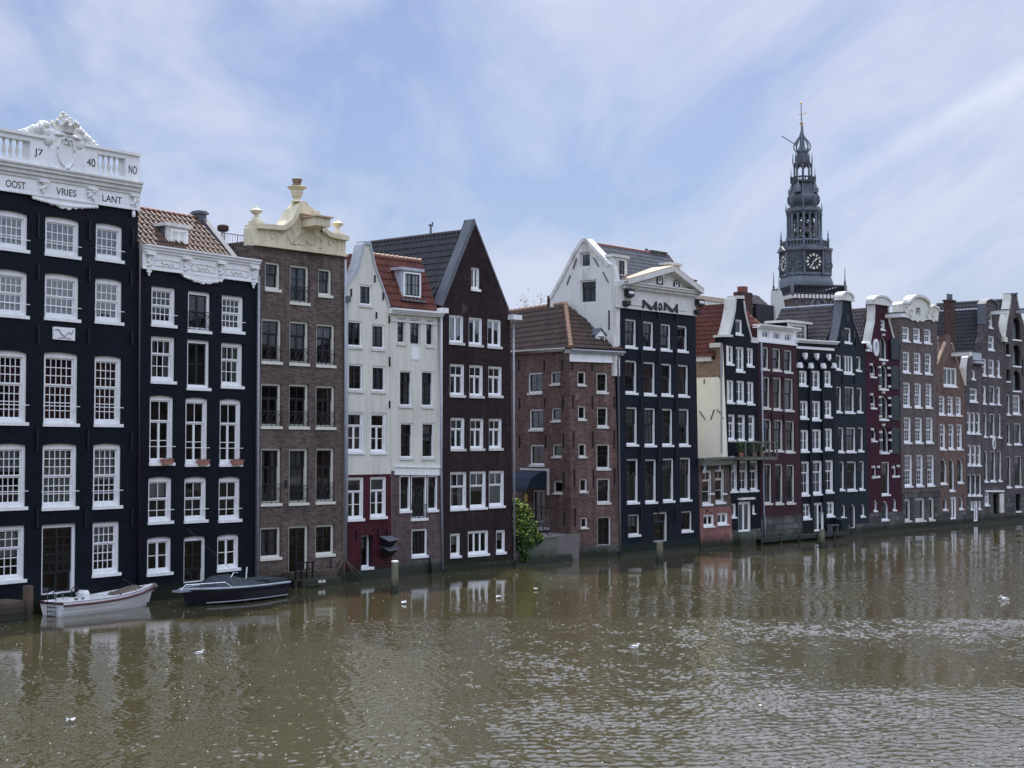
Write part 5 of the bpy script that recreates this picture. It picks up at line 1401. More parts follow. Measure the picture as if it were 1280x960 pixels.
# ---- HOUSE 11 plum house with white attic band
h = HX('canal_house', 'plum red house with white attic band of three small lights and rough grey stone foot', 951.6, 681)
h.win('''952.8 962 413.3 423 k0
967 976 415.5 425.2 k0
980.8 989.5 417.8 427.2 k0
950.8 961.2 433.7 463.3 k1
965.8 976.3 435.5 464.7 k1
980 990.3 437.5 467 k1
952 962.7 470.8 512 k1
966.7 977 472 513.7 k1
980.8 991.9 473.3 515 k1
953.3 964.8 523.6 564.8 k4
968 979 524.7 565.5 k4
982 993.4 525.9 566.7 k4
955 965 579.7 631.3 k4
969.4 979 580 631.3 k4
983.3 993.6 580.9 630.8 k4''')
h.build({'top': [(946.5, 407), (994.8, 412.5)], 'bl': (951.6, 681), 'br': (1003.8, 677)}, ['algae', 'stone', 'plum', 'white'], [(975, 674.5), (975, 645.5), (970, 428)], depth=6)
r = h.root; FR = h.F; Q = h.F.hit
h.cornice((946.5, 405), (996.5, 410.5), .2, .3, 'white')
a, b = h.line((947, 427), (995.5, 432)); MB().beam(a, b, -.02, .1, -.08, 0).build('moulding', 'white', r, FR)
h.pipe([(950, 428), (953.2, 640), (954.5, 650), (955.3, 677)], .05, 'pipe')
a, b = Q(969, 624), Q(994, 622.5); MB().tube([(a[0], -.1, a[1]), (b[0], -.1, a[1])], .02, seg=4).build('flag_rod', 'iron', r, FR)
h.anchors([(963.8, 468, 480), (978.7, 470, 482), (964.5, 516, 528), (979.5, 518, 530)])

# ---- HOUSE 12 black house with white drops
h = HX('canal_house', 'black house with white ornaments over slim white windows and dark pilasters', 1003.8, 677)
h.win('''999 1009 463.3 483.5 l1
1013 1025.2 463.3 488 l1
1028.8 1039 463.3 484 l1
1000.3 1010.2 501 524.7 l1
1014.3 1025.7 501 526.5 l1
1030 1039.7 500.6 522.9 l1
1001 1010.8 537.3 566 l1
1015.2 1026.6 536.6 565.3 l1
1030.8 1040.6 535.5 563.7 l1
1002 1012 576.7 620.5 l4
1016.3 1028 575.8 619.4 l4
1032 1041.8 575 617 l4
1004 1013.8 629.7 650 l1
1017.7 1030 628.3 664 jd door
1033.5 1043 627.2 646.9 l1''')
h.build({'top': [(994.8, 427), (1042.6, 430.5)], 'bl': (1003.8, 677), 'br': (1044, 673)}, ['algae', 'navy'], [(1020, 673)], depth=7)
r = h.root; FR = h.F; Q = h.F.hit
h.cornice((994.5, 424), (1044.5, 427), .2, .3, 'white')
a, b = h.line((995, 433.5), (1041.5, 436.5)); MB().beam(a, b, -.1, .05, -.08, 0).build('moulding', 'white', r, FR)
for x, y in ((1004.5, 445), (1019, 445.5), (1034, 446.5)):
    u, z = Q(x, y); MB().box(u - .13, u + .13, -.2, 0, z - .05, z + .18).ball((u, -.12, z - .1), .13, .12, .14).build('ornament', 'white', r, FR)
for x, y in ((998, 456.5), (1011.5, 457), (1027.2, 457.3), (1040.6, 457)):
    u, z = Q(x, y); MB().prism([(u + .2 * math.cos(i * math.pi / 8), z - .1 + .26 * math.sin(i * math.pi / 8)) for i in range(9)] + [(u - .2, z - .16), (u + .2, z - .16)], -.2, 0).build('capital', 'white', r, FR)
for i, x in enumerate((1011.5, 1027.3)):
    p0, p1 = Q(x, 460), Q(x + 2.6, 640); MB().box((p0[0] + p1[0]) / 2 - .13, (p0[0] + p1[0]) / 2 + .13, -.07, 0, p1[1], p0[1]).build('pilaster', 'navy2', r, FR)
for x in (1004.5, 1019, 1034):
    pts = [(x - 5, 462), (x - 4, 453), (x, 449.5), (x + 4, 453), (x + 6, 462)]
    MB().strip([Q(*p) for p in pts], .05, .05, -.06, 0).build('arch_moulding', 'navy2', r, FR)

# ---- HOUSE 13 slate-blue neck gable
h = HX('canal_house', 'slate-black house with tall neck gable under a white pediment and round dark vents', 1044, 673)
h.win('''1055.6 1064 409.8 430 m1
1045 1051.8 443.7 463.4 m1
1054.7 1066.7 444.7 468.5 m0
1070 1076.3 445.6 464.8 m1
1045.5 1052 483.3 516.7 m1
1056 1068 483.5 517.3 m1
1071.2 1077.8 484.4 516.7 m1
1048 1055 534.3 566.4 m1
1058 1069.8 534.3 566.3 m1
1072.8 1079.2 534.3 565.3 m1
1049.8 1055.6 577 614 m1
1059 1070.6 576.8 614.5 m1
1074 1080.5 576.2 613.5 m1
1051.6 1057.2 630.7 648.5 ma round
1062.5 1069.6 630.3 660 ma round door
1075.7 1081.2 629.3 647 ma round''')
gt = [(1042.8, 431), (1046, 420), (1049, 405), (1051, 392), (1052, 374), (1063, 374.5), (1063.8, 385), (1067, 402), (1072, 417), (1077.5, 432), (1081.3, 437)]
h.build({'top': gt, 'bl': (1044, 673), 'br': (1087.2, 668.5)}, ['algae', 'stone', 'slatewall'], [(1065, 666), (1065, 655)], depth=7, zbody=h.F.hit(1043, 433)[1])
r = h.root; FR = h.F; Q = h.F.hit
def neckcap(h, x0, x1, y0, ytop, mat='offwhite', L=.4):
    u0, z0 = h.F.hit(x0, y0); u1 = h.F.hit(x1, y0)[0]; zt = h.F.hit((x0 + x1) / 2, ytop)[1]; hh = zt - z0
    n = 10; arc = [((u0 + u1) / 2 + (u1 - u0) / 2 * math.cos(math.pi * i / n), z0 + hh * .3 + hh * .7 * math.sin(math.pi * i / n)) for i in range(n + 1)]
    c = MB().prism([(u0, z0), (u1, z0)] + arc, -L * .3, .35).build('pediment', mat, h.root, h.F)
    MB().box(u0 - .06, u1 + .06, -L * .4, .4, z0 - .02, z0 + hh * .18).build('pediment_base', mat, c, h.F)
    mb = MB().strip(arc[::-1], .05, .07, -L * .45, .4); mb.build('pediment_hood', 'offwhite', c, h.F); return c
neckcap(h, 1050.3, 1064.8, 374.5, 365.3)
mb = MB().strip([Q(*p) for p in gt[:5]], .03, .06, -.04, .5).strip([Q(*p) for p in gt[5:10]], .03, .04, -.04, .5); mb.build('coping', 'lead', r, FR)
for x, y in ((1059.2, 398), (1052.3, 417), (1067.8, 417.5)):
    u, z = Q(x, y); MB().lathe([(.17, -.02), (.17, .02)], (0, 0, 0), 12)
    MB().prism([(u + .19 * math.cos(i * math.pi / 6), z + .24 * math.sin(i * math.pi / 6)) for i in range(12)], -.03, -.002).build('round_vent', 'black', r, FR)
up, zp = Q(1057.5, 381); ul_, zl_ = Q(1042, 429); ur_, zr_ = Q(1081, 438)
D = FR.depth_at(up, zp, 978); D = min(max(D, 3), 6)
rA, rB = Vector((up, .5, zp)), Vector((up, D, zp))
roof = tiles([Vector((ul_ - .2, D + .6, zl_ - .1)), Vector((ul_ - .2, .5, zl_ - .1)), rA, rB], 'tile_mixed', r, FR, 'roof', tw=.24, th=.32)
tiles([Vector((ur_, .5, zr_)), Vector((ur_, D, zr_)), rB, rA], 'tile_mixed', r, FR, 'roof', tw=.24, th=.32)
MB().tube([rA + Vector((0, 0, .05)), rB + Vector((0, 0, .05))], .07, seg=6).build('ridge', 'palelead', roof, FR)
# dormer on the flat behind house 12
p0 = FR.P(986, 423, 1.6); p1 = FR.P(1008, 422, 1.6); zt = FR.P(1000, 404.5, 1.6).z
dorm = MB().box(p0.x, p1.x, 1.6, 1.7, p0.z - .1, zt).box(p0.x - .15, p1.x + .5, 1.45, 3.2, zt, zt + .14).build('dormer', 'offwhite', r, FR)
MB().box(p0.x + .02, p1.x + .35, 1.7, 3.1, p0.z - .4, zt - .003).build('dormer_cheek', 'navy2', dorm, FR)
window(dorm, Frame(FR.o - FR.n * 1.52, FR.u), p0.x + .35, p1.x - .15, p0.z, zt - .1, S('offwhite', 'offwhite', ((1, 1, 3, 3),), fw=.05, rec=0, sill=None))
h.anchors([(1053.2, 470, 480), (1068.5, 470, 480), (1049.5, 423, 434), (1069.5, 424, 434)])

# ---- HOUSE 14 wine red with shutters
h = HX('canal_house', 'wine red neck-gabled warehouse with dark green shutters beside stacked loft doors', 1087.2, 668.5)
h.win('''1101 1106.5 400 413.5 q1
1098.8 1109 420.7 451 x round
1098.8 1110 455 488 x round
1099 1110.5 494.5 526 x round
1099.5 1111.2 533 567.5 x round
1087.8 1095 455.5 472.5 x round
1088.5 1095.3 492.5 511.5 x round
1089.3 1096 536 552.5 x round
1101.9 1112.3 577.2 620 r1
1090.8 1096.5 580.5 597.5 x round
1115.3 1121 579.5 596.8 x round
1092 1096.6 624.4 640 ma round
1101.9 1110.5 626 651.5 ma round
1116 1120.5 623 639 ma round''')
gt = [(1081.6, 437), (1082.5, 429), (1086, 426), (1088, 414), (1090.5, 402), (1091.2, 390), (1091, 379.5), (1110.2, 379.8), (1111, 401), (1117, 423), (1123.5, 438)]
h.build({'top': gt, 'bl': (1087.2, 668.5), 'br': (1128.2, 664)}, ['algae', 'stone', 'wine'], [(1100, 663), (1100, 641)], depth=7, zbody=h.F.hit(1082, 437)[1])
r = h.root; FR = h.F; Q = h.F.hit
neckcap(h, 1089.6, 1112, 379.5, 370.2)
mb = MB().strip([Q(*p) for p in gt[1:7]], .02, .2, -.06, .42); mb.build('coping', 'offwhite', r, FR)
MB().strip([Q(*p) for p in gt[7:10]], .02, .12, -.08, .3).build('coping', 'offwhite', r, FR)
u, z = Q(1084, 431); MB().ball((u, -.1, z), .25, .12, .24).ball((u + .2, -.1, z - .16), .16, .1, .24).box(u - .22, u + .4, -.12, .2, z - .42, z - .28).build('gable_scroll', 'white', r, FR)
u, z = Q(1094, 434.5); mb = MB().ring([(u + .34 * math.cos(i * math.pi / 8), z + .55 * math.sin(i * math.pi / 8)) for i in range(16)], [(u + .2 * math.cos(i * math.pi / 8), z + .36 * math.sin(i * math.pi / 8)) for i in range(16)], -.1, 0).build('round_ornament', 'white', r, FR)
MB().prism([(u + .2 * math.cos(i * math.pi / 8), z + .36 * math.sin(i * math.pi / 8)) for i in range(16)], -.04, -.003).build('ornament_pane', 'palelead', mb, FR)
h.beamhoist(1108, 395, .4, .26, 1.2, 'white')
def shutter(h, x0, x1, ya, yb, arch=True):
    u0, z1 = h.F.hit(x0, ya); u1, z0 = h.F.hit(x1, yb)
    o = MB().prism(head(u0, u1, z0, z1, 'seg', .16) if arch else head(u0, u1, z0, z1, 'flat'), -.1, -.04).build('shutter', 'shutter', h.root, h.F)
    mb = MB()
    for k in range(2):
        a, b = z0 + .08 + (z1 - z0 - .3) * k / 2, z0 + .02 + (z1 - z0 - .3) * (k + 1) / 2
        mb.ring(head(u0 + .07, u1 - .07, a, b, 'flat'), head(u0 + .11, u1 - .11, a + .04, b - .04, 'flat'), -.12, -.1)
    mb.build('shutter_panel', 'shutter', o, h.F)
for ya, yb in ((422, 450), (456.5, 487), (494, 525.5), (534, 567)): shutter(h, 1111.5, 1123.8, ya, yb)
def dots(h, lst):
    for x, y in lst:
        u, z = h.F.hit(x, y); MB().box(u - .06, u + .06, -.16, -.0, z - .07, z + .07).build('hinge_stone', 'white', h.root, h.F)
dots(h, [(1103, y) for y in (418.5, 454.3, 490.5, 531)] + [(x + i * .7, y + dy) for i, y in enumerate((462, 499.5, 543)) for x, dy in ((1087.4, -6.5), (1088, 6), (1098, -3), (1098.3, 7), (1109.5, -2), (1110, 7), (1098.5, 21), (1110.5, 21))] + [(1090.2, 597), (1096.8, 596), (1096.5, 583.5), (1121.3, 582.5), (1121.6, 595.5), (1090, 583.5), (1115, 584)])
ul_, zl_ = Q(1082, 436); ur_, zr_ = Q(1124, 440); up, zp = Q(1101, 385); D = 5
rA, rB = Vector((up, .5, zp)), Vector((up, D, zp))
roof = tiles([Vector((ul_ - .1, D, zl_)), Vector((ul_ - .1, .5, zl_)), rA, rB], 'tile_mixed', r, FR, 'roof', tw=.24, th=.32)
tiles([Vector((ur_, .5, zr_)), Vector((ur_, D, zr_)), rB, rA], 'tile_mixed', r, FR, 'roof', tw=.24, th=.32)
MB().tube([rA, rB], .08, seg=6).build('ridge', 'ridge_red', roof, FR)

# ---- HOUSE 15 grey-brown with cream scalloped top
h = HX('canal_house', 'grey-brown brick house with cream rococo top and rows of three small-paned windows', 1128.2, 664)
h.win('''1143.8 1149.2 384.6 395 k0
1127.9 1137.2 408.5 427.8 o1
1141.6 1150.8 410 429 o1
1155 1164.2 411.3 430.4 o1
1128.4 1137.5 439.4 467 o1
1142.3 1151.5 440.8 468 o1
1156 1164.6 441.9 469 o1
1129 1138.2 477.9 510 o3
1143.2 1152.1 478.8 510.7 o3
1157 1165.2 479.4 511 o3
1129.8 1139.2 521.4 555 o3
1144 1153.2 521.6 555 o3
1157.5 1166.6 521.8 555 o3
1130.6 1140.7 568.3 609.5 o3
1145.4 1154.2 568.3 609 o3
1159 1168 568.3 608.5 o3
1131 1139 622.8 652.9 o6 seg
1144 1156.8 621.8 652.5 o6 seg
1161 1168.6 621 651.5 o6 seg''')
h.build({'top': [(1123.8, 391), (1135, 389), (1160, 389), (1171, 394)], 'bl': (1128.2, 664), 'br': (1175.6, 660)}, ['algae', 'stone', 'greybrown'], [(1150, 659), (1150, 614.5)], depth=6, zbody=h.F.hit(1124, 393)[1])
r = h.root; FR = h.F; Q = h.F.hit
gt = [(1123, 396), (1123, 381), (1127, 378), (1135.5, 378.5), (1136.5, 374), (1141, 371), (1148, 370), (1155, 372.5), (1159, 379), (1160, 384), (1166, 382), (1171, 384.5), (1172.5, 389), (1171, 402)]
low = [(1168.5, 400.5), (1166, 402.5), (1163, 400), (1160, 399.5), (1156, 400), (1152, 402.5), (1148.5, 400.5), (1146, 403), (1142.5, 400), (1139, 401), (1136, 398), (1131, 397), (1127, 395)]
kz = h.holes[0]
mb = MB().ring  # cream top as a wall with its own light opening
mb = wall_mesh([Q(*p) for p in gt + low], [kz], [(-9, 0)], y=-.08, thick=.5)
mb.strip([Q(*p) for p in gt[1:13]], .05, .08, -.16, .45)
mb.build('ornamental_top', 'creamframe', r, FR)
n = 10; x0u, x1u = Q(1135.4, 379)[0], Q(1159.8, 379)[0]; z0_ = Q(1147, 380)[1]; z1_ = Q(1147, 370)[1]
mb = MB().strip([((x0u + x1u) / 2 - (x1u - x0u) / 2 * math.cos(math.pi * i / n), z0_ + (z1_ - z0_) * math.sin(math.pi * i / n)) for i in range(n + 1)], .08, .1, -.22, .4)
mb.build('arched_hood', 'offwhite', r, FR)
mb = MB()
for cx, cy in ((1130, 386), (1137, 391), (1158, 392), (1165, 391)):
    u, z = Q(cx, cy); mb.tube([(u + .2 * math.cos(i * .55), -.12, z + .25 * math.sin(i * .55)) for i in range(11)], .03, seg=5)
mb.build('scroll_relief', 'creamframe', r, FR)

# ---- HOUSE 16 small warm brick gable
h = HX('canal_house', 'small warm-brown brick house with pointed gable, hoist beam and arched lower windows', 1175.6, 660)
h.win('''1179.4 1196 459.5 484.4 p0
1173.8 1181.5 494.8 519.8 p1
1184.3 1191.8 495.3 520.4 p1
1194.8 1201.8 496 520.8 p1
1174.8 1182.2 530 563 p1
1185.6 1192.8 530 563 p1
1196 1203.1 530 563 p1
1175.7 1183.9 573.3 606.3 r1 round
1186.6 1193.2 573.3 615 r1 round
1197 1204.1 573 605 r1 round
1178.7 1184.2 622.4 638.6 ma round
1188 1195.7 620.8 649 jd door
1199 1204 621 637.6 ma round''')
gt = [(1170.8, 455), (1175, 444), (1181.5, 427.5), (1182, 418.5), (1188.6, 418.8), (1189.2, 429), (1197, 455), (1205.6, 482)]
h.build({'top': gt, 'bl': (1175.6, 660), 'br': (1208.8, 656.5)}, ['algae', 'stone', 'warmbrick'], [(1190, 655.5), (1190, 640.5)], depth=6, zbody=h.F.hit(1171, 470)[1])
r = h.root; FR = h.F; Q = h.F.hit
MB().strip([Q(*p) for p in gt[:3]], .05, .1, -.05, .12).strip([Q(*p) for p in gt[5:8]], .04, .05, -.05, .2).build('coping', 'fawn', r, FR)
h.beamhoist(1191, 443, .45, .28, 1.3, 'white')
ul_, zl_ = Q(1170.5, 457); ur_, zr_ = Q(1206, 484); up, zp = Q(1185, 432); D = 2.6
rA, rB = Vector((up, .5, zp)), Vector((up, D, zp))
roof = tiles([Vector((ul_, D, zl_)), Vector((ul_, .5, zl_)), rA, rB], 'tile_mixed', r, FR, 'roof', tw=.24, th=.32)
tiles([Vector((ur_, .5, zr_)), Vector((ur_, D, zr_)), rB, rA], 'tile_red', r, FR, 'roof', tw=.24, th=.32)
p, q = Q(1176, 425), Q(1183, 425); dk = .9
p0 = FR.P(1170, 431, dk); p1 = FR.P(1177, 423, dk)
MB().box(p0.x, p1.x, dk, dk + .7, p0.z - .6, p1.z - .1).box(p0.x - .1, p1.x + .1, dk - .1, dk + .9, p1.z - .1, p1.z + .08).build('roof_box', 'offwhite', roof, FR)

# ---- HOUSE 17 narrow grey-brown house
h = HX('canal_house', 'very narrow weathered house with tight triple windows and white sloping roof edge', 1208.8, 656.5)
h.win('''1214.7 1219 462.8 475.4 js
1212 1221.8 485.4 503.5 q1
1208.8 1213.9 514.9 543 q1
1214.6 1219.6 515.2 543.3 q1
1220.4 1225.6 515.5 543.6 q1
1209.6 1214.8 555.8 583 q1
1215.4 1220.6 556 583.2 q1
1221.2 1226.4 556.2 583.4 q1
1209.8 1215 592.5 620.8 r1
1215.7 1220.9 592.5 620.8 r1
1221.6 1227 592.5 620.8 r1
1213.5 1216.6 626 638 js
1217 1222.5 626 651.5 jd door
1223 1226.5 626 637.5 js''')
gt = [(1206.3, 482), (1206.5, 460), (1208.5, 447), (1214, 443), (1214.5, 439.5), (1226.3, 440)]
h.build({'top': gt, 'bl': (1208.8, 656.5), 'br': (1229.6, 654.8)}, ['algae', 'stone', 'greybrick'], [(1220, 653), (1220, 622.5)], depth=5, zbody=h.F.hit(1207, 482)[1])
r = h.root; FR = h.F; Q = h.F.hit
MB().strip([Q(*p) for p in gt[:4]], .04, .07, -.05, .4).build('coping', 'offwhite', r, FR)
a, b = Q(1215.5, 444), Q(1226, 452); u0, u1 = a[0], b[0]; MB().box(u0, u1, -.3, 0, Q(1220, 454.5)[1], Q(1220, 451.5)[1]).build('hoist_beam', 'palelead', r, FR)
MB().box(u0, u1, -.06, 0, Q(1220, 450)[1], Q(1220, 441)[1]).build('gable_panel', 'palelead', r, FR)

# ---- HOUSE 18 warehouse gable with beam
h = HX('canal_house', 'tall grey-brown warehouse house with rounded neck gable and a white oval emblem', 1229.6, 654.8)
h.win('''1236 1240.8 393 411 q1
1235.3 1242.8 419.7 438.8 q1
1228 1233 448 470.7 q1
1235.6 1243 449.3 471.8 q1
1246.3 1250.5 450.3 472.6 q1
1228.7 1232.8 482 506 q1
1236.6 1244 482.2 506.5 r1
1246.5 1250.7 483.4 506.9 q1
1229.8 1234 516 547.5 r1
1237 1244 517 547.5 r1
1247.4 1251.6 517.1 548 r1
1230.6 1235 563.8 603.4 r1
1237.7 1245 563.4 603 r1
1248 1252.2 563.4 602.5 r1
1231 1236.7 615.8 633 qd
1237.9 1248 616.8 642.6 nd door''')
gt = [(1226.6, 440), (1226.8, 428), (1229.3, 420), (1230.3, 405), (1230.3, 380), (1232.5, 375.8), (1237, 374.3), (1242, 376), (1245.5, 380.5), (1246.5, 392), (1248, 405), (1250, 415), (1254, 424)]
h.build({'top': gt, 'bl': (1229.6, 654.8), 'br': (1257.5, 652.2)}, ['algae', 'greybrick'], [(1240, 650)], depth=8, zbody=h.F.hit(1227, 440)[1])
r = h.root; FR = h.F; Q = h.F.hit
MB().strip([Q(*p) for p in gt[3:10]], .05, .05, -.12, .5).build('coping', 'lead', r, FR)
h.beamhoist(1239.5, 391, .4, .26, 1.2, 'white')
u, z = Q(1241.7, 554.7); em = MB().prism([(u + .24 * math.cos(i * math.pi / 8), z + .42 * math.sin(i * math.pi / 8)) for i in range(16)], -.07, -.0).build('oval_emblem', 'white', r, FR)
MB().tube([(u - .08, -.08, z - .2), (u + .03, -.08, z), (u - .04, -.08, z + .2)], .05, seg=5).build('emblem_figure', 'black', em, FR)
u0, z1 = Q(1248.6, 617); u1, z0 = Q(1254, 641); MB().box(u0, u1, -.08, -.02, z0, z1).ring(head(u0 + .05, u1 - .05, z0 + .05, (z0 + z1) / 2 - .03, 'flat'), head(u0 + .1, u1 - .1, z0 + .1, (z0 + z1) / 2 - .08, 'flat'), -.1, -.08).build('shutter', 'offwhite', r, FR)
a, b = h.line((1230.8, 615), (1254, 615)); MB().beam(a, b, 0, .12, -.1, 0).build('lintel', 'white', r, FR)
up, zp = Q(1238, 382); ul_, zl_ = Q(1227, 440); D = FR.depth_at(up, zp, 1171); D = min(max(D, 3), 6); ur_, zr_ = Q(1254.5, 426)
rA, rB = Vector((up, .5, zp - .2)), Vector((up, D, zp - .2)); xe = ul_ - .1
roof = tiles([Vector((xe, D, zl_)), Vector((xe, .5, zl_)), rA, rB], 'tile_dark', r, FR, 'roof', tw=.24, th=.32)
tiles([Vector((ur_, .5, zr_)), Vector((ur_, D, zr_)), rB, rA], 'tile_dark', r, FR, 'roof', tw=.24, th=.32)
MB().tube([rA, rB], .09, seg=6).build('ridge', 'palelead', roof, FR)
# big chimney
dk = 1.2; p0 = FR.P(1187, 436, dk); p1 = FR.P(1194, 380, dk); zt = FR.P(1187, 376.5, dk).z
ch = MB().box(p0.x, p1.x, dk, dk + .42, p0.z - 1.5, zt).box(p0.x - .06, p1.x + .06, dk - .06, dk + .48, zt, zt + .12).build('chimney', 'chimneybrick', roof, FR)
for x in (.3, .75):
    MB().lathe([(.12, 0), (.1, .35), (.13, .36), (.13, .42)], (p0.x + (p1.x - p0.x) * x, dk + .2, zt + .12), 8).build('chimney_pot', 'lead', ch, FR)

# ---- HOUSE 19 last warehouse at the frame edge
h = HX('canal_house', 'tall warehouse at the right edge with arched loft openings and cream gable edge', 1257.5, 652.2)
h.win('''1265.2 1276 397 426 tl round
1265.4 1276 430.5 459 tl round
1265.6 1276 463 490 tl round
1257.4 1262 430 445 tl
1258 1262.4 462 478 tl
1258.6 1262.8 493 519.6 r1
1265.9 1275.4 493.8 519 r0
1258.7 1263.2 529 556.8 t1
1267.4 1276.6 529 556.8 r1
1258.3 1264.2 570 610.5 t1
1268.5 1277.6 569.5 610 t1
1269.8 1276 617 640.6 tl
1280.5 1286 494 519 r1
1281.5 1287 529 556 r1
1282 1287.5 569 609 r1''')
gt = [(1254.5, 424), (1256.5, 405), (1259.5, 388), (1261.5, 376), (1262, 367.5), (1270.8, 366.8), (1272, 376), (1275, 390), (1281, 410), (1291, 426)]
h.build({'top': gt, 'bl': (1257.5, 652.2), 'br': (1295, 648)}, ['algae', 'stone', 'greybrick'], [(1270, 648), (1270, 620)], depth=8, zbody=h.F.hit(1255, 424)[1])
r = h.root; FR = h.F; Q = h.F.hit
MB().strip([Q(*p) for p in gt[:5]], .04, .2, -.06, .5).build('coping', 'creamframe', r, FR)
MB().strip([Q(*p) for p in gt[5:]], .04, .08, -.05, .5).build('coping', 'creamframe', r, FR)
MB().strip([Q(*p) for p in gt[4:6]], .06, .06, -.1, .5).build('coping', 'lead', r, FR)
h.beamhoist(1271.5, 389.5, .45, .28, 1.3, 'palelead')
u, z = Q(1253.5, 423); MB().box(u - .25, u + .4, -.2, .3, z - .25, z + .1).build('gable_shoulder', 'creamframe', r, FR)
up, zp = Q(1266.5, 374); ul_, zl_ = Q(1255, 426); D = FR.depth_at(up, zp, 1171); D = min(max(D, 4), 8)
rA, rB = Vector((up, .5, zp)), Vector((up, D, zp)); ur_, zr_ = Q(1291, 428)
roof = tiles([Vector((ul_ - .1, D, zl_)), Vector((ul_ - .1, .5, zl_)), rA, rB], 'tile_mixed', r, FR, 'roof', tw=.24, th=.32)
tiles([Vector((ur_, .5, zr_)), Vector((ur_, D, zr_)), rB, rA], 'tile_mixed', r, FR, 'roof', tw=.24, th=.32)
MB().tube([rA, rB], .09, seg=6).build('ridge', 'lead', roof, FR)
h.anchors([(1277.8, 448, 470), (1256.8, 413, 422), (1278, 500, 512)])
# ---- one more house past the frame edge
h = HX('canal_house', 'brown house cut by the right edge of the photo', 1295, 648)
h.win('''1299 1306 450 480 r1
1300 1307 500 530 r1
1301 1308 545 580 r1
1302 1309 595 625 r1''')
h.build({'top': [(1291.5, 400), (1316, 402)], 'bl': (1295, 648), 'br': (1320, 645)}, ['algae', 'stone', 'brown'], [(1300, 644), (1300, 630)], depth=8)
h.root['label'] = 'brown brick house beyond the last warehouse at the right edge'
h.cornice((1291, 398), (1318, 400), .3, .3, 'offwhite')

# ================================================================== rear buildings seen over the roofs
RB = line_hit(WA - NM * 9, UM, 860, 400)
FB = Frame(RB, UM); Q = FB.hit
t = thing('rear_house', 'rear house with white fascia and dark red tiled roof above the orange-tiled slope', 'house', FB.m)
a, b = Q(868, 386), Q(928, 377); c_, d_ = Q(868, 378), Q(928, 369)
zt = a[1]
a0, b0 = Q(866, 388), Q(930, 388); zf0, zf1 = Q(897, 385)[1], Q(897, 379)[1]; zr = Q(897, 372)[1]
MB().box(a0[0], b0[0], 0, 4, 1, zf0).build('wall', 'navy2', t)
MB().box(a0[0], b0[0], -.15, .1, zf0, zf1).build('fascia', 'offwhite', t)
tiles([Vector((a0[0], -.1, zf1)), Vector((b0[0], -.1, zf1)), Vector((b0[0], 1.0, zr + .1)), Vector((a0[0], 1.0, zr + .1))], 'tile_darkbrown', t, FB, 'roof')
t = thing('rear_house', 'rear house with brick chimney and white gable wall just left of the tower foot', 'house', FB.m)
p, q = Q(925, 392), Q(939, 366.5); MB().box(p[0], q[0], -.1, .5, p[1] - 2, q[1]).build('chimney', 'chimneybrick', t)
p, q = Q(928, 367), Q(933, 358.5); MB().box(p[0], q[0], -.1, .4, p[1], q[1]).build('chimney_pot', 'ridge_red', t)
e0, e1 = Q(940, 384), Q(966, 384); zt_ = Q(950, 366.5)[1]
tiles([Vector((e0[0], 0, e0[1])), Vector((e1[0], 0, e0[1])), Vector((e1[0], 1.2, zt_)), Vector((e0[0], 1.2, zt_))], 'tile_mixed', t, FB, 'roof')
p, q = Q(943, 400), Q(966.5, 382.5); MB().box(p[0], q[0], -.15, 1, 1, q[1]).build('rear_wall', 'black', t)
gp_ = [Q(*v) for v in ((965, 402), (965, 363.5), (972, 364), (974, 372), (977, 387), (976, 402))]
MB().prism(gp_, -.3, .1).build('gable_wall', 'offwhite', t)
p, q = Q(965.8, 364), Q(965.8, 347); MB().lathe([(.09, 0), (.06, .2), (.03, q[1] - p[1]), (.0, q[1] - p[1] + .1)], (p[0], -.5, p[1]), 6).build('pinnacle', 'palelead', t)
# ================================================================== church tower
TY = 279.0
def T(px, py): return at_y(px, py, TY)
tx = T(1006, 360).x
tw = thing('church_tower', 'tall slate-blue church tower with a clock, open belfry and onion crown, behind the houses', 'church tower', Matrix.Translation((tx, TY, 0)))
def tz(py): return T(1006, py).z
PX = TY / F / math.cos(PITCH) * 1.0
ROT = R(10)
def tcx(py):   # the axis leans a little
    return (1003.0 + (py - 130) / 240 * 4.5 - 1006) * PX
def octo(r, rot=0): return [(r * math.cos(rot + math.pi / 8 + i * math.pi / 4), r * math.sin(rot + math.pi / 8 + i * math.pi / 4)) for i in range(8)]
def sq(w, ch, rot=0):
    h_ = w / 2; p = [(h_ - ch, -h_), (h_, -h_ + ch), (h_, h_ - ch), (h_ - ch, h_), (-h_ + ch, h_), (-h_, h_ - ch), (-h_, -h_ + ch), (-h_ + ch, -h_)]
    return [(x * math.cos(rot) - y * math.sin(rot), x * math.sin(rot) + y * math.cos(rot)) for x, y in p]
def stack(name, mat, secs, parent, cx=None):   # secs: (loop, z, dx)
    mb = MB(); n = len(secs[0][0])
    vs = [(x + dx, y, z) for lp, z, dx in secs for x, y in lp]; fs = []
    for i in range(len(secs) - 1):
        for k in range(n): fs.append((i * n + k, i * n + (k + 1) % n, (i + 1) * n + (k + 1) % n, (i + 1) * n + k))
    fs.append(tuple(range(n))); fs.append(tuple((len(secs) - 1) * n + k for k in range(n)))
    mb.add(vs, fs); return mb.build(name, mat, parent)
def W(px): return px * PX
c0 = (1011 - 1006) * PX; c1 = tcx(335)
body = stack('tower_base', 'towerbrick', [(sq(W(63), .6, ROT), 0, c0), (sq(W(63), .6, ROT), tz(375), c0)], tw)
stack('corbel_table', 'slatelight', [(sq(W(63), .4, ROT), tz(375.5), c0), (sq(W(67), .4, ROT), tz(374), c0), (sq(W(70), .4, ROT), tz(371), c0)], body)
def rotp(x, y, rot): return (x * math.cos(rot) - y * math.sin(rot), x * math.sin(rot) + y * math.cos(rot))
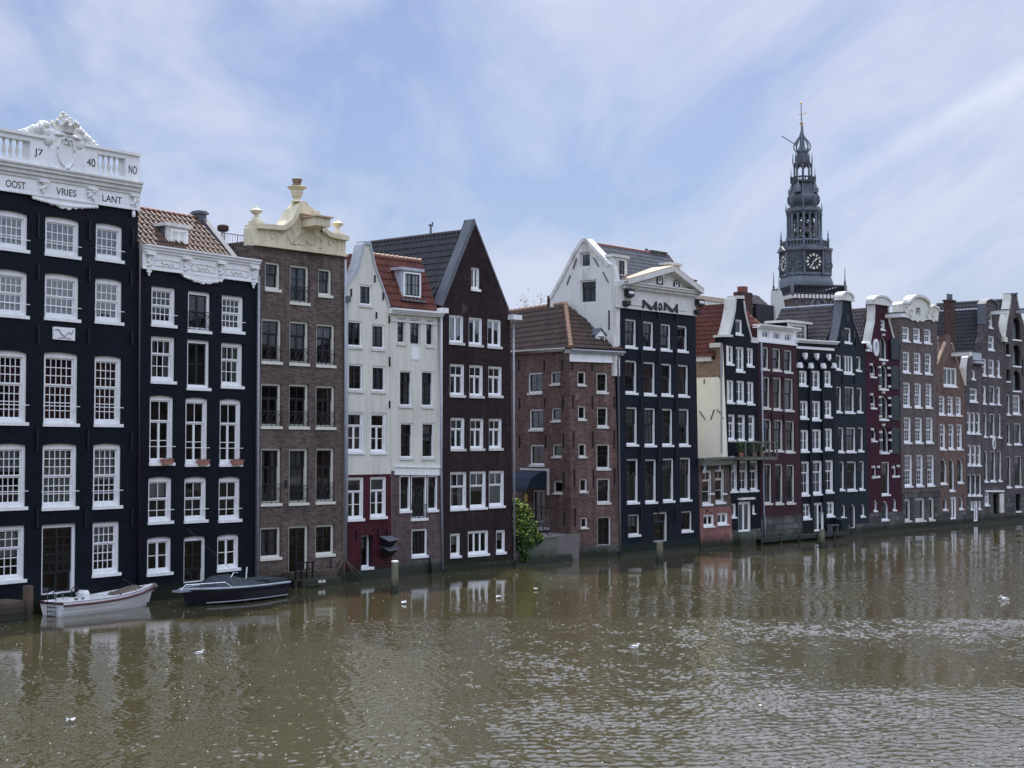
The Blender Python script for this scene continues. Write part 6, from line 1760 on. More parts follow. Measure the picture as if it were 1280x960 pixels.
def tbox(mb, x0, x1, y0, y1, z0, z1, dx, rot=ROT):
    c = [rotp(x0, y0, rot), rotp(x1, y0, rot), rotp(x1, y1, rot), rotp(x0, y1, rot)]
    mb.hexa([(p[0] + dx, p[1], z0) for p in c] + [(p[0] + dx, p[1], z1) for p in c])
for side in range(4):
    mb = MB(); rr = ROT + side * math.pi / 2
    for i in range(14):
        x = -W(31) + W(62) * i / 13; tbox(mb, x - .22, x + .22, -W(35.5), -W(31), tz(376), tz(371.5), c0, rr)
    mb.build('bracket_row', 'offwhite', body)
# front face brick ornaments: white arch ring and blind arches
mb = MB(); zc = tz(386)
n = 14; fx = [( W(10) * math.cos(math.pi * i / n), W(10.5) * math.sin(math.pi * i / n)) for i in range(n + 1)]
for i in range(n):
    (xa, za), (xb, zb) = fx[i], fx[i + 1]; pa, pb = rotp(xa, -W(32), ROT), rotp(xb, -W(32), ROT)
    mb.tube([(pa[0] + c0, pa[1], zc + za), (pb[0] + c0, pb[1], zc + zb)], .3, seg=5)
tbox(mb, -.35, .35, -W(32.3), -W(31), zc - 3, zc + W(9), c0); mb.build('arch_ring', 'slatelight', body)
for sx in (-1, 1):
    mb = MB(); 
    for i in range(n):
        a_, b_ = math.pi * i / n, math.pi * (i + 1) / n; pa, pb = rotp(sx * W(22) + 1.0 * math.cos(a_), -W(31.8), ROT), rotp(sx * W(22) + 1.0 * math.cos(b_), -W(31.8), ROT)
        mb.tube([(pa[0] + c0, pa[1], tz(384) + 1.1 * math.sin(a_)), (pb[0] + c0, pb[1], tz(384) + 1.1 * math.sin(b_))], .15, seg=5)
    mb.build('blind_arch', 'slatelight', body)
def balustrade(loop, z0, z1, dx, mat, nper, th=.12, name='balustrade', rail=.22):
    mb = MB(); n = len(loop)
    for i in range(n):
        a, b = loop[i], loop[(i + 1) % n]; L = math.hypot(b[0] - a[0], b[1] - a[1])
        mb.tube([(a[0] + dx, a[1], z1), (b[0] + dx, b[1], z1)], rail, seg=4); mb.tube([(a[0] + dx, a[1], z0 + .1), (b[0] + dx, b[1], z0 + .1)], rail, seg=4)
        k = max(2, int(L / nper))
        for j in range(k + 1):
            x, y = a[0] + (b[0] - a[0]) * j / k, a[1] + (b[1] - a[1]) * j / k; mb.tube([(x + dx, y, z0), (x + dx, y, z1)], th * (1.8 if j in (0, k) else 1), seg=4)
    return mb.build(name, mat, tw)
balustrade(sq(W(68), .3, ROT), tz(371), tz(360.5), c0, 'slatedark', .55, .14)
stack('gallery_floor', 'slatedark', [(sq(W(69), .3, ROT), tz(371), c0), (sq(W(69), .3, ROT), tz(369), c0)], tw)
for i, (sx, sy) in enumerate(((-1, -1), (1, -1), (1, 1), (-1, 1))):
    p = rotp(sx * W(34), sy * W(34), ROT)
    MB().lathe([(.35, 0), (.35, 1.6), (.2, 1.8), (.22, 2.2), (.1, 2.6), (.05, tz(339) - tz(371)), (0.01, tz(337) - tz(371))], (p[0] + c0, p[1], tz(371)), 6).build('pinnacle', 'slatelight', tw)
stack('skirt_roof', 'slatelight', [(sq(W(58), W(8), ROT), tz(361), c1), (sq(W(57), W(9), ROT), tz(354), c1), (sq(W(53), W(9), ROT), tz(347), c1)], tw)
clk = stack('clock_stage', 'slate', [(sq(W(53), W(10), ROT), tz(352), c1), (sq(W(53), W(10), ROT), tz(316.5), c1)], tw)
stack('clock_cornice', 'slatelight', [(sq(W(54), W(10), ROT), tz(316.5), c1), (sq(W(58), W(10), ROT), tz(315), c1), (sq(W(59), W(11), ROT), tz(312.5), c1), (sq(W(50), W(11), ROT), tz(311.5), c1)], clk)
stack('clock_base', 'slatelight', [(sq(W(56), W(10), ROT), tz(346), c1), (sq(W(56), W(10), ROT), tz(343), c1)], clk)
for side in range(4):
    rr = ROT + side * math.pi / 2
    def pt(x, z, o): 
        q = rotp(x, -W(26.5) - o, rr); return (q[0] + c1, q[1], z)
    hw = W(10.2); zc = tz(330)
    mb = MB(); mb.hexa([pt(-hw, zc - hw * 1.08, 0), pt(hw, zc - hw * 1.08, 0), pt(hw, zc - hw * 1.08, .3), pt(-hw, zc - hw * 1.08, .3), pt(-hw, zc + hw * 1.08, 0), pt(hw, zc + hw * 1.08, 0), pt(hw, zc + hw * 1.08, .3), pt(-hw, zc + hw * 1.08, .3)])
    cf = mb.build('clock_face', 'black', tw)
    mb = MB()
    for i in range(12):
        a = math.pi / 2 - i * math.pi / 6; wd = .17 if i % 3 else .26
        r0, r1 = hw * .66, hw * .94; ca, sa = math.cos(a), math.sin(a)
        P4 = [(r0 * ca - wd * .6 * sa, r0 * sa + wd * .6 * ca), (r0 * ca + wd * .6 * sa, r0 * sa - wd * .6 * ca), (r1 * ca + wd * sa, r1 * sa - wd * ca), (r1 * ca - wd * sa, r1 * sa + wd * ca)]
        mb.hexa([pt(x, zc + z, .32) for x, z in P4] + [pt(x, zc + z, .4) for x, z in P4])
    mb.build('hour_marks', 'creamframe', cf)
    for nm, ang, L, w_ in (('minute_hand', -210, .78, .1), ('hour_hand', -47.5, .55, .13)):
        a = math.pi / 2 + R(ang); mb = MB(); ca, sa = math.cos(a), math.sin(a)
        P4 = [(-.3 * ca - w_ * sa, -.3 * sa + w_ * ca), (-.3 * ca + w_ * sa, -.3 * sa - w_ * ca), (L * hw * ca + w_ * sa, L * hw * sa - w_ * ca), (L * hw * ca - w_ * sa, L * hw * sa + w_ * ca)]
        mb.hexa([pt(x, zc + z, .42) for x, z in P4] + [pt(x, zc + z, .5) for x, z in P4]); mb.build(nm, 'creamframe', cf)
    for sx in (-1, 1):
        a0, a1 = sx * W(11.2), sx * W(13); mb = MB()
        mb.hexa([pt(a0, tz(346), -.1), pt(a1, tz(346), -.1), pt(a1, tz(346), .5), pt(a0, tz(346), .5), pt(a0, tz(316), -.1), pt(a1, tz(316), -.1), pt(a1, tz(316), .5), pt(a0, tz(316), .5)])
        mb.build('clock_pilaster', 'slatelight', clk)
    tri = [(-W(14), tz(315.5)), (W(14), tz(315.5)), (0, tz(308.5))]
    MB().add([pt(x, z, .9) for x, z in tri] + [pt(x, z, -.5) for x, z in tri], [(0, 1, 2), (3, 5, 4), (0, 2, 5, 3), (2, 1, 4, 5), (0, 3, 4, 1)]).build('clock_pediment', 'slatelight', clk)
    for xx in (-19, 19):
        mb = MB(); 
        for k in range(8):
            a_, b_ = k * math.pi / 4, (k + 1) * math.pi / 4; mb.tube([pt(W(xx) * .93 + .5 * math.cos(a_), tz(334) + .5 * math.sin(a_), .1), pt(W(xx) * .93 + .5 * math.cos(b_), tz(334) + .5 * math.sin(b_), .1)], .12, seg=4)
        mb.build('round_light', 'slatelight', clk)
c2 = tcx(290)
balustrade(octo(W(28.5), ROT), tz(312), tz(303), c2, 'slatelight', .6, .12, rail=.2)
stack('gallery_floor', 'slate', [(octo(W(28.5), ROT), tz(312.5), c2), (octo(W(28.5), ROT), tz(310.5), c2)], tw)
for i in range(8):
    p = octo(W(29), ROT)[i]
    MB().lathe([(.24, 0), (.24, 1.8), (.12, 2.1), (.13, 2.5), (.04, tz(289) - tz(312)), (.01, tz(288) - tz(312))], (p[0] + c2, p[1], tz(312)), 5).build('pinnacle', 'slatelight', tw)
def lantern(r, z0, z1, dx, colr, arch, nsub=1):
    pts = octo(r, ROT)
    for i in range(8):
        a, b = pts[i], pts[(i + 1) % 8]
        for k in range(nsub):
            x, y = a[0] + (b[0] - a[0]) * k / nsub, a[1] + (b[1] - a[1]) * k / nsub
            MB().lathe([(colr * 1.4, 0), (colr * 1.4, .4), (colr, .5), (colr, z1 - z0 - .5), (colr * 1.5, z1 - z0)], (x + dx, y, z0), 6, rot=ROT).build('column', 'slatelight', tw)
    mb = MB()
    for i in range(8):
        a, b = Vector(pts[i]), Vector(pts[(i + 1) % 8])
        for k in range(nsub):
            p, q = a.lerp(b, k / nsub), a.lerp(b, (k + 1) / nsub); L = (q - p).length; m = 8
            for j in range(m):
                t0, t1 = j / m, (j + 1) / m; h0 = arch * (1 - math.sin(math.pi * t0)); h1 = arch * (1 - math.sin(math.pi * t1))
                s_, e_ = p.lerp(q, t0), p.lerp(q, t1); s2, e2 = s_ * .93, e_ * .93
                zt_ = z1
                mb.hexa([(s_.x + dx, s_.y, zt_ - h0 - .15), (e_.x + dx, e_.y, zt_ - h1 - .15), (e2.x + dx, e2.y, zt_ - h1 - .15), (s2.x + dx, s2.y, zt_ - h0 - .15),
                         (s_.x + dx, s_.y, zt_), (e_.x + dx, e_.y, zt_), (e2.x + dx, e2.y, zt_), (s2.x + dx, s2.y, zt_)])
    mb.build('arcade', 'slate', tw)
stack('belfry_floor', 'slate', [(octo(W(24), ROT), tz(303), c2), (octo(W(21), ROT), tz(300), c2)], tw)
lantern(W(20.5), tz(301), tz(267.5), c2, W(1.5), 1.2, 2)
MB().box(c2 - .35, c2 + .35, -.35, .35, tz(301), tz(267)).build('king_post', 'slatedark', tw)
for lv in range(5):
    for i in range(6):
        a = i * math.pi / 3 + lv * .5; rr = W(11) * (.9 + .1 * (i % 2)); s_ = .95 - .1 * lv
        MB().lathe([(.75 * s_, 0), (.7 * s_, .2), (.45 * s_, .55), (.35 * s_, 1.0), (.1, 1.2)], (c2 + rr * math.cos(a), rr * math.sin(a), tz(298 - lv * 6.2)), 8).build('bell', 'bronze', tw)
c3 = tcx(262)
stack('belfry_cornice', 'slate', [(octo(W(21), ROT), tz(267.7), c3), (octo(W(22.5), ROT), tz(266), c3), (octo(W(22.5), ROT), tz(264.5), c3), (octo(W(18), ROT), tz(261), c3)], tw)
for i in range(8):
    p, q = Vector(octo(W(22.8), ROT)[i]), Vector(octo(W(22.8), ROT)[(i + 1) % 8]); m = (p + q) / 2
    MB().add([(p.x + c3, p.y, tz(265)), (q.x + c3, q.y, tz(265)), (m.x + c3, m.y, tz(260)), (p.x * .8 + c3, p.y * .8, tz(265)), (q.x * .8 + c3, q.y * .8, tz(265)), (m.x * .75 + c3, m.y * .75, tz(260))], [(0, 1, 2), (3, 5, 4), (0, 2, 5, 3), (2, 1, 4, 5)]).build('small_pediment', 'slatelight', tw)
    MB().lathe([(.16, 0), (.1, .6), (.02, 1.6)], (p.x * .97 + c3, p.y * .97, tz(264)), 5).build('pinnacle', 'slatelight', tw)
sec = [(16, 262), (15.5, 259), (16.5, 257), (18.6, 254), (19.5, 250.5), (19.2, 247.5), (17.5, 244.5), (15.8, 241.5), (14.6, 238), (13.8, 234), (13.2, 230.5)]
stack('bulb_dome', 'slate', [(octo(W(r_), ROT), tz(y), tcx(y)) for r_, y in sec], tw)
for i in range(8):
    p = octo(1, ROT)[i]; mb = MB().tube([(p[0] * W(r_ + .1) + tcx(y), p[1] * W(r_ + .1), tz(y)) for r_, y in sec], .16, seg=5); mb.build('dome_rib', 'slatelight', tw)
    q = octo(1, ROT + math.pi / 8)[i]
    if i % 2 == 0: MB().lathe([(.7, 0), (.7, .8), (.45, 1.0), (.12, 1.9), (.02, 2.3)], (q[0] * W(15.5) + tcx(240), q[1] * W(15.5), tz(242)), 6).build('dome_dormer', 'slatelight', tw)
c4 = tcx(225)
stack('gallery_floor', 'slatedark', [(octo(W(13), ROT), tz(231.5), c4), (octo(W(15), ROT), tz(229.5), c4), (octo(W(15), ROT), tz(228.5), c4)], tw)
balustrade(octo(W(14.6), ROT), tz(229), tz(222.5), c4, 'slate', .45, .1, rail=.16)
for i in range(8):
    p = octo(W(14.8), ROT)[i]; MB().lathe([(.18, 0), (.18, 1.2), (.07, 1.5), (.02, tz(210) - tz(229))], (p[0] + c4, p[1], tz(229)), 5).build('pinnacle', 'slate', tw)
lantern(W(10.6), tz(229), tz(206), c4, W(1.2), .9, 1)
c5 = tcx(197)
stack('lantern_cap', 'slate', [(octo(W(11.2), ROT), tz(206.5), c5), (octo(W(12), ROT), tz(204.5), c5), (octo(W(9.8), ROT), tz(203.5), c5), (octo(W(8.2), ROT), tz(198), c5), (octo(W(7), ROT), tz(192), c5), (octo(W(7.4), ROT), tz(190.5), c5)], tw)
for i in range(8):
    p = octo(W(11.8), ROT)[i]; MB().lathe([(.12, 0), (.1, 1), (.02, 2)], (p[0] + c5, p[1], tz(204.5)), 5).build('pinnacle', 'slate', tw)
rib = [(6.3, 190.5), (8.6, 188.5), (10.2, 185.5), (10.3, 183), (9.3, 180), (7.3, 176.5), (4.6, 173), (2.3, 169.5), (1.0, 165)]
for i in range(8):
    p = octo(1, ROT)[i]; MB().tube([(p[0] * W(r_) + tcx(y), p[1] * W(r_), tz(y)) for r_, y in rib], .13, seg=5).build('crown_rib', 'slatelight', tw)
MB().lathe([(.9, 0), (.5, 1.2), (.35, tz(172) - tz(190)), (.2, tz(157) - tz(190))], (tcx(185), 0, tz(190)), 8).build('crown_core', 'slatelight', tw)
MB().tube([(tcx(165), 0, tz(168)), (tcx(150), 0, tz(150)), (tcx(130), 0, tz(130))], [.16, .11, .07], seg=6).build('spire_rod', 'slatelight', tw)
MB().ball((tcx(154), 0, tz(154)), W(2.4)).build('ball', 'fawn', tw, smooth=True)
MB().box(tcx(143) - .6, tcx(143) + .3, -.04, .04, tz(143.6), tz(142.6)).add([(tcx(143) + .4, 0, tz(141)), (tcx(143) + 1.1, 0, tz(140)), (tcx(143) + .5, 0, tz(144))], [(0, 1, 2)]).ball((tcx(130), 0, tz(129)), .25).build('weather_vane', 'gold', tw)
p, q = T(977, 170), T(996, 182); MB().tube([(p.x - tx, 0, p.z), (q.x - tx, 0, q.z)], .08, seg=5).build('flagpole', 'slatedark', tw)

# ================================================================== ground and water
mb = MB()
g0 = WA - UM * 900 - NM * 0.6; g1 = WB + UM * 1500 - NM * 0.6
mb.add([(*(g0).xy, 1.2), (*(g1).xy, 1.2), (*(g1 - NM * 2500).xy, 1.2), (*(g0 - NM * 2500).xy, 1.2), (*g0.xy, -2), (*g1.xy, -2)], [(0, 1, 2, 3), (4, 5, 1, 0)])
structure(mb.build('ground', 'ground'))
OPP = 62.0
mb = MB(); q0 = WA + NM * OPP - UM * 900; q1 = WB + NM * OPP + UM * 1500
mb.add([(*q0.xy, 1.8), (*q1.xy, 1.8), (*(q1 + NM * 2000).xy, 1.8), (*(q0 + NM * 2000).xy, 1.8), (*q0.xy, -2), (*q1.xy, -2)], [(3, 2, 1, 0), (0, 1, 5, 4)])
structure(mb.build('road', 'ground'))
# water: one sheet, its middle part a fine grid of real ripples
import numpy as np
h = N('canal_water')
geo = h.n('ShaderNodeNewGeometry'); pos = geo.outputs['Position']
nC = noise(h, pos, 9.0, 3, 0.6); nD = noise(h, pos, 2.2, 3, .6)
b = h.n('ShaderNodeBump'); b.inputs['Strength'].default_value = 1.0; b.inputs['Distance'].default_value = 1.0
h.l(math_n(h, 'ADD', math_n(h, 'MULTIPLY', nC, 0.0014), math_n(h, 'MULTIPLY', nD, 0.0008)), b.inputs['Height'])
mud = noise(h, pos, 0.05, 4, 0.6)
cw = mixc(h, mud, (0.058, 0.052, 0.025), (0.08, 0.068, 0.034))
principled(h, cw, 0.05, b.outputs['Normal'], IOR=1.58)
M['water'] = h.m
rng = np.random.default_rng(5)
waves = []
for i in range(70):
    lam = 0.11 * (0.5 / 0.11) ** (rng.random() ** 1.35) if i < 58 else rng.uniform(2.5, 6)
    th = R(-100) + rng.normal(0, 1.0); k = 2 * math.pi / lam
    waves.append((k * math.cos(th), k * math.sin(th), rng.uniform(0, 6.28), lam * (0.0047 * (0.2 / lam) ** .25 if i < 58 else 0.0004), lam))
def vnoise(X, Y, sx, sy, seed):
    g = np.random.default_rng(seed).random((64, 64)); x = X / sx + 500.3; y = Y / sy + 500.7
    xi = np.floor(x).astype(int); yi = np.floor(y).astype(int); fx = x - xi; fy = y - yi; fx = fx * fx * (3 - 2 * fx); fy = fy * fy * (3 - 2 * fy)
    a = g[xi % 64, yi % 64]; b_ = g[(xi + 1) % 64, yi % 64]; c = g[xi % 64, (yi + 1) % 64]; d = g[(xi + 1) % 64, (yi + 1) % 64]
    return (a * (1 - fx) + b_ * fx) * (1 - fy) + (c * (1 - fx) + d * fx) * fy
def ss(x, a, b_): t = np.clip((x - a) / (b_ - a), 0, 1); return t * t * (3 - 2 * t)
BL = []
for px, py, wx, wy, am in ((1060, 744, 210, 7, .9), (1070, 783, 260, 12, .9), (800, 775, 160, 12, .35), (1150, 830, 200, 26, -.75), (1120, 762, 180, 5, -.5), (150, 840, 260, 45, -.08), (1000, 925, 420, 40, .2), (700, 900, 250, 60, .25), (1000, 715, 300, 12, -.5), (880, 860, 60, 60, .1)):
    P = water(px, py); dY = (water(px, py - wy).y - water(px, py + wy).y) / 2; BL.append((P.x, P.y, wx / F * P.y, dY, am))
def ripple(X, Y):
    d = (X - WA.x) * NM.x + (Y - WA.y) * NM.y
    m = ss(d, 7, 17) * .66 + (vnoise(X, Y, 9, 3.2, 1) - .5) * .5 + (vnoise(X, Y, 3, 1.1, 2) - .5) * .3
    for bx, by, wx, wy, am in BL: m = m + am * np.exp(-((X - bx) / wx) ** 2 - ((Y - by) / wy) ** 2)
    m = np.clip(m, 0.03, 1.15) * (0.05 + .95 * ss(d, 1, 12))
    Z = np.zeros_like(X); gust = .3 + 1.9 * vnoise(X, Y, .9, .8, 3) * vnoise(X, Y, .35, .3, 4) * 2
    wx_ = X + .25 * np.sin(Y * .7 + X * .2); wy_ = Y + .25 * np.sin(X * .5)
    for kx, ky, ph, am, lam in waves:
        Z += am * np.sin(kx * wx_ + ky * wy_ + ph) * (m * (gust if lam < .3 else 1.0) if lam < 2.5 else 1.0)
    return Z
def sheet(x0, x1, y0, y1, st):
    nx = int((x1 - x0) / st) + 1; ny = int((y1 - y0) / st / 1.5) + 1
    xs = np.linspace(x0, x1, nx); ys = np.linspace(y0, y1, ny); X, Y = np.meshgrid(xs, ys); Z = ripple(X, Y)
    e = np.minimum.reduce([(X - x0), (x1 - X), (Y - y0), (y1 - Y)]); Z *= np.clip(e / 1.5, 0, 1)
    co = np.stack([X, Y, Z], -1).reshape(-1, 3)
    i = np.arange(ny - 1)[:, None] * nx + np.arange(nx - 1)[None, :]
    fc = np.stack([i, i + 1, i + nx + 1, i + nx], -1).reshape(-1, 4)
    return co, fc
C0, F0 = sheet(-22, 24, 22, 50, .038); C1, F1_ = sheet(-22, 48, 50, 116, .085)
XO = [-1500, -22, 24, 48, 1500]; YO = [-600, 22, 50, 116, 2500]; vo = np.array([(x, y, 0) for y in YO for x in XO], float); fo = []
for j in range(4):
    for i in range(4):
        if (i == 1 and j in (1, 2)) or (i == 2 and j == 2): continue
        fo.append((j * 5 + i, j * 5 + i + 1, (j + 1) * 5 + i + 1, (j + 1) * 5 + i))
V = np.concatenate([vo, C0, C1]); FF = np.concatenate([np.array(fo), F0 + len(vo), F1_ + len(vo) + len(C0)])
me = bpy.data.meshes.new('water'); me.vertices.add(len(V)); me.vertices.foreach_set('co', V.ravel().astype('f'))
me.loops.add(FF.size); me.loops.foreach_set('vertex_index', FF.ravel().astype('i')); me.polygons.add(len(FF))
me.polygons.foreach_set('loop_start', (np.arange(len(FF)) * 4).astype('i')); me.polygons.foreach_set('loop_total', np.full(len(FF), 4, 'i'))
me.polygons.foreach_set('use_smooth', np.ones(len(FF), bool)); me.materials.append(M['water']); me.update(calc_edges=True); me.validate()
wo = bpy.data.objects.new('water', me); COL.objects.link(wo); structure(wo)

# floating elm seeds, uncountable
mb = MB()
for i in range(2600):
    Y = random.uniform(26, 105) ; px = random.uniform(-20, 1300)
    X = (px - 640) / F * Y; 
    if (Vector((X, Y, 0)) - WA).dot(NM) < .4: continue
    s_ = random.uniform(.008, .022) * (Y / 50) ** .5; a = random.uniform(0, 3.14)
    c_, d_ = math.cos(a) * s_, math.sin(a) * s_
    mb.add([(X - c_, Y - d_, .012), (X + d_, Y - c_, .012), (X + c_, Y + d_, .02), (X - d_, Y + c_, .016)], [(0, 1, 2, 3)])
o = mb.build('floating_seeds', 'petal'); o['kind'] = 'stuff'

# ================================================================== boats
def loft(mb, stations, mi=0):
    n = len(stations[0]); vs = [p for st in stations for p in st]; fs = []
    for i in range(len(stations) - 1):
        for k in range(n - 1): fs.append((i * n + k, i * n + k + 1, (i + 1) * n + k + 1, (i + 1) * n + k))
    mb.add(vs, fs, mi)
def boat_frame(px0, py0, px1, u):
    """waterline near-side stern pixel, bow pixel column; returns frame with x along u"""
    P = water(px0, py0); P.z = 0; E = line_hit(P, u, px1, 745); return Frame(P, u), (E - P).dot(u)
# white open boat, stern at the left
FBt, L = boat_frame(82, 771.5, 210, F1U)
bt = thing('motor_boat', 'small white open boat with brown tarpaulin heaped at its bow', 'boat', FBt.m)
Bm = 1.3
def hull(L, B, hs, hb, bowx=.62, flare=.8, under=.12):
    sts = []
    N_ = 18
    for i in range(N_ + 1):
        t = i / N_; x = L * t
        w = B / 2 * (min(1, .86 + .5 * t) if t < .3 else 1.0) * (1 - max(0, (t - .45) / .55) ** 2.3)
        sh = hs + (hb - hs) * max(0, (t - .25) / .75) ** 1.8
        rk = .0
        ww = w * (.80 - .25 * max(0, (t - .5) / .5)); kz = -under + .18 * max(0, (t - .82) / .18) ** 2
        xx = lambda f: x - (1 - f) * .38 * max(0, (t - .6) / .4) * 1
        row = [(xx(1), B / 2 - w, sh), (xx(.7), B / 2 - w * .97, sh * .7), (xx(.35), B / 2 - ww * 1.05, .1), (xx(0), B / 2 - ww * .8, kz), (xx(0), B / 2, kz - .06), (xx(0), B / 2 + ww * .8, kz), (xx(.35), B / 2 + ww * 1.05, .1), (xx(.7), B / 2 + w * .97, sh * .7), (xx(1), B / 2 + w, sh)]
        sts.append(row)
    return sts
sts = hull(L, Bm, .44, .70)
mb = MB(); loft(mb, sts); mb.add(sts[0], [tuple(range(9))])
hl = mb.build('hull', 'gelcoat', bt, smooth=False)
mb = MB()   # gunwale / inner deck rim
inner = [[(r_[0][0], r_[0][1], r_[0][2] + .02), (r_[0][0] , min(Bm / 2, r_[0][1] + .2), r_[0][2] + .03), (r_[0][0], min(Bm / 2, r_[0][1] + .22), r_[0][2] - .25)] for r_ in sts]
loft(mb, inner); inner2 = [[(r_[8][0], r_[8][1], r_[8][2] + .02), (r_[8][0], max(Bm / 2, r_[8][1] - .2), r_[8][2] + .03), (r_[8][0], max(Bm / 2, r_[8][1] - .22), r_[8][2] - .25)] for r_ in sts]
loft(mb, inner2); mb.box(.0, .5, .1, Bm - .1, .38, .44); loft(mb, [[(r_[0][0], r_[0][1] + .2, .22), (r_[0][0], max(r_[0][1] + .2, r_[8][1] - .2), .22)] for r_ in sts[:15]])
mb.build('deck', 'gelcoat', bt)
mb = MB().tube([(r_[0][0], r_[0][1] - .02, r_[0][2] - .09) for r_ in sts], .035, seg=6).tube([(r_[8][0], r_[8][1] + .02, r_[8][2] - .09) for r_ in sts], .035, seg=6).tube([(sts[0][0][0] - .02, .1, .42), (sts[0][0][0] - .02, Bm - .1, .42)], .035, seg=6)
mb.build('rubbing_strake', 'rubber', bt)
mb = MB()
for k in (.25, .38): mb.tube([(r_[1][0] * (1 - k * .2) , r_[1][1] + (r_[2][1] - r_[1][1]) * k - .01, r_[1][2] + (r_[2][2] - r_[1][2]) * k) for r_ in sts[:16]], .012, seg=4)
mb.build('plank_line', 'gelcoat', bt)
mb = MB(); 
for i in range(5): mb.box(-.12, -.08, .35, .75, .0 + i * .14, .03 + i * .14)
for y in (.35, .75): mb.tube([(-.1, y, -.1), (-.1, y, .72), (.15, y, .78), (.2, y, .5)], .018, seg=6)
mb.build('boarding_ladder', 'chrome', bt)
sc = MB().box(L * .27, L * .33, Bm * .42, Bm * .7, .22, .62).hexa([(L * .27, Bm * .42, .62), (L * .33, Bm * .42, .62), (L * .33, Bm * .7, .62), (L * .27, Bm * .7, .62), (L * .29, Bm * .45, .72), (L * .32, Bm * .45, .72), (L * .32, Bm * .66, .72), (L * .29, Bm * .66, .72)]).build('console', 'gelcoat', bt)
mb = MB(); cx, cy, cz_ = L * .22, Bm * .55, .7
mb.tube([(cx + .05 * math.sin(a * math.pi / 8), cy + .17 * math.cos(a * math.pi / 8), cz_ + .17 * math.sin(a * math.pi / 8)) for a in range(17)], .016, seg=5)
for a in (0, 2.1, 4.2): mb.tube([(cx, cy, cz_), (cx, cy + .17 * math.cos(a), cz_ + .17 * math.sin(a))], .012, seg=4)
mb.build('steering_wheel', 'black', sc)
MB().box(L * .08, L * .2, .3, Bm - .3, .22, .52).box(L * .42, L * .5, .25, Bm - .25, .22, .5).build('bench', 'gelcoat', bt)
mb = MB(); rnd = random.Random(3)
nx_, ny_ = 26, 14; vs = []; fs = []
for i in range(nx_ + 1):
    for j in range(ny_ + 1):
        t, s_ = i / nx_, j / ny_; x = L * (.6 + .3 * t); w = (Bm * .46) * (1 - max(0, (t - .1)) ** 1.6)
        z = .46 + .16 * t + .2 * math.sin(math.pi * min(1, max(0, s_))) * math.sin(math.pi * min(1, t * 1.15)) * (1 + .4 * math.sin(5 * t + 3)) + rnd.uniform(-.045, .045)
        vs.append((x, Bm / 2 + w * (2 * s_ - 1), z))
for i in range(nx_):
    for j in range(ny_): fs.append((i * (ny_ + 1) + j, i * (ny_ + 1) + j + 1, (i + 1) * (ny_ + 1) + j + 1, (i + 1) * (ny_ + 1) + j))
mb.add(vs, fs)
tp = mb.build('tarpaulin', 'tarp', None, smooth=False); tp.matrix_basis = FBt.m.copy(); tag(tp, 'crumpled brown tarpaulin lying over the bow of the white boat', 'tarpaulin')
MB().tube([(L * .62, .4, .78), (L * .62, .4, 1.0), (L * .75, .5, .75)], .02, seg=5).build('mooring_post', 'iron', bt)
MB().ball((L * .985, Bm / 2, .62), .12, .2, .12).build('bow_fender', 'tarp', bt)
for i, x in enumerate((.1, .16, .52)): MB().box(L * x, L * x + .12, .07, .12, .5, .56).build('cleat', 'chrome', bt)

# navy launch, pointed bow to the left
FN, L = boat_frame(246, 761.5, 365, F2U)
nb = thing('motor_launch', 'sleek navy motor launch with grey canvas cover and white gunwale stripe', 'boat', FN.m)
Bn = 1.6
st2 = hull(L, Bn, .54, .60)
st2 = [[(L - p[0], p[1], p[2] * (1.05)) for p in r_] for r_ in st2][::-1]
mb = MB(); loft(mb, st2); mb.add(st2[-1], [tuple(range(9))]); mb.build('hull', 'boatnavy', nb)
mb = MB(); loft(mb, [[(r_[0][0], r_[0][1] + .01, r_[0][2] + .01), (r_[0][0], Bn / 2, r_[0][2] + .05), (r_[8][0], r_[8][1] - .01, r_[8][2] + .01)] for r_ in st2]); mb.build('deck', 'boatcover', nb)
mb = MB().tube([(r_[0][0], r_[0][1] - .02, r_[0][2]) for r_ in st2], .04, seg=6).tube([(r_[8][0], r_[8][1] + .02, r_[8][2]) for r_ in st2], .04, seg=6); mb.build('gunwale_stripe', 'palelead', nb)
mb = MB().tube([(r_[2][0], r_[2][1] - .015, .1) for r_ in st2[3:]], .022, seg=5); mb.build('waterline_stripe', 'pipe', nb)
dz = .57
mb = MB(); sec = [(.20, .0, 0), (.30, .30, .24), (.40, .42, .33), (.48, .45, .33), (.62, .46, .16), (.74, .46, .06)]
rows = []
for t, w, zz in sec:
    rows.append([(L * t, Bn / 2 - Bn * .46 * (1 if t > .3 else .7), dz + .04), (L * t, Bn / 2 - Bn * w * .75, dz + .05 + zz * .75), (L * t, Bn / 2, dz + .06 + zz), (L * t, Bn / 2 + Bn * w * .75, dz + .05 + zz * .75), (L * t, Bn / 2 + Bn * .46 * (1 if t > .3 else .7), dz + .04)])
loft(mb, rows); mb.build('canvas_cover', 'boatcover', nb)
mb = MB()
for i in range(1, 5): mb.tube([Vector(p) + Vector((0, 0, .01)) for p in rows[i]], .014, seg=4)
mb.build('cover_seam', 'lead', nb)
mb = MB().tube([(L * .0, Bn * .46, dz + .02), (L * .02, Bn * .4, dz + .2), (L * .12, Bn * .2, dz + .22), (L * .3, .1, dz + .22), (L * .36, .06, dz + .05)], .018, seg=6).tube([(L * .12, Bn * .2, dz + .22), (L * .12, Bn * .2, dz)], .015, seg=5)
mb.tube([(L * .44, Bn * .3, dz + .3), (L * .47, Bn * .3, dz + .48), (L * .52, Bn * .3, dz + .46)], .016, seg=5); mb.build('pulpit_rail', 'chrome', nb)
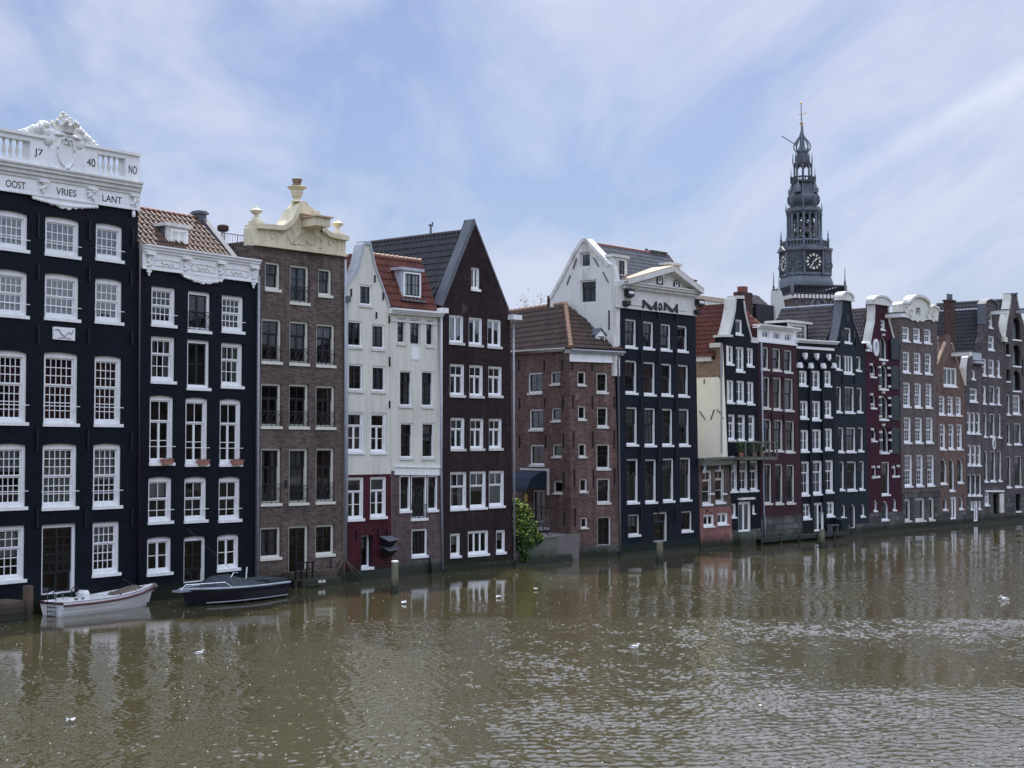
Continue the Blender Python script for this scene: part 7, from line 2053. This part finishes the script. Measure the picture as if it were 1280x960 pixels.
MB().box(L * -.04, L * .08, Bn * .38, Bn * .62, dz - .04, dz + .02).build('bow_plate', 'pipe', nb)
MB().box(L * .78, L * .985, Bn * .1, Bn * .9, dz, dz + .14).build('stern_hatch', 'boatcover', nb)
for x in (.66, .7): MB().lathe([(.1, 0), (.12, .12), (.05, .18)], (L * x, Bn * .2, dz + .05), 8).build('deck_vent', 'boatcover', nb)
MB().tube([(L * .78, Bn * .8, dz + .1), (L * .79, Bn * .8, dz + .55)], .025, seg=6).build('flagstaff', 'gelcoat', nb)
t_ = MB().tube([FN.world(L * .42, Bn * .3, 1.25), FN.world(L * .3, Bn + .35, 2.6)], .008, seg=4).build('mooring_rope', 'iron'); tag(t_, 'thin dark line running from the navy launch up to the house wall', 'rope')

# ================================================================== docks, posts
F1 = Frame(P1l, F1U)
t = thing('timber_dock', 'brown timber landing with a square corner post at the far left waterline', 'dock', F1.m)
ua, ub = F1.hit(-60, 770, -1.1)[0], F1.hit(36, 770, -1.1)[0]
z1 = F1.hit(15, 753, -1.1)[1]
for i in range(4): MB().box(ua, ub, -1.1, -1.02, -.15 + i * (z1 + .15) / 4, -.15 + (i + .93) * (z1 + .15) / 4).build('side_plank', 'wood', t)
for i in range(7): MB().box(ua, ub, -1.02 + i * .148, -.885 + i * .148, z1 - .05, z1 + .003 * (i % 2)).build('deck_plank', 'wood', t)
zt = F1.hit(36, 732, -1.1)[1]; MB().box(ub - .12, ub + .1, -1.18, -.95, -.5, zt).build('corner_post', 'wood', t)
def mooring(px0, px1, yt, yb, label, cap=True, mat='postwood'):
    P = water((px0 + px1) / 2, yb); rr = (px1 - px0) / 2 * P.y / F
    zt = at_y((px0 + px1) / 2, yt, P.y).z
    t = thing('mooring_post', label, 'post', Matrix.Translation((P.x, P.y, 0)), 'timber mooring posts standing in the canal')
    mb = MB(); n = 9; prof = [(rr * 1.12, -.4), (rr * 1.08, .1), (rr, .5), (rr * .97, zt - .04), (rr * .9, zt)]
    mb.lathe(prof, (0, 0, 0), 12); mb.build('post', mat, t)
    mb = MB().lathe([(rr * 1.16, -.4), (rr * 1.14, .12), (rr * 1.02, .3)], (0, 0, 0), 12); mb.build('wet_base', 'algae', t)
    if cap: MB().lathe([(rr * 1.05, zt - .03), (rr * 1.05, zt + .02), (rr * .8, zt + .04)], (0, 0, 0), 12).build('cap', 'offwhite', t)
mooring(489, 498, 702, 742, 'mossy timber mooring post with pale cap in front of the cream house')
mooring(820.5, 829, 677.5, 704, 'timber mooring post standing before the door of the house lettered MOM', False)
mooring(1024, 1031, 661.5, 685, 'timber mooring post in front of the black house with white ornaments', False)
# pontoon before house 3
F3 = Frame(line_hit(WA, UM, 315.8, 740), UM)
ua, ub = F3.hit(379, 740, -.95)[0], F3.hit(426.5, 734, -.95)[0]; z1 = F3.hit(400, 730.5, -.95)[1]
t = thing('pontoon', 'low grey landing stage with pale markings before the brown brick house', 'dock', F3.m)
MB().box(ua, ub, -.95, -.12, -.2, max(z1, .3)).build('deck', 'concrete', t)
for x0, x1 in ((398, 402), (403, 406.5)): u0, u1 = F3.hit(x0, 733, -.95)[0], F3.hit(x1, 733, -.95)[0]; MB().box(u0, u1, -.957, -.951, max(z1, .3) * .5, max(z1, .3) * .85).build('marking', 'offwhite', t)
MB().box(ua - .3, ub + .2, -.55, -.12, max(z1, .3) + .004, max(z1, .3) + .3).build('upper_deck', 'wood', t)
u0, u1 = F3.hit(363, 720, -.5)[0], F3.hit(386, 720, -.5)[0]; z0 = F3.hit(374, 722, -.5)[1]; zt = F3.hit(374, 702, -.5)[1]
t = thing('entrance_steps', 'small timber stairs with dark handrail under the garden door of the brown house', 'steps', F3.m)
MB().box(u0, u1, -.8, -.02, z0 - .12, z0 - .02).build('platform', 'wood', t)
mb = MB()
for i in range(4): mb.box(u1 - .6 + i * .03, u1 + .25, -.8 + .1 * i - .3, -.72 + .1 * i - .3, z0 - .3 - .17 * i, z0 - .26 - .17 * i)
mb.box(u0, u0 + .1, -.8, -.7, -.2, z0 - .12).box(u1 - .1, u1, -.8, -.7, -.2, z0 - .12); mb.build('legs', 'wood', t)
mb = MB()
for k in range(4): mb.box(u0 + (u1 - u0 - .07) * k / 3, u0 + (u1 - u0 - .07) * k / 3 + .06, -.8, -.74, z0 - .05, zt)
mb.box(u0, u1, -.8, -.74, zt - .05, zt).box(u0, u1, -.8, -.74, (zt + z0) / 2, (zt + z0) / 2 + .04); mb.build('handrail', 'iron', t)
# rotted fender timbers in the corner by the maroon wall
t = thing('fender_timbers', 'dark crossed fender timbers in the corner beside the maroon wall', 'timbers', F3.m)
uf = F3.hit(429.5, 720, -.2)[0]
for a, b in (((uf, .0), (uf, 1.1)), ((uf - .05, 1.0), (uf + .8, .0)), ((uf, .9), (uf - .7, .1)), ((uf + .2, .8), (uf + 1.0, .1))): MB().tube([(a[0], -.2, a[1]), (b[0], -.25, b[1])], .045, seg=5).build('timber', 'wood', t)
u = F3.hit(414, 720, -.4)[0]; MB().tube([(u, -.4, .2), (u - .03, -.4, 1.0)], .03, seg=5).build('stake', 'iron', t)
# long ledge before houses 10-13
FM = Frame(line_hit(WA, UM, 941, 685), UM)
t = thing('quay_ledge', 'long low timber ledge along the feet of the plum and black houses', 'dock', FM.m)
ue = FM.hit(1063, 668, -.5)[0]
MB().box(0, ue, -.55, -.46, .12, .36).build('fender_beam', 'plinth', t); MB().box(0, ue, -.46, -.05, .3, .345).build('deck', 'concrete', t)
for i in range(6): x = ue * i / 5; MB().box(x - .06, x + .06, -.61, -.56, -.3, .38).build('pile', 'plinth', t)
t = thing('dark_bench', 'dark bench on the ledge between the black and slate houses', 'bench', FM.m)
u0, u1 = FM.hit(1037, 664, -.3)[0], FM.hit(1046.5, 664, -.3)[0]
MB().box(u0, u1, -.45, -.1, .72, .78).build('seat', 'lead', t)
for x in (u0 + .05, u1 - .12): MB().box(x, x + .07, -.42, -.12, .345, .72).build('leg', 'lead', t)
t = thing('junction_cabinet', 'grey-green utility cabinet against the slate house foot', 'cabinet', FM.m)
u0, z1 = FM.hit(1048.5, 649, -.3); u1 = FM.hit(1058, 660, -.3)[0]
MB().box(u0, u1, -.4, -.05, .345, z1).box(u0 + .06, u1 - .06, -.42, -.4, .45, z1 - .1).build('cabinet', 'slatewall', t); MB().box(u0 - .03, u1 + .03, -.44, -.02, z1, z1 + .05).build('lid', 'lead', t)
mooring(1031.5, 1036.5, 657, 671.5, 'shorter dark post beside the ledge, right of the ornamented house door', False, 'wood')
# concrete terrace wall in the nook + quay under it
F6 = Frame(line_hit(WA, UM, 641.8, 708), UM)
t = thing('terrace_wall', 'green-grey concrete terrace wall in the nook beside the ivy', 'wall', F6.m)
u0 = 0.03; ua = F6.hit(656.5, 690)[0]; ub = F6.hit(696.5, 690)[0]; uc_ = F6.hit(715, 700)[0]
z1 = F6.hit(676, 673.5)[1]; zl_ = F6.hit(650, 690)[1]
MB().box(ua, ub, 0, 3.0, -.3, z1).build('wall', 'concrete', t); MB().box(u0, ua, .1, 3.0, -.3, zl_).build('low_wall', 'mortar', t)
MB().box(ub, uc_ + .2, .15, 3.0, -.3, F6.hit(705, 694)[1]).build('quay_step', 'plinth', t); MB().box(u0, uc_, -.08, .0, -.3, .12).build('footing', 'algae', t)
MB().box(ua - .02, ub + .02, -.03, 3.0, z1, z1 + .06).build('capping', 'concrete', t)
t = thing('bicycle', 'dark bicycle parked on the terrace below the awning', 'bicycle', F6.m)
u0, u1 = F6.hit(672, 670, .5)[0], F6.hit(688, 670, .5)[0]; zz = z1 + .06
for x in (u0 + .1, u1 - .05):
    MB().tube([(x + .3 * math.cos(a * math.pi / 8), .5, zz + .32 + .3 * math.sin(a * math.pi / 8)) for a in range(17)], .02, seg=5).build('wheel', 'black', t)
MB().tube([(u0 + .1, .5, zz + .32), ((u0 + u1) / 2, .5, zz + .3), (u1 - .25, .5, zz + .8), (u0 + .35, .5, zz + .75), (u0 + .1, .5, zz + .32)], .02, seg=5).tube([(u1 - .05, .5, zz + .32), (u1 - .25, .5, zz + .95), (u1 - .35, .3, zz + .98)], .018, seg=5).tube([((u0 + u1) / 2, .5, zz + .3), (u0 + .3, .5, zz + .85)], .018, seg=5).build('frame', 'greyiron', t)
MB().ball((u0 + .3, .5, zz + .88), .13, .07, .04).build('saddle', 'black', t)

# ================================================================== plants
def leaves(name, mat, parent, pts_fn, n, size, frm=None):
    mb = MB()
    for i in range(n):
        p = pts_fn()
        if p is None: continue
        p = Vector(p); s_ = size * random.uniform(.6, 1.3)
        d1 = Vector((random.gauss(0, 1), random.gauss(0, 1), random.gauss(0, .7))).normalized() * s_; d2 = d1.cross(Vector((random.gauss(0, 1), random.gauss(0, 1), random.gauss(0, 1)))).normalized() * s_ * .6
        mb.add([p - d1, p + d2, p + d1, p - d2], [(0, 1, 2, 3)])
    return mb.build(name, mat, parent, frm)
iv = thing('ivy_bush', 'bright green leafy bush hanging down beside the dark gabled house', 'bush', F6.m)
clumps = []
for (x, y, rr) in ((644.5, 630, .32), (648, 638, .42), (652, 645, .5), (646, 652, .55), (657, 651, .42), (661, 658, .45), (650, 662, .6), (660, 668, .55), (666, 665, .25), (652, 674, .55), (658, 680, .4), (648, 684, .45), (650, 694, .35), (654, 700, .22), (645, 668, .5), (666, 673, .3)):
    u, z = F6.hit(x, y, .3); clumps.append((u, random.uniform(0, .35), z, rr * .84))
def cp(bias):
    def f():
        u, y, z, rr = random.choice(clumps); v = Vector((random.gauss(0, 1), random.gauss(0, 1), random.gauss(0, 1))).normalized() * rr * random.uniform(.55, 1.08)
        if bias == 'top' and (v.z < -.15 * rr or z < F6.hit(650, 682)[1]): return None
        return (max(.05, u + v.x), y + v.y, z + v.z)
    return f
leaves('foliage', 'leafdark', iv, cp('all'), 5200, .07)
leaves('sun_tinted_leaves', 'leafsuntint', iv, cp('top'), 4200, .065)  # upper leaves coloured brighter in place of sunlight
mb = MB(); a = F6.hit(650, 700, .2); b = F6.hit(648, 640, .2)
mb.tube([(a[0], .2, a[1] - .4), (a[0] - .05, .2, (a[1] + b[1]) / 2), (b[0], .2, b[1])], [.06, .045, .02], seg=6).tube([(a[0], .2, (a[1] + b[1]) / 2), (a[0] + .6, .1, (a[1] + b[1]) / 2 + .6)], [.035, .015], seg=5); mb.build('stem', 'bark', iv)
Tb = at_y(665, 430, 95)
tr = thing('tree', 'pale spring tree showing above the tiled corner house roof', 'tree', Matrix.Translation((Tb.x, Tb.y, 1.2)))
zt = at_y(665, 370, 95).z - 1.2
mb = MB().tube([(0, 0, 0), (.1, 0, zt * .5), (0, 0, zt - 1.5)], [.25, .18, .08], seg=7)
tips = []
for i in range(26):
    a = random.uniform(0, 6.28); z0 = zt * random.uniform(.5, .8); L_ = random.uniform(.6, 1.75); e = Vector((math.cos(a) * L_, math.sin(a) * L_, min(zt - .05, z0 + random.uniform(1.0, zt * .33)))); m_ = Vector((e.x * .45, e.y * .45, (z0 + e.z) / 2 + .1))
    mb.tube([(0, 0, z0), m_, e], [.05, .03, .01], seg=5); tips += [e, m_, e.lerp(m_, .5)]
mb.build('trunk', 'bark', tr)
leaves('crown', 'leafpale', tr, lambda: random.choice(tips) + Vector((random.gauss(0, .22), random.gauss(0, .22), random.gauss(0, .24))), 3600, .05)

# ================================================================== birds and flotsam
def gull(px, py, label, s=1.0, flip=False, ang=0.0, dark=False):
    P = water(px, py)
    t = thing('gull', label, 'bird', Matrix.Translation((P.x, P.y, 0)) @ Matrix.Rotation(ang, 4, 'Z') @ Matrix.Scale(s, 4), 'gulls swimming on the canal')
    bm_ = bmesh.new(); 
    me = bpy.data.meshes.new('body'); 
    path = [((-.24, 0, .06), .012), ((-.16, 0, .065), .05), ((-.05, 0, .06), .085), ((.07, 0, .065), .085), ((.13, 0, .10), .055), ((.15, 0, .15), .038), ((.165, 0, .19), .042), ((.20, 0, .195), .03), ((.235, 0, .188), .008)]
    mb = MB().tube([p for p, _ in path], [q for _, q in path], seg=10)
    bd = mb.build('body', 'feather', t, smooth=True)
    for sy in (-1, 1): MB().hexa([(-.27, sy * .02, .09), (.06, sy * .09, .05), (.06, sy * .095, .1), (-.27, sy * .025, .1), (-.26, sy * .02, .115), (.05, sy * .06, .135), (.05, sy * .08, .13), (-.26, sy * .025, .12)]).build('wing', 'featherg', t)
    MB().tube([(.225, 0, .188), (.275, 0, .18)], [.011, .003], seg=6).build('beak', 'gold', t)
    MB().ball((.19, .03, .20), .007).ball((.19, -.03, .20), .007).build('eyes', 'black', t)
gull(793, 811, 'white gull swimming in the middle of the open water', .68, ang=R(15))
gull(249, 818, 'white gull floating in the brown water off the two boats', .55, ang=R(20))
gull(1256, 751, 'white gull resting near the right edge of the water', .85, ang=R(200))
for px_, py_, lb in ((623, 748, 'small white paper scrap floating off the dark gabled house'), (670, 738, 'white crumpled scrap floating off the ivy nook'), (88, 904, 'pale flat scrap floating at the lower left'), (505, 755, 'thin white scrap floating behind the pale-capped post')):
    P = water(px_, py_); mb = MB(); s_ = .085
    n = 5; vs = []; fs = []
    for i in range(n):
        for j in range(n): vs.append(((i / (n - 1) - .5) * 2 * s_, (j / (n - 1) - .5) * 1.5 * s_, .03 + random.uniform(0, .09)))
    for i in range(n - 1):
        for j in range(n - 1): fs.append((i * n + j, i * n + j + 1, (i + 1) * n + j + 1, (i + 1) * n + j))
    o = mb.add(vs, fs).build('floating_scrap', 'feather'); o.location = (P.x, P.y, 0); tag(o, lb, 'litter', 'scraps floating on the canal')

# ================================================================== street side behind the camera (seen in the panes)
rs = random.Random(11); x = -70
k = 0
while x < 150:
    w_ = rs.uniform(9, 16); hh = rs.uniform(13, 19); Pq = WA + NM * (OPP + 22) + UM * (x + w_)
    fr = Frame(Pq, -UM)
    t = thing('street_building', 'plain brick street building across the water, number %s from the north end' % ['one', 'two', 'three', 'four', 'five', 'six', 'seven', 'eight', 'nine', 'ten', 'eleven', 'twelve', 'thirteen', 'fourteen', 'fifteen', 'sixteen', 'seventeen', 'eighteen', 'nineteen', 'twenty', 'more', 'more', 'more', 'more'][k], 'building', fr.m)
    MB().box(0, w_ - .02, 0, 10, 1.8, hh).build('wall', ['street_wall', 'darkbrick', 'redbrown', 'brown', 'stone'][k % 5], t)
    MB().prism([(0, hh), (w_ - .02, hh), (w_ * .8, hh + 2.5), (w_ * .2, hh + 2.5)], 0.2, 10).build('roof', 'tile_dark', t)
    mb = MB(); nw = int(w_ / 2.3)
    for fl in range(int((hh - 2.5) / 3.3)):
        for i in range(nw):
            x0 = w_ * (i + .5) / nw; mb.box(x0 - .55, x0 + .55, -.04, 0.0, 3.2 + fl * 3.3, 5.2 + fl * 3.3)
    mb.build('windows', 'blacksash', t)
    x += w_; k += 1

# ================================================================== sky, sun, render
SUN_EL, SUN_AZ = R(54), R(8)      # azimuth to the right of straight ahead
sd = Vector((math.sin(SUN_AZ) * math.cos(SUN_EL), math.cos(SUN_AZ) * math.cos(SUN_EL), math.sin(SUN_EL)))
ld = bpy.data.lights.new('sun', 'SUN'); ld.energy = 3.6; ld.angle = R(0.6); ld.color = (1, .95, .87)
lo = bpy.data.objects.new('sun', ld); COL.objects.link(lo); lo.rotation_euler = (-sd).to_track_quat('-Z', 'Y').to_euler()
w = bpy.data.worlds.new('World'); scene.world = w; w.use_nodes = True
class WN(N):
    def __init__(s, t): s.t = t
nt = w.node_tree; nt.nodes.clear(); h = WN(nt)
out = h.n('ShaderNodeOutputWorld'); bg = h.n('ShaderNodeBackground'); bg.inputs['Strength'].default_value = 0.105
sky = h.n('ShaderNodeTexSky', sky_type='NISHITA'); sky.sun_disc = False; sky.sun_elevation = SUN_EL
sky.sun_rotation = SUN_AZ; sky.altitude = 0; sky.air_density = 1.0; sky.dust_density = 1.2; sky.ozone_density = 1.6
tc = h.n('ShaderNodeTexCoord'); sp = h.n('ShaderNodeSeparateXYZ'); h.l(tc.outputs['Generated'], sp.inputs[0])
zz = math_n(h, 'ADD', math_n(h, 'MAXIMUM', sp.outputs[2], 0.0), 0.10)
cb = h.n('ShaderNodeCombineXYZ'); h.l(math_n(h, 'DIVIDE', sp.outputs[0], zz), cb.inputs[0]); h.l(math_n(h, 'DIVIDE', sp.outputs[1], zz), cb.inputs[1])
mp = h.n('ShaderNodeMapping'); mp.inputs['Rotation'].default_value = (0, 0, R(-28)); mp.inputs['Scale'].default_value = (1.0, .30, 1); mp.inputs['Location'].default_value = (2.3, .4, 0); h.l(cb.outputs[0], mp.inputs[0])
wp = h.n('ShaderNodeTexNoise'); wp.inputs['Scale'].default_value = .8; wp.inputs['Detail'].default_value = 3; h.l(mp.outputs[0], wp.inputs['Vector'])
wv = h.n('ShaderNodeVectorMath', operation='MULTIPLY_ADD'); h.l(wp.outputs['Color'], wv.inputs[0]); wv.inputs[1].default_value = (1.1, 1.1, 0); h.l(mp.outputs[0], wv.inputs[2])
c1n = noise(h, wv.outputs[0], 1.25, 7, 0.58); c2n = noise(h, cb.outputs[0], .28, 3, 0.5)
cm = math_n(h, 'ADD', math_n(h, 'MULTIPLY', c1n, .58), math_n(h, 'ADD', math_n(h, 'MULTIPLY', c2n, .27), math_n(h, 'MULTIPLY', noise(h, wv.outputs[0], 4.5, 6, .62), .15)))
cf = maprange(h, cm, .43, .555, 0.1, 1.0)
d1 = ray(1035, 232).normalized(); d2 = ray(1290, 95).normalized(); nn = d1.cross(d2).normalized()
def gate(v, a, b_): return maprange(h, v, a, b_, 0.0, 1.0)
dt = h.n('ShaderNodeVectorMath', operation='DOT_PRODUCT'); h.l(tc.outputs['Generated'], dt.inputs[0]); dt.inputs[1].default_value = tuple(nn)
wb = math_n(h, 'MULTIPLY', math_n(h, 'SUBTRACT', noise(h, tc.outputs['Generated'], 9, 4, .6), .5), .022)
dd_ = math_n(h, 'ABSOLUTE', math_n(h, 'ADD', dt.outputs['Value'], wb))
st_ = math_n(h, 'MULTIPLY', maprange(h, dd_, 0.0, .012, .75, 0.0), gate(sp.outputs[0], .17, .24))
st_ = math_n(h, 'MULTIPLY', st_, ramp(h, noise(h, tc.outputs['Generated'], 14, 5, .6), [(.3, .35), (.6, 1.0)]))
hz = maprange(h, sp.outputs[2], 0.0, 0.16, 0.5, 0.0)
cf2 = math_n(h, 'MAXIMUM', cf, hz)
hi = maprange(h, sp.outputs[2], 0.275, 0.55, 1.0, 2.9)  # unseen clouds above the view boosted, added light for facades and ripples
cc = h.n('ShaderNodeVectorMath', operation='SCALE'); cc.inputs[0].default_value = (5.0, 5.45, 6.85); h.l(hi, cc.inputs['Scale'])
skd = mixc(h, 1.0, sky.outputs[0], (.55, .60, .74), 'MULTIPLY')
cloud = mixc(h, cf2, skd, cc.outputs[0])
cloud = mixc(h, st_, cloud, (6.5, 6.8, 7.8))
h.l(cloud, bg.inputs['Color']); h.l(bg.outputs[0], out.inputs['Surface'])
scene.render.engine = 'CYCLES'
scene.cycles.samples = 128; scene.cycles.use_denoising = True
scene.cycles.max_bounces = 8; scene.cycles.transparent_max_bounces = 12
scene.view_settings.view_transform = 'Standard'; scene.view_settings.look = 'None'; scene.view_settings.exposure = 0.3; scene.view_settings.gamma = 1
scene.render.resolution_x = 1024; scene.render.resolution_y = 768
